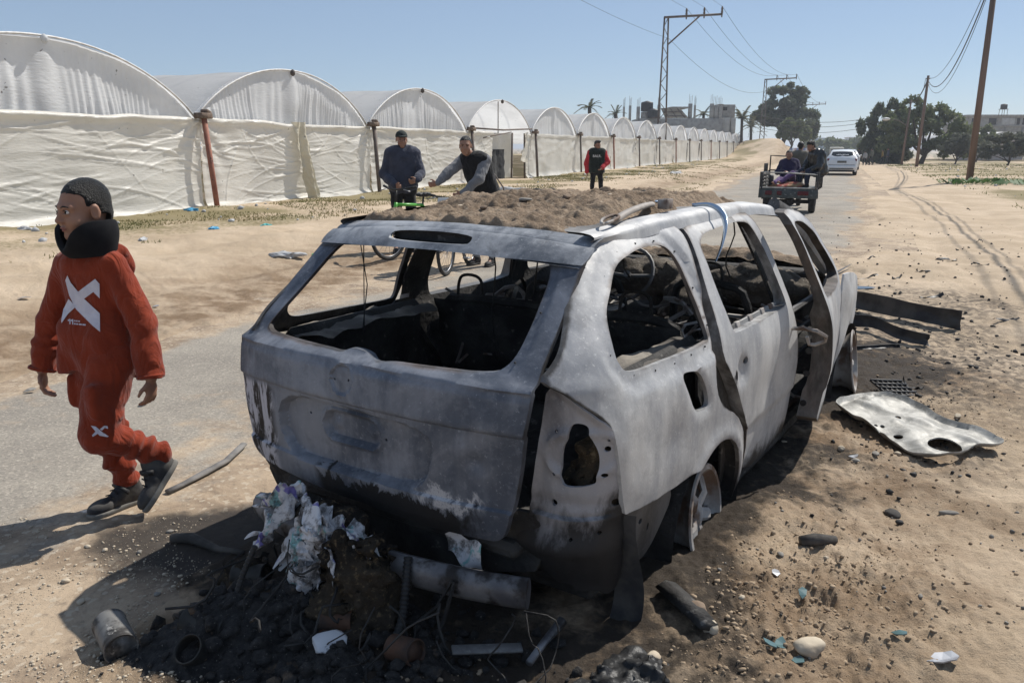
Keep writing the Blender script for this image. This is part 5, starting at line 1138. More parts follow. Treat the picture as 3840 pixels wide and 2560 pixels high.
PURP = fabric('purple_velour', (.13, .075, .19)); NAV2 = fabric('deep_navy', (.025, .02, .06)); DENIM = fabric('dark_denim', (.025, .032, .06)); OLV = fabric('olive_grey_jacket', (.17, .15, .12)); GLOSS = pm('glossy_puffer', (.012, .013, .014), (.02, .02, .02), 6, rough=.28, spec=.5, bst=.3, bsc=14, bd=.02)
rz = radians(-24)
# person frame faces -y (towards the tail)
person('person in navy and purple lying back in the cargo bed of the tricycle', on_cart(-.10, 1.05, .62), rz, dict(head=(-.05, .10, .80), neck=(-.04, .16, .66), shL=(.15, .15, .60), shR=(-.21, .15, .60), elL=(.26, .0, .36), wrL=(.12, -.18, .34), elR=(-.30, .02, .36), wrR=(-.12, -.16, .38), hipL=(.10, -.12, .14), hipR=(-.10, -.12, .14), knL=(.12, -.50, .34), knR=(-.18, -.52, .20), anL=(-.12, -.72, .12), anR=(-.26, -.86, .10), face=(.15, -1, .0), footL=(-.4, -.6, .6), footR=(-.3, -.6, .7)),
       dict(skin=SKIN, hair='short', top=NAV2, pants=PURP, shoes=None, loose=1.1), h=.015)
person('person in glossy black puffer jacket sitting on the right rim of the tricycle bed', on_cart(.56, .80, .62), radians(-72), dict(head=(-.12, -.12, 1.02), neck=(-.05, -.02, .86), shL=(.18, .0, .80), shR=(-.20, .0, .80), elL=(.26, -.12, .52), wrL=(.10, -.30, .42), elR=(-.27, -.12, .52), wrR=(-.12, -.30, .42), hipL=(.10, .08, .36), hipR=(-.10, .08, .36), knL=(.14, -.34, .40), knR=(-.14, -.34, .40), anL=(.14, -.36, .10), anR=(-.14, -.36, .10), face=(.1, -.9, -.35)),
       dict(skin=SKIN, hair='curly', top=GLOSS, pants=DENIM, shoes=SHOE, loose=1.35, hood=True, wrinkle=.02, topname='puffer_jacket', hem=.02), h=.015)
person('driver in olive jacket seen from behind at the front of the tricycle', on_cart(.05, 1.95, .86), rz + pi, dict(head=(0, -.06, .78), neck=(0, 0, .60), shL=(.19, .0, .54), shR=(-.19, .0, .54), elL=(.30, -.22, .30), wrL=(.30, -.50, .26), elR=(-.30, -.22, .30), wrR=(-.30, -.50, .26), hipL=(.10, .02, .06), hipR=(-.10, .02, .06), knL=(.20, -.40, -.04), knR=(-.20, -.40, -.04), anL=(.20, -.42, -.42), anR=(-.20, -.42, -.42), face=(0, -1, 0)),
       dict(skin=SKIN, hair='short', top=OLV, pants=BLK, shoes=SHOE, loose=1.2), h=.018)
bl = SDF((-.55, -.2, -.05), (.55, .35, .22), .014); bl.ell((-.05, .05, .03), (.42, .20, .06), .03).ell((.15, .1, .08), (.22, .14, .06), .04); bl.disp(lambda x, y, z: -.02*fbm(x*9, y*9, z*9, o=3, seed=3))
ob('blanket', bl.mesh(), pm('red_brown_check', (.30, .05, .05), (.28, .19, .10), 7, rough=.95, c3=(.6, .45, .4), s3=14, bst=.5), loc=on_cart(-.05, .28, .63), rot=(0, 0, rz), label='red and tan checked blanket bunched at the tail of the tricycle bed', cat='blanket')
ob('jerrycan', box((0, 0, .16), (.10, .26, .32), .04), BLKP, loc=on_cart(-.46, .35, .625), rot=(0, 0, rz), label='dark upright can at the left corner of the tricycle bed', cat='can')

def car_body(L, Wd, Hh, prof, nx=10):
    """lofted car shell; prof: list of (y, belt_z, roof_z, half width low, half width roof)"""
    V = []; F = []; ring = []
    for y, zb, zr, wl, wr_ in prof:
        pts = [(-wl*.96, .22), (-wl, .42), (-wl, zb-.06), (-wl*.97, zb), (-wr_-.02, zr-.05), (-wr_+.08, zr), (0, zr+.015), (wr_-.08, zr), (wr_+.02, zr-.05), (wl*.97, zb), (wl, zb-.06), (wl, .42), (wl*.96, .22)]
        ring.append(len(V)); V += [(x, y, z) for x, z in pts]
    m = 13
    for a in range(len(prof)-1): F += [(ring[a]+i, ring[a]+i+1, ring[a+1]+i+1, ring[a+1]+i) for i in range(m-1)]
    F += [tuple(ring[0]+i for i in range(m)), tuple(ring[-1]+i for i in reversed(range(m)))]; return A(V), [tuple(reversed(f)) for f in F]
def road_car(label, loc, rz, paint, kind='hatch'):
    """local: forward +y, tail at y=0"""
    t = thing('passenger_car', label, 'car', loc, rz); GL = pm('tinted_glass', (.02, .024, .028), rough=.08, spec=.6)
    pr = [(0, .62, .64, .72, .70), (.03, .80, .84, .80, .74), (.10, .98, 1.0, .84, .72), (.55, 1.0, 1.36, .87, .60), (1.2, .98, 1.45, .88, .60), (2.2, .97, 1.46, .88, .61), (2.75, .96, 1.38, .88, .60), (3.4, .95, .97, .87, .74), (4.1, .80, .82, .84, .74), (4.45, .62, .64, .70, .62)]
    ob('body', car_body(0, 0, 0, pr), paint, t, auto=35)
    ob('rear_window', tr(grid(8, 4, lambda u, v: np.stack([lerp(-.64, .64, u)*lerp(1, .86, v), lerp(.135, .515, v), lerp(1.015, 1.35, v) + .02*(1-(2*u-1)**2)], -1))), GL, t)
    for s in (-1, 1):
        ob('side_window', (A([(s*.862, 1.0, 1.0), (s*.862, 3.1, .985), (s*.655, 2.65, 1.36), (s*.645, .9, 1.37)]) + A((s*.004, 0, 0)), [(0, 1, 2, 3) if s > 0 else (3, 2, 1, 0)]), GL, t)
        ob('tail_lamp', tr(box((0, 0, 0), (.16, .10, .30), .03), (s*.735, .10, .82), (-.1, 0, -s*.35)), pm('tail_lens', (.16, .015, .02), (.10, .01, .012), 20, rough=.2), t)
        ob('mirror', box((s*.97, 3.0, 1.03), (.16, .09, .11), .03), paint, t)
        for yy in (.85, 3.5):
            w_ = ob('wheel', tr(tyre(.31, .19), (s*.78, yy, .31)), RUB, t); ob('rim', tr(lathe([(.19, -.04), (.19, .03), (.05, .05)], 14), (s*.84, yy, .31), (0, s*pi/2, 0)), STEEL, w_)
    ob('number_plate', box((0, .005, .78), (.50, .02, .12), .004), pm('plate_dark', (.05, .05, .055), (.2, .19, .16), 40, rough=.5), t)
    ob('rear_bumper', box((0, .0, .46), (1.56, .16, .24), .05), paint, t)
    ob('bumper_strip', box((0, -.075, .40), (1.30, .03, .05), .01), BLKP, t)
    ob('exhaust_skirt', box((0, .05, .27), (1.45, .14, .12), .03), BLKP, t)
    return t
WHITE = pm('white_car_paint', (.72, .73, .74), (.66, .67, .68), 2, rough=.25, spec=.5); SILV = pm('silver_car_paint', (.48, .49, .5), (.42, .43, .44), 2, rough=.25, spec=.5)
hd = atan2(-RD[0], RD[1])
def rp(p, q): x, y = xy(p, q); return (x, y, float(-.5*sstep(60, 130, A(p)) + .012))
wc = road_car('white hatchback driving away just beyond the tricycle', rp(51.6, .35), hd+.0, WHITE)
ob('window_sticker', tr(join([box((-.30+.085*k_, 0, .012*((k_*7)%3-1)), (.06, .004, .035+.02*((k_*5)%3)/2), .0) for k_ in range(8)]), (0, .285, 1.19), (radians(-48), 0, 0)), pm('white_sticker', (.8, .8, .8), rough=.5), wc, smooth=False)
road_car('silver car farther up the road, half hidden by the white hatchback', rp(64, .75), hd, SILV)
def van(label, loc, rz):
    t = thing('van', label, 'van', loc, rz); pr = [(0, .9, 1.95, .85, .78), (.05, 1.0, 2.0, .88, .80), (3.4, 1.0, 2.05, .9, .82), (3.8, 1.0, 1.95, .9, .78), (4.4, .98, 1.0, .88, .8), (5., .7, .75, .8, .7)]
    ob('body', car_body(0, 0, 0, pr), pm('cream_van_paint', (.55, .53, .45), rough=.4), t, auto=35); ob('rear_window', box((0, -.01, 1.5), (1.3, .03, .5), .01), BLKP, t)
    for s in (-1, 1):
        for yy in (.9, 4.): ob('wheel', tr(tyre(.34, .2), (s*.78, yy, .34)), RUB, t)
        ob('tail_lamp', box((s*.8, -.01, .9), (.1, .03, .3), .01), pm('van_lens', (.2, .02, .02), rough=.3), t)
    return t
van('pale van far up the road beyond the silver car', rp(112, .0), hd)
ped = [(97, 2.3, .99, BLK, BLK, 'pedestrian in black walking away beside the cars, leftmost of the group', 1.03), (96, 2.9, .8, PALE, BLK, 'smaller pedestrian in pale top between two dark ones on the roadside', .86), (98, 3.6, .97, fabric('grey_green', (.10, .11, .09)), BLK, 'pedestrian in grey-green top walking on the right sandy verge', 1.0), (104, 5.0, .9, fabric('mustard', (.35, .22, .06)), BLK, 'pedestrian in mustard top, second from the right of the roadside group', .92), (103, 5.5, 1., NAVY, BLK, 'pedestrian in dark blue, rightmost of the roadside group', 1.02)]
for i, (p, q, sz, tp, pt, lb, z) in enumerate(ped):
    x, y = xy(p, q); person(lb, (x, y, gz(x, y)), rng_ if False else radians(160+25*i), dict(knL=(.13, -.12, .5), anL=(.13, -.02, .1), knR=(-.1, .05, .5), anR=(-.12, .18, .12)), dict(skin=SKIN, hair='short', top=tp, pants=pt, shoes=SHOE), h=.032, size=z, group='pedestrians on the roadside', hh=.03)

# ================================================================ TREES, POLES, BUILDINGS BEYOND
def PX(u, y): return (u-1176)/1837.5*.9719*y                   # x of a point y metres ahead, u in 2352-px picture columns
def PZ(v, y): b_ = (341-v*1024/2352)/800; return CAMH + y*(-sin(PITCH)+b_*cos(PITCH))/(cos(PITCH)+b_*sin(PITCH))
BARK = pm('bark', (.10, .075, .055), (.06, .045, .035), 8, rough=.95, bst=.5, bsc=20)
def leafmat(name, c, c2): return pm(name, c, c2, 1.2, rough=.65, spec=.3, trans=.4, lo=.3, hi=.7)
LEAF_D = leafmat('dark_evergreen_leaf', (.085, .105, .062), (.13, .15, .08)); LEAF_M = leafmat('mid_green_leaf', (.11, .14, .06), (.17, .19, .085)); LEAF_O = leafmat('grey_olive_leaf', (.10, .11, .08), (.15, .155, .11)); LEAF_P = leafmat('palm_leaf', (.075, .085, .05), (.13, .12, .07))
def leaves(blobs, n, size, rs, droop=0.):
    V = []; F = []; n = int(n*1.5)
    sub = []
    for c, r in blobs:
        for _ in range(13):
            d = rs.normal(size=3); d /= np.linalg.norm(d); f = rs.uniform(.22, .42); sub.append((A(c) + d*A(r)*rs.uniform(.55, .95), A(r)*f))
    blobs = sub
    vol = np.array([b[1][0]*b[1][1]*b[1][2] for b in blobs])**.7; cnt = (n*vol/vol.sum()).astype(int)
    for (c, r), k in zip(blobs, cnt):
        d = rs.normal(size=(k, 3)); d /= np.linalg.norm(d, axis=1)[:, None]; rad = rs.uniform(.25, 1, k)**.45
        rad = rad*(1 + .28*fbm(d[:, 0]*2.2+c[0], d[:, 1]*2.2+c[1], d[:, 2]*2.2, o=2, seed=int(rs.randint(99))))
        P = A(c) + d*rad[:, None]*A(r); s = size*rs.uniform(.6, 1.4, k)
        a = rs.normal(size=(k, 3)); a /= np.linalg.norm(a, axis=1)[:, None]; b = np.cross(a, d + .5*rs.normal(size=(k, 3))); b /= np.linalg.norm(b, axis=1)[:, None] + 1e-9
        a[:, 2] -= droop; o = len(V)
        q = np.stack([P-a*s[:, None], P-b*s[:, None]*.45, P+a*s[:, None], P+b*s[:, None]*.45], 1).reshape(-1, 3); V.append(q)
    V = np.concatenate(V); m = len(V)//4; return V, np.arange(m*4).reshape(m, 4)
def tree(name, label, u, y, top_v, wid, blobs, leaf, n=5000, size=.3, trunk=.3, limbs=5, seed=1, base=None, droop=0., group=None):
    """blobs in units of (half width, depth, height): positions across -1..1 and up 0..1"""
    x = PX(u, y); zb = gz(x, y)-.1 if base is None else base; Hh = PZ(top_v, y)-zb; rs = np.random.RandomState(seed)
    t = thing(name, label, 'tree' if 'tree' in name else 'bush', (x, y, zb), 0, group)
    B = [((bx_*wid, by*wid, bz*Hh), (rx*wid, rx*wid*.9, rz_*Hh)) for bx_, by, bz, rx, rz_ in blobs]
    tb = [tube([(0, 0, 0), (.1*wid, .05, Hh*.18), (.02*wid, 0, Hh*.38)], [trunk, trunk*.75, trunk*.55], 8)]
    for i in range(limbs):
        c = B[i % len(B)][0]; lp = smooth_poly([(.05*wid, 0, Hh*.14), (c[0]*.35, c[1]*.4, Hh*.28), (c[0]*.8, c[1]*.8, c[2]*.85), (c[0]*1.05, c[1], c[2])], 1, False); tb.append(tube(lp, np.linspace(trunk*.5, trunk*.08, len(lp)), 6))
    ob('trunk', join(tb), BARK, t); ob('crown', leaves(B, n, size, rs, droop), leaf, t); return t
tree('evergreen_tree', 'tall dark evergreen tree on the sand hill at left of the road', 1795, 146, 186, 6.6, [(-.05, 0, .78, .42, .20), (.28, .1, .62, .36, .24), (-.45, 0, .55, .42, .18), (0, -.2, .50, .45, .22), (.55, 0, .38, .42, .20), (.25, -.2, .30, .45, .18), (-.25, .1, .40, .35, .14), (.75, 0, .25, .28, .16), (.1, 0, .88, .26, .11), (.42, -.1, .80, .20, .12), (-.72, .1, .42, .22, .12)], LEAF_D, 11000, .34, .45, 6, 3)
tree('roadside_tree', 'tall ragged dark tree at the right of the road, behind the walkers', 2030, 101, 232, 3.6, [(-.3, 0, .72, .38, .20), (.25, .1, .82, .34, .18), (-.65, 0, .50, .36, .22), (.1, 0, .50, .6, .24), (.65, 0, .62, .38, .22), (-.85, 0, .60, .16, .10), (.4, 0, .26, .6, .24), (-.3, 0, .24, .6, .22), (.1, -.2, .14, .7, .14)], LEAF_D, 7000, .26, .22, 5, 5, droop=.5)
tree('roadside_tree', 'broad open-crowned tree right of the road, its branches showing through', 2118, 97, 218, 5.4, [(-.35, 0, .84, .30, .14), (.30, .1, .74, .34, .16), (-.6, 0, .60, .34, .18), (0, 0, .66, .42, .18), (.62, 0, .55, .36, .18), (.85, 0, .40, .26, .15), (-.2, .2, .42, .4, .14), (.4, -.1, .36, .5, .16), (-.6, 0, .30, .4, .16), (.8, .2, .22, .35, .14)], LEAF_M, 6500, .24, .34, 8, 7)
tree('olive_bush', 'dark rounded bush on the right field beside the broad tree', 2197, 92, 302, 2.6, [(-.3, 0, .6, .5, .32), (.35, .1, .62, .5, .32), (0, -.2, .72, .5, .25), (.75, 0, .5, .3, .22)], LEAF_O, 3800, .16, .10, 5, 9)
tree('olive_bush', 'grey-green rounded bush at the right edge of the field, behind the near pole', 2318, 80, 303, 2.9, [(-.4, 0, .58, .5, .32), (.4, .1, .62, .5, .34), (0, -.2, .74, .5, .24), (-.8, 0, .42, .25, .2)], LEAF_O, 4200, .15, .10, 6, 11)
tree('olive_bush', 'pale green tree top behind the dark bush, right of the broad tree', 2245, 118, 285, 3.4, [(-.2, 0, .6, .5, .34), (.4, .1, .7, .45, .26)], LEAF_M, 2600, .22, .14, 4, 13)
tree('hill_bush', 'round light green bush at the foot of the evergreen tree on the hill', 1815, 136, 268, 3.6, [(-.2, 0, .55, .5, .34), (.4, 0, .6, .5, .34), (0, 0, .8, .45, .2)], LEAF_M, 3400, .24, .2, 3, 15)
for i, (u, v, wd, lb) in enumerate(((1905, 316, 7, 'hazy clump of far trees left of the road gap'), (1945, 312, 8, 'hazy clump of far trees above the white hatchback'), (1985, 316, 9, 'hazy clump of far trees beside the tall ragged tree'), (1868, 312, 6, 'hazy far tree behind the blue and white fence'))):
    tree('distant_tree', lb, u, 255+18*i, v, wd, [(-.5, 0, .5, .5, .4), (.2, 0, .6, .5, .4), (.6, 0, .45, .4, .4)], LEAF_M, 900, .7, .3, 2, 21+i, group='far trees in the haze')
def palm(label, u, y, v_crown, L, n, seed):
    x = PX(u, y); zc = PZ(v_crown, y); rs = np.random.RandomState(seed); z0 = .1; t = thing('palm_tree', label, 'palm', (x, y, z0))
    ob('trunk', tube([(0, 0, 0), (.1, 0, (zc-z0)*.5), (0, 0, zc-z0)], [.28, .22, .2], 8), BARK, t)
    for i in range(n):
        a = 2*pi*i/n + rs.uniform(-.2, .2); e = rs.uniform(-.25, 1.15); d = A((cos(a)*cos(e), sin(a)*cos(e), sin(e))); P = [A((0, 0, zc-z0)) + d*L*s_ - A((0, 0, .55*L*s_*s_*max(cos(e), .2))) for s_ in np.linspace(0, 1, 9)]
        parts = [tube(P, np.linspace(.04, .01, 9), 4)]; sd_ = unit(np.cross(d, (0, 0, 1)) + 1e-6)
        V = []; F = []
        for k in range(1, 9):
            for s_ in (-1, 1):
                for q in range(3):
                    p = lerp(P[k-1], P[k], q/3); tp = p + sd_*s_*L*.20*(1-.5*k/9) + d*L*.13 - A((0, 0, L*.07)); o = len(V); V += [p, p + d*L*.035, tp]; F.append((o, o+1, o+2))
        parts.append((A(V), F)); ob('frond', join(parts), LEAF_P, t, smooth=False)
palm('palm crown rising behind the greenhouse roofs, taller of the left pair', 1352, 92, 246, 1.7, 13, 3); palm('small palm crown behind the greenhouse roofs, left of the water tanks', 1412, 98, 261, 1.5, 11, 4); palm('shaggy palm beside the unfinished concrete columns', 1612, 122, 262, 2.2, 13, 5); palm('grey shaggy palm at the end of the concrete wall', 1700, 124, 272, 2.8, 15, 6); palm('low palm clump behind the end of the greenhouses', 1722, 127, 290, 2.4, 13, 7)

# power line of lattice masts with one-sided arms
def mast(label, p, H_, L_=4.6):
    x, y = p; t = thing('lattice_mast', label, 'power mast', (x, y, .15)); st = []
    for s in (-1, 1): st.append(tube([(s*.42, 0, 0), (s*.16, 0, H_)], .075, 5))
    n = 16
    br = [tube([((-1)**i*lerp(.42, .16, i/n), 0, H_*i/n), ((-1)**(i+1)*lerp(.42, .16, (i+1)/n), 0, H_*(i+1)/n)], .03, 4) for i in range(n)]
    ob('legs', join(st), DARKPIPE, t); ob('bracing', join(br), DARKPIPE, t); ob('cross_arm', join([tube([(-.2, 0, H_), (L_, 0, H_+.25)], .10, 5)]), DARKPIPE, t); ob('arm_strut', tube([(.2, 0, H_*.82), (L_*.6, 0, H_+.1)], .07, 5), DARKPIPE, t)
    ob('guard_spikes', join([tube([(-.9, 0, H_*.33), (.9, 0, H_*.33)], .03, 4)]), DARKPIPE, t)
    for f in (.36, .68, 1.): ob('insulator', tr(lathe([(.05, -.25), (.07, 0), (.10, .2), (.07, .3), (.10, .4), (.05, .62)], 8), (L_*f, 0, H_+.25*f)), DARKPIPE, t)
    return [A((x+L_*f, y, .15+H_+.25*f+.6)) for f in (.36, .68, 1.)] + [A((x+.3, y, .15+H_*.86))]
def zt(v, y): return PZ(v, y)
M1 = mast('tall lattice power mast with one-sided arm behind the greenhouses', (PX(1518, 71), 71.), zt(44, 71)); M2 = mast('second lattice power mast in front of the evergreen tree', (PX(1748, 135), 135.), zt(183, 135)-.1, 4.9); M3 = mast('farthest lattice power mast, right of the evergreen tree', (PX(1842, 216), 216.), zt(242, 216), 5.2)
M0 = [p - (A(M2[0])-A(M1[0]))*1.0 + A((0, 0, 2.)) for p in M1]
WIRE = pm('cable', (.03, .03, .032), rough=.6)
def wire(a, b, sag, label, r=.02, grp=None, n=18):
    a = A(a); b = A(b); t = np.linspace(0, 1, n); P = a + (b-a)*t[:, None]; P[:, 2] -= sag*4*t*(1-t)
    return ob('power_cable', tube(P, r, 4, False), WIRE, label=label, cat='cable', group=grp)
nm_ = ['left of three', 'middle of three', 'right of three', 'low single one']
for i in range(4):
    wire(M0[i], M1[i], 1.2, 'power cable from the top of picture to first mast, ' + nm_[i], .011); wire(M1[i], M2[i], 1.8, 'power cable between first and second mast, ' + nm_[i], .018)
    if i < 3: wire(M2[i], M3[i], 1.8, 'power cable between second and third mast, ' + nm_[i], .026)
WOODP = pm('weathered_pole', (.20, .135, .105), (.13, .09, .07), 3, rough=.85, bst=.3, bsc=12, stretch=(1, 1, .1))
def pole(label, u, y, H_, r, tilt=0., lamp=False):
    x = PX(u, y); z = gz(x, y)-.2; t = thing('utility_pole', label, 'utility pole', (x, y, z)); top = A((tilt, 0, H_))
    ob('shaft', tube([(0, 0, 0), top*.5, top], [r, r*.88, r*.72], 14), WOODP, t)
    ob('bracket', join([box(top + A((0, 0, -.25)), (.10+r*2, .05, .06), .01), box(top + A((0, 0, -.75)), (.08+r*2, .05, .05), .01), tube([top + A((-r-.05, 0, -.2)), top + A((-r-.12, 0, -.9))], .02, 5)]), DARKPIPE, t)
    if lamp: ob('lamp_arm', tube([top*.62, top*.62 + A((-1.0, 0, .55)), top*.62 + A((-2.0, 0, .65))], .04, 6), DARKPIPE, t); ob('lamp_head', tr(lathe([(.03, -.45), (.13, -.3), (.16, 0), (.10, .3), (.02, .4)], 10), top*.62 + A((-2.2, 0, .66)), (0, pi/2, 0), (1, 1, 1)), HOOP, t)
    return A((x, y, z)) + top
P1 = pole('thick brown utility pole at the right edge, nearest', 2236, 36.8, 9.6, .15, .0); P2 = pole('slimmer utility pole in front of the broad tree', 2110, 70., 7.6, .14, .12); P3 = pole('leaning grey lamp pole left of the slim pole, in front of the trees', 2075, 84., 6.6, .12, .25, True)
P0 = P1 + (P1-P2)*A((1, 1, 0)) + A((0, 0, .8))
for i, (dz, sg, r) in enumerate(((-.15, 1.5, .016), (-.35, 2.2, .03), (-.55, 2.5, .015))):
    wire(P1 + A((0, 0, dz)), P2 + A((0, 0, dz)), sg, 'cable from the near brown pole to the slim pole, %s' % ('highest', 'thick middle one', 'lowest')[i], r); wire(P0 + A((0, 0, dz)), P1 + A((0, 0, dz)), sg, 'cable over the sand towards the near brown pole, %s' % ('highest', 'thick middle one', 'lowest')[i], r)
wire(P2 + A((0, 0, -.3)), P3 + A((0, 0, -.2)), .6, 'cable from the slim pole down to the lamp pole', .05)
for i, (va, vb) in enumerate(((253, 276), (268, 283), (283, 298))):
    a = A((PX(1700, 128), 128, PZ(va, 128))); b = A((PX(1992, 118), 118, PZ((271, 279, 291)[i], 118))); wire(a, b, 1.1, 'low cable crossing the far end of the road, %s of three' % ('top', 'middle', 'bottom')[i], .03)

# unfinished concrete building behind the greenhouses
def zoom3(zx): return (2150+zx/2.94)*.6125
def zoom3v(zy): return zy/2.94*.6125
YB = 118.
bld = thing('concrete_building', 'unfinished grey concrete building with bare columns and rebar behind the greenhouses', 'building', (PX(zoom3(1250), YB), YB, 0.))
OX = PX(zoom3(1250), YB)
def bz(name, x0, y0, x1, y1, mat, d0=0., dep=.5, parent=None):
    xa = PX(zoom3(x0), YB)-OX; xb = PX(zoom3(x1), YB)-OX; za = PZ(zoom3v(y1), YB); zb = PZ(zoom3v(y0), YB)
    return ob(name, box(((xa+xb)/2, d0+dep/2, (za+zb)/2), (abs(xb-xa), dep, abs(zb-za)), .03), mat, parent or bld)
bz('lower_wall', 720, 1302, 1640, 1480, CONCRETE, 0, 8); w2_ = bz('end_wall', 1643, 1296, 1712, 1470, pm('pale_block', (.42, .40, .36), (.36, .34, .31), 2, rough=.95), .1, 7.5); bz('end_wall', 1728, 1300, 1776, 1470, pm('pale_block_b', (.43, .41, .37), (.36, .34, .31), 2, rough=.95), .1, 7.5)
ob('foundation', box((0, 4, 1.6), (13., 8, 3.4), .05), CONCRETE, bld)
for a, b_, c_ in ((540, 560, 1172), (605, 630, 1160), (690, 724, 1172), (918, 950, 1150), (1256, 1296, 1138), (1318, 1336, 1155), (1492, 1532, 1138), (1540, 1580, 1154), (1585, 1622, 1158)):
    cl = bz('column', a, c_, b_, 1330, CONCRETE, .3, .45)
    for k in range(3):
        xx = PX(zoom3(lerp(a, b_, .15+.35*k)), YB)-OX; zz = PZ(zoom3v(c_), YB); ob('rebar', tube([(xx, .5, zz-.2), (xx+.03*k, .5, zz+1.0+.15*((k*7+a) % 3))], .022, 4), DARKPIPE, cl)
ob('side_base', box((PX(zoom3(625), YB)-OX, 1.5, 2.4), (4.2, 3, 4.6), .05), CONCRETE, bld)
bz('slab', 1060, 1172, 1262, 1190, CONCRETE, .3, 6); bz('upper_room', 1636, 1142, 1800, 1310, CONCRETE, 2., 4); bz('window', 1664, 1168, 1712, 1210, CHAR, 1.98, .1); bz('roof_slab', 1610, 1138, 1660, 1150, CONCRETE, 1.5, 4)
sp_ = [(PX(zoom3(a), YB)-OX, d, PZ(zoom3v(b_), YB)) for a, b_, d in ((950, 1190, .2), (1150, 1180, .2), (1255, 1300, .0), (1000, 1300, .0))]
ob('leaning_sheet', (A(sp_ + [(p[0], p[1]+.15, p[2]) for p in sp_]), [(3, 2, 1, 0), (4, 5, 6, 7), (0, 1, 5, 4), (1, 2, 6, 5), (2, 3, 7, 6), (3, 0, 4, 7)]), pm('tan_sheet', (.30, .26, .20), (.24, .21, .17), 2, rough=.9), bld, smooth=False)
ob('sheet_battens', join([tube([lerp(A(sp_[0]), A(sp_[1]), f) + A((0, -.05, 0)), lerp(A(sp_[3]), A(sp_[2]), f) + A((0, -.05, 0))], .05, 4) for f in (.15, .5, .85)] + [tube([lerp(A(sp_[0]), A(sp_[3]), f) + A((0, -.05, 0)), lerp(A(sp_[1]), A(sp_[2]), f) + A((0, -.05, 0))], .05, 4) for f in (.4, .8)]), DARKPIPE, bld)
TANK = pm('black_water_tank', (.018, .018, .02), (.03, .03, .032), 3, rough=.5)
def tank(label, u, y, v0, v1, wd):
    x = PX(u, y); za = PZ(v1, y); h_ = PZ(v0, y)-za; r = wd/2; t = thing('water_tank', label, 'water tank', (x, y, za))
    ob('barrel', lathe([(r*.97, 0), (r, .05)] + [(r*(1-.02*(i % 2)), h_*(.08+.09*i)) for i in range(9)] + [(r*.9, h_*.88), (r*.5, h_*.95), (r*.3, h_*.96), (r*.3, h_), (.01, h_)], 20), TANK, t); return t
tank('black ribbed water tank, taller of the two on the concrete building', zoom3(795), YB+.6, zoom3v(1112), zoom3v(1225), 1.75); tank('second black water tank standing lower, right of the taller one', zoom3(866), YB-.6, zoom3v(1195), zoom3v(1302), 1.6)
bz('tank_plinth', 752, 1228, 826, 1310, CONCRETE, .2, 1.6)
# ruined building, tank and small greenhouses on the far right
YR = 155.; rb = thing('ruined_building', 'grey two-storey concrete ruin with dark openings at the far right', 'building', (PX(2300, YR), YR, 0.)); RX = PX(2300, YR)
def rz_(name, u0, v0, u1, v1, mat, d0=0., dep=.6):
    a = PX(u0, YR)-RX; b_ = PX(u1, YR)-RX; za = PZ(v1, YR); zb = PZ(v0, YR); return ob(name, box(((a+b_)/2, d0+dep/2, (za+zb)/2), (abs(b_-a), dep, abs(zb-za)), .04), mat, rb)
rz_('wall', 2216, 268, 2440, 330, CONCRETE, 0, 9); rz_('roof_slab', 2212, 263, 2440, 268.5, CONCRETE, -.4, 9.6); rz_('floor_band', 2214, 287, 2440, 291, CONCRETE, -.25, 1.); rz_('pale_panel', 2292, 270, 2322, 286.5, pm('pale_plaster', (.5, .5, .5), (.4, .4, .4), 2, rough=.9), -.1, .2)
for a, b_ in ((2224, 2244), (2263, 2280), (2327, 2334), (2340, 2348), (2356, 2372)): rz_('opening', a, 271, b_, 286, CHAR, -.06, .2)
for a in (2256, 2300, 2340): rz_('pier', a, 291, a+4, 330, pm('pier_%d' % a, (.25, .24, .22), rough=.95), -.15, .3)
tank('small black water tank on a stand above the ruin', 2293, 153., 238, 250, 1.15)
st_ = thing('tank_stand', 'thin steel stand carrying the small tank above the ruin', 'stand', (PX(2293, 153), 153., PZ(266, 153)))
hh = PZ(250, 153)-PZ(266, 153)
for sx in (-.5, .5):
    for sy in (-.5, .5): ob('leg', tube([(sx, sy, 0), (sx*.9, sy*.9, hh)], .05, 4), DARKPIPE, st_)
ob('platform', box((0, 0, hh-.04), (1.2, 1.2, .08), .01), DARKPIPE, st_)
def small_tunnel(label, u0, u1, y, v_top, v_eave):
    xa, xb = PX(u0, y), PX(u1, y); t = thing('field_greenhouse', label, 'greenhouse', ((xa+xb)/2, y, 0), 0, 'small greenhouses on the right'); ze = PZ(v_eave, y); zp = PZ(v_top, y)
    ob('roof_sheet', grid(17, 4, lambda u, v: np.stack([lerp(xa, xb, u)-(xa+xb)/2, 25*v, ze+(zp-ze)*np.maximum(1-(2*u-1)**2, 0)**.8], -1)), HOOP, t); ob('wall_sheet', grid(10, 4, lambda u, v: np.stack([lerp(xa, xb, u)-(xa+xb)/2, -.05+0*u, lerp(-.3, ze, v)], -1)), pm('pinkish_film', (.48, .40, .35), (.42, .36, .32), 2, rough=.7), t)
    ob('gable_sheet', grid(17, 4, lambda u, v: np.stack([lerp(xa, xb, u)-(xa+xb)/2, .05+0*u, lerp(ze, ze+(zp-ze)*np.maximum(1-(2*u-1)**2, 0)**.8, v)], -1)), FILM_G, t)
small_tunnel('small white greenhouse behind the dark bush on the right', 2200, 2262, 128, 304, 318); small_tunnel('small white greenhouse at the right edge under the ruin', 2266, 2352, 128, 302, 318); small_tunnel('small white greenhouse cut by the right edge of the picture', 2354, 2440, 128, 302, 318)
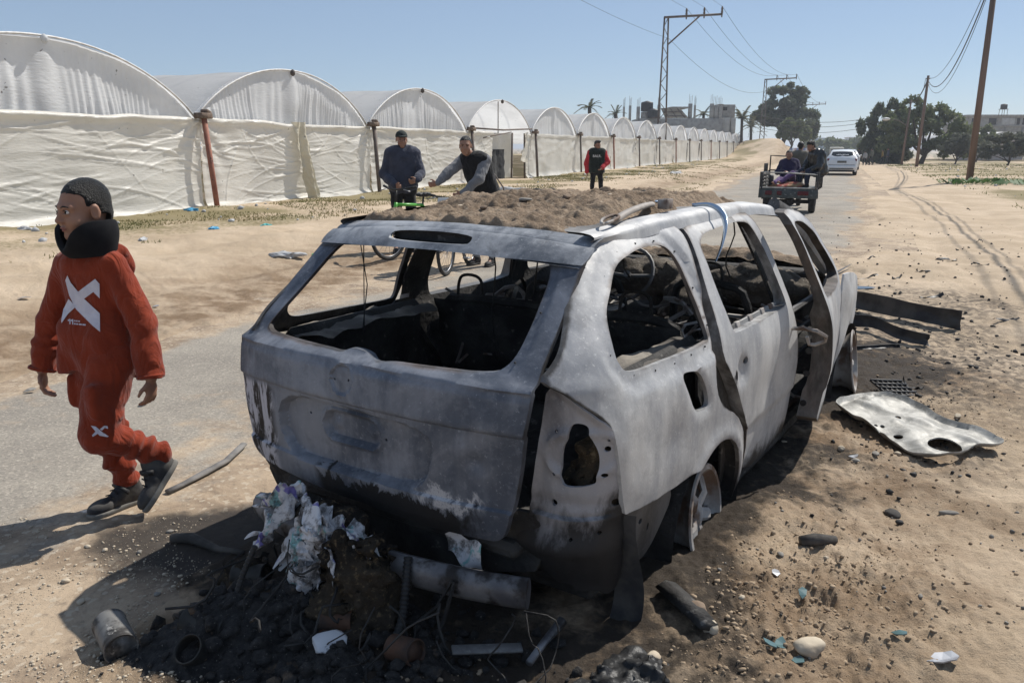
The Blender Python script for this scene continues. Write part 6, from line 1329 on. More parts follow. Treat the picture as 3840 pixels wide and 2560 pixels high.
# far end: fence, shed, town
fc = thing('sheet_fence', 'blue and white striped sheet fence under the evergreen tree', 'fence', (PX(1833, 118), 118., gz(PX(1833, 118), 118.)))
for i in range(9): ob('sheet', box((-1.0+.32*i, .15*(i % 2), .75), (.31, .04, 1.5), .005), pm('sheet_%d' % i, ((.20, .26, .42), (.62, .62, .64), (.5, .36, .36))[i % 3], rough=.6), fc)
sh = thing('scrap_fence', 'dark fence of old boards and posts at the far end of the greenhouses', 'fence', (PX(1712, 122), 122., .1))
rs = np.random.RandomState(8)
for i in range(14): ob('board', box((-1.6+.34*i, rs.uniform(-.3, .3), .95), (.26, .06, 1.6+rs.uniform(-.3, .9)), .01, (0, rs.normal(0, .05), 0)), pm('board_%d' % i, tuple(A((.17, .12, .10))*rs.uniform(.5, 1.3)), rough=.95), sh)
for i, (u, v0, v1, w_, y, c) in enumerate(((1900, 318, 326, 26, 300, (.45, .5, .55)), (1938, 321, 329, 22, 290, (.55, .55, .55)), (1968, 316, 324, 30, 320, (.62, .62, .62)), (1880, 322, 330, 18, 280, (.30, .38, .45)), (1996, 318, 327, 20, 310, (.5, .48, .45)))):
    t = thing('distant_building', ('low pale-roofed building in the far haze', 'small white building in the far haze above the road end', 'long white building in the far haze', 'low bluish shed in the far haze by the fence', 'grey building in the far haze beside the ragged tree')[i], 'building', (PX(u, y), y, -3.)); za = PZ(v1, y)+3; zb = PZ(v0, y)+3; wm = w_/1837*y
    ob('wall', box((0, 3, zb/2), (wm, 6, zb), .1), pm('far_wall_%d' % i, c, rough=.9), t); ob('roof', box((0, 3, zb+.15), (wm*1.06, 6.5, .3), .05), pm('far_roof_%d' % i, tuple(A(c)*1.2), rough=.8), t)
    for k in range(3): ob('window', box((wm*(-.3+.3*k), -.02, zb*.8), (wm*.12, .1, zb*.12), .02), CHAR, t)
# dry grass and weeds, uncountable
def grass(name, label, n, rect, hgt_, mat, seed, clump=True):
    rs = np.random.RandomState(seed); p0, p1, q0, q1 = rect
    p = rs.uniform(0, 1, n)**1.5*(p1-p0)+p0; q = rs.uniform(q0, q1, n); x, y = xy(p, q)
    den = fbm(x*.55, y*.55, o=3, seed=seed) + .35*noise(x*2.3, y*2.3, seed=seed+1); ok = den > .12 + .3*rs.rand(n); x = x[ok]; y = y[ok]; m = len(x); z = hgt(x, y)
    a = rs.uniform(0, 2*pi, m); h_ = hgt_*rs.uniform(.4, 1.5, m); w_ = .006 + .00045*np.hypot(x, y); ln = rs.normal(0, .5, (m, 2))*h_[:, None]
    b = np.stack([x, y, z-.01], 1); c, s = np.cos(a)*w_, np.sin(a)*w_
    V = np.stack([b + np.stack([c, s, 0*c], 1), b - np.stack([c, s, 0*c], 1), b + np.stack([ln[:, 0], ln[:, 1], h_], 1)], 1).reshape(-1, 3)
    return ob(name, (V, np.arange(3*m).reshape(m, 3)), mat, smooth=False, label=label, cat='grass', kind='stuff')
GRD = pm('dry_green_grass', (.24, .20, .09), (.15, .155, .06), .6, rough=.8, trans=.3)
grass('grass', 'thin dry grass and weeds along the foot of the greenhouses', 60000, (6, 95, -13.2, -9.0), .045, GRD, 5); grass('grass', 'patchy grass on the verge left of the road', 16000, (18, 70, -9.2, -4.9), .045, GRD, 6); grass('grass', 'green and straw grass over the field right of the road', 42000, (18, 110, 4.6, 26), .09, pm('green_field_grass', (.17, .19, .07), (.22, .20, .09), .4, rough=.8, trans=.3), 7)
rs = np.random.RandomState(17); bl_ = []
for i in range(260):
    a = rs.uniform(0, 2*pi); r_ = rs.uniform(0, 1)**.6; x = PX(2300, 35.5) + 2.6*r_*cos(a); y = 35.2 + 1.3*r_*sin(a); z = gz(x, y); s = rs.uniform(.08, .2); d = A((cos(a*3), sin(a*3), .7)); e = A((-sin(a*3), cos(a*3), 0)); bl_.append((A([(x, y, z), (x, y, z)+d*s+e*s*.45, (x, y, z)+d*s*1.9, (x, y, z)+d*s-e*s*.45]), [(0, 1, 2, 3)]))
ob('low_weed_patch', join(bl_), pm('fresh_weed', (.05, .13, .03), (.09, .17, .05), 3, rough=.6, trans=.2), smooth=False, label='bright green leafy weed patch at the foot of the near brown pole', cat='weeds', kind='stuff')

# ================================================================ DEBRIS ON AND AROUND THE WRECK
def G(u, v, z=0.):
    a_ = (u*1024/2352-512)/800; b_ = (341-v*1024/2352)/800; d_ = A((a_, cos(PITCH)+b_*sin(PITCH), -sin(PITCH)+b_*cos(PITCH))); t = (z-CAMH)/d_[2]; return float(d_[0]*t), float(d_[1]*t)
def on(u, v, up=0.): x, y = G(u, v, .02); return (x, y, gzr(x, y)+up)
_ico = None
def ico():
    global _ico
    if _ico is None:
        import bmesh
        bm = bmesh.new(); bmesh.ops.create_icosphere(bm, subdivisions=3, radius=1); bm.verts.ensure_lookup_table()
        _ico = (A([tuple(v.co) for v in bm.verts]), [tuple(v.index for v in f.verts) for f in bm.faces]); bm.free()
    return _ico
def rock(seed, s=(1, 1, 1), rough=.35, flat=.0):
    V, F = ico(); V = V.copy(); rs = np.random.RandomState(seed)
    for _ in range(9):                                             # facets
        n = rs.normal(size=3); n /= np.linalg.norm(n); d = rs.uniform(.62, .92); h = V @ n; V -= np.maximum(h-d, 0)[:, None]*n*.85
    V *= (1 + rough*.35*fbm(V[:, 0]*1.6+seed, V[:, 1]*1.6, V[:, 2]*1.6, o=3, seed=seed))[:, None]; return V*A(s), F
PALE_ST = pm('pale_limestone', (.50, .43, .33), (.40, .33, .25), 9, rough=.9, c3=(.2, .16, .12), s3=40, lo3=.66, bst=.4); GREY_ST = pm('grey_stone', (.27, .25, .22), (.18, .165, .15), 8, rough=.9, bst=.5); BRN_ST = pm('brown_clod', (.22, .165, .12), (.14, .10, .075), 12, rough=1., bst=.9, bsc=50); DRK_ST = pm('sooty_lump', (.05, .046, .043), (.10, .09, .08), 12, rough=.9, bst=.7, bsc=50)
stones = [(1855, 1528, (.085, .060, .05), PALE_ST, 'large smooth pale stone at the bottom right, biggest on the sand'), (545, 1540, (.06, .05, .035), PALE_ST, 'rounded tan stone at the bottom edge left of the heap'), (640, 1470, (.05, .045, .03), PALE_ST, 'bright crumbly lump in the car shadow near the bottom edge'),
          (360, 1355, (.022, .018, .014), GREY_ST, 'small stone just inside the car shadow edge'), (268, 1398, (.025, .02, .016), GREY_ST, 'small grey stone on the tip of the shadow'), (150, 1330, (.026, .022, .017), PALE_ST, 'pale pebble left of the shadow tip'), (185, 1375, (.03, .024, .019), PALE_ST, 'pale stone touching the left edge of the shadow'), (200, 1250, (.026, .017, .012), PALE_ST, 'flat pale pebble below the boy, left of two'), (240, 1258, (.02, .016, .014), PALE_ST, 'round pale pebble below the boy, right of two'),
          (320, 1262, (.02, .018, .015), GREY_ST, 'lone pebble between boy and car shadow'), (390, 1215, (.032, .02, .012), GREY_ST, 'flat stone at the upper edge of the car shadow'), (2052, 1168, (.065, .05, .035), DRK_ST, 'dark chunky lump on the sand right of the rear wheel'), (2180, 1166, (.075, .022, .018), GREY_ST, 'long dark flat stone on the right sand'), (1630, 1490, (.05, .045, .045), PALE_ST, 'tan stone half buried beside the burnt heap at right rear'),
          (1590, 1450, (.07, .055, .045), BRN_ST, 'brown rock in the clods behind the rear wheel'), (1500, 1535, (.04, .035, .03), PALE_ST, 'pale lump at the bottom edge under the bumper beam'), (1932, 1030, (.035, .03, .03), PALE_ST, 'small pale angular block beside the open door'), (1965, 1060, (.045, .03, .022), GREY_ST, 'grey stone below the fallen door panel, left'), (2010, 1052, (.05, .03, .02), GREY_ST, 'grey flat stone below the fallen door panel, middle'), (2060, 1048, (.035, .025, .018), PALE_ST, 'tan stone below the fallen door panel, right'),
          (2200, 955, (.05, .03, .03), PALE_ST, 'tan pointed stone above the fallen door panel'), (2090, 868, (.03, .022, .018), DRK_ST, 'dark stone right of the front wheel'), (1700, 1420, (.02, .016, .013), PALE_ST, 'pale pebble on the sand below the rear wheel'), (1790, 1300, (.028, .02, .015), GREY_ST, 'small stone among clods right of the rear wheel'), (1895, 1300, (.02, .016, .012), PALE_ST, 'white pebble on the sand right of the clods'), (2110, 1400, (.02, .015, .012), GREY_ST, 'lone pebble on the smooth sand at lower right')]
for i, (u, v, s, m, lb) in enumerate(stones):
    s = tuple(.62*q for q in s); x, y, z = on(u, v); ob('stone', rock(40+i, s), m, loc=(x, y, z+s[2]*.45), rot=(0, 0, i*1.3), label=lb, cat='stone', group='loose stones on the ground')
roofst = [((-.15, 1.35), (.05, .04, .028), DRK_ST, 'dark lump in the middle of the roof soil'), ((.02, 1.22), (.035, .03, .02), BRN_ST, 'small brown stone left of centre on the roof soil'), ((.10, 1.55), (.055, .045, .035), BRN_ST, 'large brown rock on the roof soil right of centre'), ((.0, 1.0), (.06, .03, .014), GREY_ST, 'flat oval dark stone on the roof soil'), ((-.30, .95), (.04, .03, .012), PALE_ST, 'flat pale chip on the left of the roof soil'), ((.16, 1.08), (.045, .03, .022), BRN_ST, 'low brown clod near the roof rail piece'), ((-.28, 1.7), (.05, .035, .03), DRK_ST, 'dark clod toward the far side of the roof soil'), ((.1, 2.0), (.05, .04, .03), DRK_ST, 'dark clod toward the front of the roof soil'), ((-.05, .78), (.03, .022, .016), BRN_ST, 'small clod at the rear edge of the roof soil'), ((.25, 1.3), (.025, .02, .015), PALE_ST, 'pale pebble on the roof soil by the blue trim')]
for i, ((cx, cy), s, m, lb) in enumerate(roofst):
    s = tuple(.62*q for q in s); zz = float(roofsoil(A((cx+.60)/1.16), A((cy-.50)/2.3))[..., 2]); p = car_pt((cx, cy, zz + s[2]*.15)); ob('roof_stone', rock(90+i, s), m, loc=p, rot=(0, 0, i*.9), label=lb, cat='stone', group='stones on the car roof')
# loose clods and pebbles, beyond counting
def scatter(name, label, pts, sizes, mat, seed, sub=0):
    rs = np.random.RandomState(seed); base = [];  V0, F0 = ico(); 
    import bmesh
    bm = bmesh.new(); bmesh.ops.create_icosphere(bm, subdivisions=1, radius=1); bm.verts.ensure_lookup_table(); iv = A([tuple(v.co) for v in bm.verts]); jf = np.array([[v.index for v in f.verts] for f in bm.faces]); bm.free()
    n = len(pts); k = len(iv); S = sizes[:, None]*rs.uniform(.6, 1.3, (n, 3)); S[:, 2] *= .75
    Vv = iv[None]*S[:, None, :]*rs.uniform(.65, 1.3, (n, k))[..., None]; a = rs.uniform(0, 2*pi, n); c, s = np.cos(a)[:, None], np.sin(a)[:, None]
    R = np.stack([Vv[..., 0]*c-Vv[..., 1]*s, Vv[..., 0]*s+Vv[..., 1]*c, Vv[..., 2]], -1) + pts[:, None, :]
    return ob(name, (R.reshape(-1, 3), (jf[None] + (np.arange(n)*k)[:, None, None]).reshape(-1, 3)), mat, label=label, cat='gravel', kind='stuff', smooth=False)
def groundz(x, y):
    h = hgt(x, y); d = masks(x, y)[2]; return np.where((d > -.3), np.maximum(h, roadz(x, y)), h)
rs = np.random.RandomState(3)
def cloud(c, sx, sy, n, ang=CARYAW):
    px, py = rs.normal(0, sx, n), rs.normal(0, sy, n); v = car_pt((c[0], c[1], 0)); cc, ss = cos(ang), sin(ang); x = v.x + px*cc - py*ss; y = v.y + px*ss + py*cc; return x, y
xs, ys = [], []
for c, sx, sy, n in (((1.30, .7), .20, .45, 2600), ((1.4, 3.0), .28, .8, 1500), ((.9, -.5), .4, .22, 1500), ((1.6, .9), .25, .5, 300), ((1.6, -.3), .3, .25, 400)):
    x, y = cloud(c, sx, sy, n); xs.append(x); ys.append(y)
x = np.concatenate(xs); y = np.concatenate(ys); cx, cy = carlocal(x, y); ok = (cx > .95) | (cy < -.1); x, y = x[ok], y[ok]; sz = .002 + .010*rs.rand(len(x))**5
scatter('clods', 'crumbled brown clods of earth strewn along the right side of the car', np.stack([x, y, groundz(x, y)+sz*.1], 1), sz, pm('damp_clod', (.36, .275, .19), (.25, .185, .125), 8, rough=1., bst=.8, bsc=60), 4)
n = 5200; u = rs.uniform(-.25, 1.02, n)*640; v = rs.uniform(1190, 1600, n); P = A([G(a, b) for a, b in zip(u, v)]); x, y = P[:, 0], P[:, 1]; ok = fbm(x*2, y*2, o=3, seed=77) > -.2; x, y = x[ok], y[ok]; sz = .0016 + .0062*rs.rand(len(x))**5
scatter('gravel', 'tan gravel and grit on the ground between the boy and the wreck', np.stack([x, y, groundz(x, y)+sz*.3], 1), sz, PALE_ST, 5)
n = 420; u = rs.uniform(1500, 2400, n); v = 560 + 1000*rs.rand(n)**.8; P = A([G(a, b) for a, b in zip(u, v)]); x, y = P[:, 0], P[:, 1]; cx, cy = carlocal(x, y); ok = (np.abs(cx) > 1.0) | (cy < -.2); x, y = x[ok], y[ok]; sz = (.0012 + .0055*rs.rand(len(x))**6)*(1+.15*np.hypot(x, y))
scatter('pebbles', 'scattered dark pebbles and grit on the sand right of the car', np.stack([x, y, groundz(x, y)+sz*.3], 1), sz, GREY_ST, 6)
n = 420; u = rs.uniform(1880, 2352, n); v = 500 + 360*rs.rand(n); P = A([G(a, b) for a, b in zip(u, v)]); x, y = P[:, 0], P[:, 1]; sz = .006 + .02*rs.rand(n)**3
xb, yb = cloud((1.25, 3.8), .35, .8, 300); xc, yc = cloud((1.3, 2.4), .22, .6, 100); x = np.concatenate([x, xb, xc]); y = np.concatenate([y, yb, yc]); sz = np.concatenate([sz, .003 + .016*rs.rand(400)**4]); cx, cy = carlocal(x, y); ok = (cx > 1.0) | (cy > 4.6); x, y, sz = x[ok], y[ok], sz[ok]
scatter('burnt_bits', 'small black burnt bits littering the ground beside and beyond the car', np.stack([x, y, groundz(x, y)+sz*.3], 1), sz, CHAR, 8)
# burnt heap under the tail (car frame)
def heap(u, v):
    x = lerp(-.62, .95, u); y = lerp(-.92, .10, v); e = np.clip(np.minimum(np.minimum(u, 1-u)/.2, np.minimum(v/.35, (1.05-v)/.2)), 0, 1); e = e*e*(3-2*e)
    h = .10 + .15*np.exp(-((x+.02)/.22)**2-((y+.10)/.18)**2) + .08*np.exp(-((x+.25)/.25)**2-((y+.35)/.2)**2) + .05*np.exp(-((x-.45)/.3)**2-((y+.3)/.2)**2)
    h = h + .035*fbm(x*5, y*5, o=4, seed=301, g=.62) + .018*np.maximum(fbm(x*16, y*16, o=3, seed=303), -.2) + .010*noise(x*45, y*45, seed=305)
    return np.stack([x, y, .085 + h*e*.8-.02], -1)
def M_ashheap():
    m, nt, bs = newmat('burnt_heap'); v = tc(nt); n1 = nz(nt, 6., v, 8, .65); n2 = nz(nt, 40., v, 7, .65)
    c = mixc(nt, ramp(nt, n2, .35, .7), (.012, .011, .011), (.045, .04, .037)); c = mixc(nt, ramp(nt, n1, .58, .70, 0, .85), c, (.16, .11, .07)); c = mixc(nt, ramp(nt, nz(nt, 120., v, 2), .66, .74, 0, .6), c, (.32, .29, .25))
    nt.links.new(c, bs.inputs['Base Color']); bs.inputs['Roughness'].default_value = .85; b = bump(nt, bs, n2, .9, .03); bump(nt, bs, nz(nt, 130., v, 3), .6, .006, b); return m
HEAPM = M_ashheap()
ob('burnt_heap', grid(170, 110, heap), HEAPM, loc=(CARX, CARY, CARZ), rot=(0, 0, CARYAW), label='black heap of burnt remains spilled under the tail of the car', cat='debris heap')
def lumpob(name, label, cat, blobs, amp, fr, seed, mat, loc, h=.012, rot=None):
    P = A([b[0] for b in blobs]); Rr = max(max(b[1]) for b in blobs); return ob(name, lump(P.min(0)-Rr*1.5, P.max(0)+Rr*1.5, h, blobs, amp, fr, seed, .03), mat, loc=loc, rot=rot, label=label, cat=cat)
ASHY = M_soil('singed_straw_ash', (.025, .022, .02), (.07, .055, .04), (.30, .22, .13))
lumpob('ash_clump', 'singed clump with straw-coloured crust under the middle of the tailgate', 'debris', [((0, 0, 0), (.11, .08, .11)), ((.06, -.03, -.10), (.09, .08, .10)), ((-.06, -.02, -.14), (.10, .09, .10)), ((.02, -.05, -.2), (.13, .10, .10))], .045, 16, 5, ASHY, car_pt((.10, -.16, .36)), .010)
lumpob('ash_clump', 'low burnt clump with tan crust left of the rags', 'debris', [((0, 0, 0), (.07, .05, .06)), ((-.04, .03, -.07), (.08, .07, .07))], .03, 20, 6, ASHY, car_pt((-.42, -.20, .20)), .009)
lumpob('ash_clump', 'glossy black melted clump behind the right rear corner', 'debris', [((0, 0, 0), (.10, .12, .07)), ((.05, .08, -.02), (.09, .09, .07)), ((-.08, -.05, -.02), (.09, .07, .05))], .04, 18, 7, pm('tarry_lump', (.014, .014, .015), (.03, .03, .03), 20, rough=.45, bst=.8, bsc=70), car_pt((.98, .02, .15)), .010)
x, y = cloud((.15, -.28), .42, .24, 900); cx, cy = carlocal(x, y); ok = (cy < .1) & (cx < 1.0) & (cx > -.55) & (cy > -.85); x, y, cx, cy = x[ok], y[ok], cx[ok], cy[ok]; sz = .006 + .030*rs.rand(len(x))**3
hz_ = heap(np.clip((cx+.62)/1.57, 0, 1), np.clip((cy+.92)/1.02, 0, 1))[..., 2] + CARZ; scatter('charred_lumps', 'charred lumps and flakes piled in the black heap under the tail', np.stack([x, y, np.maximum(hz_, groundz(x, y))+sz*.2], 1), sz, HEAPM, 9)
wt = []
rs2 = np.random.RandomState(31)
for i in range(26):
    P_ = [A((rs2.uniform(-.35, .75), rs2.uniform(-.35, -.02), rs2.uniform(.18, .42)))]
    for j in range(6): P_.append(P_[-1] + A((rs2.normal(0, .05), rs2.normal(-.02, .05), rs2.normal(-.035, .03))))
    wt.append(tube(smooth_poly(P_, 1, False), rs2.uniform(.002, .005), 4))
ob('burnt_wires', join(wt), CHAR, loc=(CARX, CARY, CARZ), rot=(0, 0, CARYAW), label='tangle of thin burnt wires hanging under the tail of the car', cat='wires', kind='stuff')
# torn printed sacking hanging from the tail
def M_rag():
    m, nt, bs = newmat('torn_printed_plastic'); v = tc(nt); n = nz(nt, 9., v, 6, .6, .6); n2 = nz(nt, 16., v, 7, .7)
    c = mixc(nt, ramp(nt, n, .55, .60), (.58, .57, .58), (.22, .42, .42)); c = mixc(nt, ramp(nt, nz(nt, 7., tc(nt, (1, 2.5, 1)), 4, .5, 1.), .62, .66), c, (.16, .14, .38)); c = mixc(nt, ramp(nt, n2, .45, .60, 0, .9), c, (.06, .052, .047))
    nt.links.new(c, bs.inputs['Base Color']); bs.inputs['Roughness'].default_value = .45; bump(nt, bs, n2, .3, .01); return m
RAG = M_rag()
def ragstrip(p0, d, L, wd, seed, curl=.5):
    rs = np.random.RandomState(seed); d = unit(d); sd_ = unit(np.cross(d, (0, .4, 1)) + .01); n_ = np.cross(d, sd_)
    def f(u, v):
        w_ = wd*(.55 + .45*np.sin(v*2.6+.4) + .22*noise(v*5, 0*v, seed=seed))*(u-.5)
        rip = np.where(v > .86, (v-.86)*L*np.sin(u*23+seed)*1.3, 0)
        return A(p0) + (v*L + rip)[..., None]*d + w_[..., None]*sd_ + (.25*wd*np.sin(u*9+v*3+seed) + .22*wd*fbm(u*3+seed, v*5, o=3, seed=seed))[..., None]*n_ + (-curl*L*v*v)[..., None]*A((0, 0, 1))*.3
    return grid(26, 44, f)
rg = thing('rag_bundle', 'torn white and teal printed plastic sacking spilling from under the tailgate', 'rags', car_pt((0, 0, 0)), CARYAW)
for i, (p, d, L_, w_) in enumerate((((-.26, -.06, .50), (-.9, -.35, -.10), .20, .10), ((-.26, -.09, .49), (-.6, -.45, -.6), .24, .12), ((-.18, -.10, .48), (-.35, -.35, -.9), .24, .10), ((-.04, -.12, .47), (.4, -.35, -.35), .20, .13), ((.02, -.12, .47), (.8, -.2, -.25), .16, .12), ((-.10, -.16, .42), (.05, -.3, -.9), .22, .13), ((-.20, -.08, .50), (.6, -.4, .02), .26, .10), ((-.08, -.20, .34), (-.1, -.15, -1), .17, .11))):
    ob('rag_strip', ragstrip(p, d, L_*.85, w_*.95, 60+i), RAG, rg)
for i, (p, s_) in enumerate((((-.06, -.17, .44), (.065, .045, .055)), ((-.14, -.18, .36), (.05, .045, .05)), ((.06, -.15, .44), (.055, .04, .04)), ((-.11, -.22, .27), (.045, .04, .06)))):
    V, F = rock(300+i, (1, 1, 1), .6); V = V*(1 + .42*fbm(V[:, 0]*2.6, V[:, 1]*2.6, V[:, 2]*2.6+i, o=4, seed=70+i, g=.6))[:, None]*A(s_) + A(p); ob('crumpled_sack', (V, F), RAG, rg, smooth=False)
lumpob('ash_clump', 'charred wad holding the torn sacking together', 'debris', [((0, 0, 0), (.16, .07, .07)), ((.05, -.03, -.08), (.12, .08, .08))], .03, 14, 9, ASHY, car_pt((-.10, -.08, .43)), .011, (0, 0, CARYAW))
ob('paper_scrap', tr(grid(16, 10, lambda u, v: np.stack([.15*u, .02*np.sin(u*4+v*2), -.07*v-.03*u*(v > .5)+.01*np.sin(u*9)], -1))), RAG, loc=car_pt((.30, .05, .45)), rot=(0, 0, CARYAW+.1), label='singed white paper scrap hanging under the right of the tailgate', cat='paper')
ob('white_board_scrap', tr(rock(7, (.065, .055, .010))), pm('white_scorched_board', (.62, .62, .63), (.5, .5, .52), 6, rough=.6, c3=(.03, .03, .03), s3=9, lo3=.55, hi3=.6), loc=on(762, 1535, .05), rot=(.25, .1, .4), label='white scorched board scrap at the bottom edge below the rags', cat='board')
# corrugated hoses
def hose(label, pts, r=.016):
    P = smooth_poly(pts, 3, False); l = np.concatenate([[0], np.cumsum(np.linalg.norm(np.diff(P, axis=0), axis=1))]); t = np.arange(0, l[-1], .004); Q = np.stack([np.interp(t, l, P[:, i]) for i in range(3)], 1)
    return ob('corrugated_hose', tube(Q, r*(1+.16*np.sin(t*2*pi/.014)), 10), BLKP, label=label, cat='hose')
c = lambda *p: tuple(car_pt(p))
hose('black corrugated hose hanging from the bumper beam to the ground', [c(.24, -.07, .40), c(.27, -.12, .33), c(.285, -.16, .22), c(.30, -.24, .17), c(.32, -.36, .15), c(.33, -.50, .13)], .014); hose('thin corrugated hose hanging among the ash left of the rags', [c(-.24, -.30, .40), c(-.27, -.34, .30), c(-.27, -.40, .18), c(-.26, -.52, .15)], .010)
# tin cans
def can(label, loc, rot, r, L_, mat, open_=False):
    t = thing('tin_can', label, 'can', loc, 0, 'burnt tin cans'); t.rotation_euler = rot
    pr = [(r*.93, 0), (r*1.03, .0), (r*1.03, .008)] + [(r*(1-.012*(i % 2)), .012+(L_-.024)*i/12) for i in range(13)] + [(r*1.03, L_-.006), (r*1.03, L_), (r*.93, L_), (r*.93, L_-.012)]
    b = lathe(pr, 28, closed=False); ob('wall', b, mat, t); ob('base_disc', tr(lathe([(r*.94, 0), (r*.93, .003)], 28), (0, 0, .006)), mat, t)
    if not open_: ob('lid', lathe([(r*.94, L_-.014), (r*.60, L_-.014), (r*.58, L_-.011), (.0005, L_-.011)], 28, closed=False), mat, t)
    else: ob('contents', tr(lathe([(r*.9, L_*.4), (r*.5, L_*.55), (.001, L_*.6)], 16, closed=False)), ASHY, t)
    return t
SOOTCAN = pm('sooty_tin', (.20, .195, .185), (.045, .042, .04), 12, lo=.42, hi=.58, rough=.6, metal=.35, c3=(.38, .36, .33), s3=30, lo3=.6, bst=.3); DKCAN = pm('black_burnt_tin', (.05, .047, .042), (.02, .019, .018), 9, rough=.55, metal=.3, c3=(.17, .12, .07), s3=7, lo3=.56, bst=.3); RUSTC = pm('rusted_tin', (.10, .05, .03), (.03, .025, .022), 9, rough=.7, c3=(.25, .11, .05), s3=14, lo3=.55, bst=.3)
x, y = G(255, 1462); x2, y2 = G(298, 1550)
a_ = atan2(y2-y, x2-x); can('grey sooty tin can lying in the sun at the lower left', (x, y, gzr(x, y)+.05), (0, radians(92), a_), .052, .175, SOOTCAN)
can('tin can with tan crust lying end-on in the shadow below the rags', on(545, 1362, .06), (0, radians(86), radians(-10)), .045, .12, DKCAN); can('dark tin can lying in the car shadow beside the open one', on(430, 1462, .055), (0, radians(93), radians(-12)), .048, .15, DKCAN)
can('open upright tin can filled with ash in the car shadow', on(468, 1520, .02), (radians(38), radians(-18), 0), .045, .09, DKCAN, True); can('rusty brown tin can under the bumper beam by the hose', on(745, 1475, .05), (0, radians(84), radians(-8)), .045, .11, RUSTC)
can('red-brown crumpled tin at the bottom edge below the hose', on(905, 1545, .05), (radians(78), radians(12), .9), .04, .10, RUSTC)
# pipe, sticks, hoses and scraps
def stick(name, label, cat, pts, r, mat, n=8, flat=None): return ob(name, tube(pts, r, n, True, flat), mat, label=label, cat=cat)
def gp(u, v, up=.02): x, y, z = on(u, v, up); return (x, y, z)
stick('steel_pipe', 'short bright steel pipe lying at the bottom edge right of the hose', 'pipe', [gp(1215, 1575, .03), gp(1250, 1528, .04), gp(1290, 1490, .05)], [.012, .012, .017], BARE, 12)
ob('metal_strip', box((0, 0, 0), (.22, .04, .010), .003), SCALE, loc=on(1120, 1552, .05), rot=(.1, .1, .2), label='grey metal strip lying at the bottom edge under the bumper beam', cat='strip')
stick('cable_sheath', 'grey crushed cable lying from behind the boy to the wreck', 'cable', [gp(385, 1128, .012), gp(420, 1112, .015), gp(470, 1085, .015), gp(520, 1058, .02), gp(560, 1020, .02)], [.016, .014, .018, .016, .016], pm('grey_sheath', (.20, .19, .18), (.12, .115, .11), 12, rough=.8, bst=.4), 8, (1.3, .7))
stick('burnt_stick', 'dark burnt rod lying in the car shadow left of the bumper beam', 'rod', [gp(395, 1238, .02), gp(440, 1240, .025), gp(500, 1262, .02), gp(560, 1285, .02)], [.02, .024, .014, .01], DRK_ST)
stick('burnt_stick', 'charred branch-like piece on the sand right of the rear wheel', 'rod', [gp(1835, 1272, .02), gp(1870, 1272, .025), gp(1915, 1264, .02)], [.022, .026, .018], DRK_ST); stick('burnt_stick', 'black charred plank beside the right rear corner', 'plank', [gp(1525, 1400, .02), gp(1580, 1455, .025), gp(1625, 1500, .02)], [.035, .035, .03], CHAR, 4, (1.2, .5))
stick('wire_snarl', 'bent wire sticking up from the litter left of the third man', 'wire', [(-.2+1.9*0, 12.6, gzr(-.2, 12.6)), (-.1, 12.6, gzr(-.1, 12.6)+.6), (-.13, 12.6, gzr(-.13, 12.6)+1.0), (-.3, 12.6, gzr(-.3, 12.6)+1.25)], .012, DARKPIPE, 5)
# strips torn off the front of the car
BUMP = pm('scorched_black_strip', (.022, .022, .025), (.055, .052, .05), 7, rough=.5, bst=.3)
def strip(label, pts, hgt_, seed, mat=BUMP, curve=.03, name='bumper_strip'):
    P = smooth_poly(pts, 3, False); l = np.linspace(0, 1, len(P))
    def f(u, v):
        p = np.stack([np.interp(u, l, P[:, i]) for i in range(3)], -1); z = (v-.5)*hgt_*(1+.12*noise(u*6, 0*u, seed=seed)); p[..., 2] += z + hgt_*.5; p[..., 1] += curve*np.cos((v-.5)*2.6) + .015*fbm(u*7, v*3, o=2, seed=seed); return p
    V, F = grid(60, 8, f); vf, mi = shell(V, F, A((.0, .012, 0))); return ob(name, vf, mat, label=label, cat='car part', auto=50)
strip('long black bumper strip with a hole lying on the sand ahead of the car', [gp(1905, 700, .03), gp(1990, 712, .03), gp(2100, 742, .03), gp(2208, 752, .01)], .17, 3); strip('crumpled dark trim strip on the sand by the front wheel', [gp(1935, 770, .02), gp(2000, 775, .04), gp(2060, 795, .03), gp(2135, 800, .01)], .10, 5); strip('thin black moulding lying along the sand below the trim strips', [gp(1945, 812, .01), gp(2010, 812, .012), gp(2070, 805, .01)], .025, 7)
stick('curved_moulding', 'thin curved black moulding pointing up right beyond the open door', 'moulding', [gp(1860, 645, .02), gp(1905, 635, .03), (*on(1955, 612)[:2], on(1955, 612)[2]+.05)], [.03, .022, .004], BUMP, 6, (1.4, .35))
rs = np.random.RandomState(12)
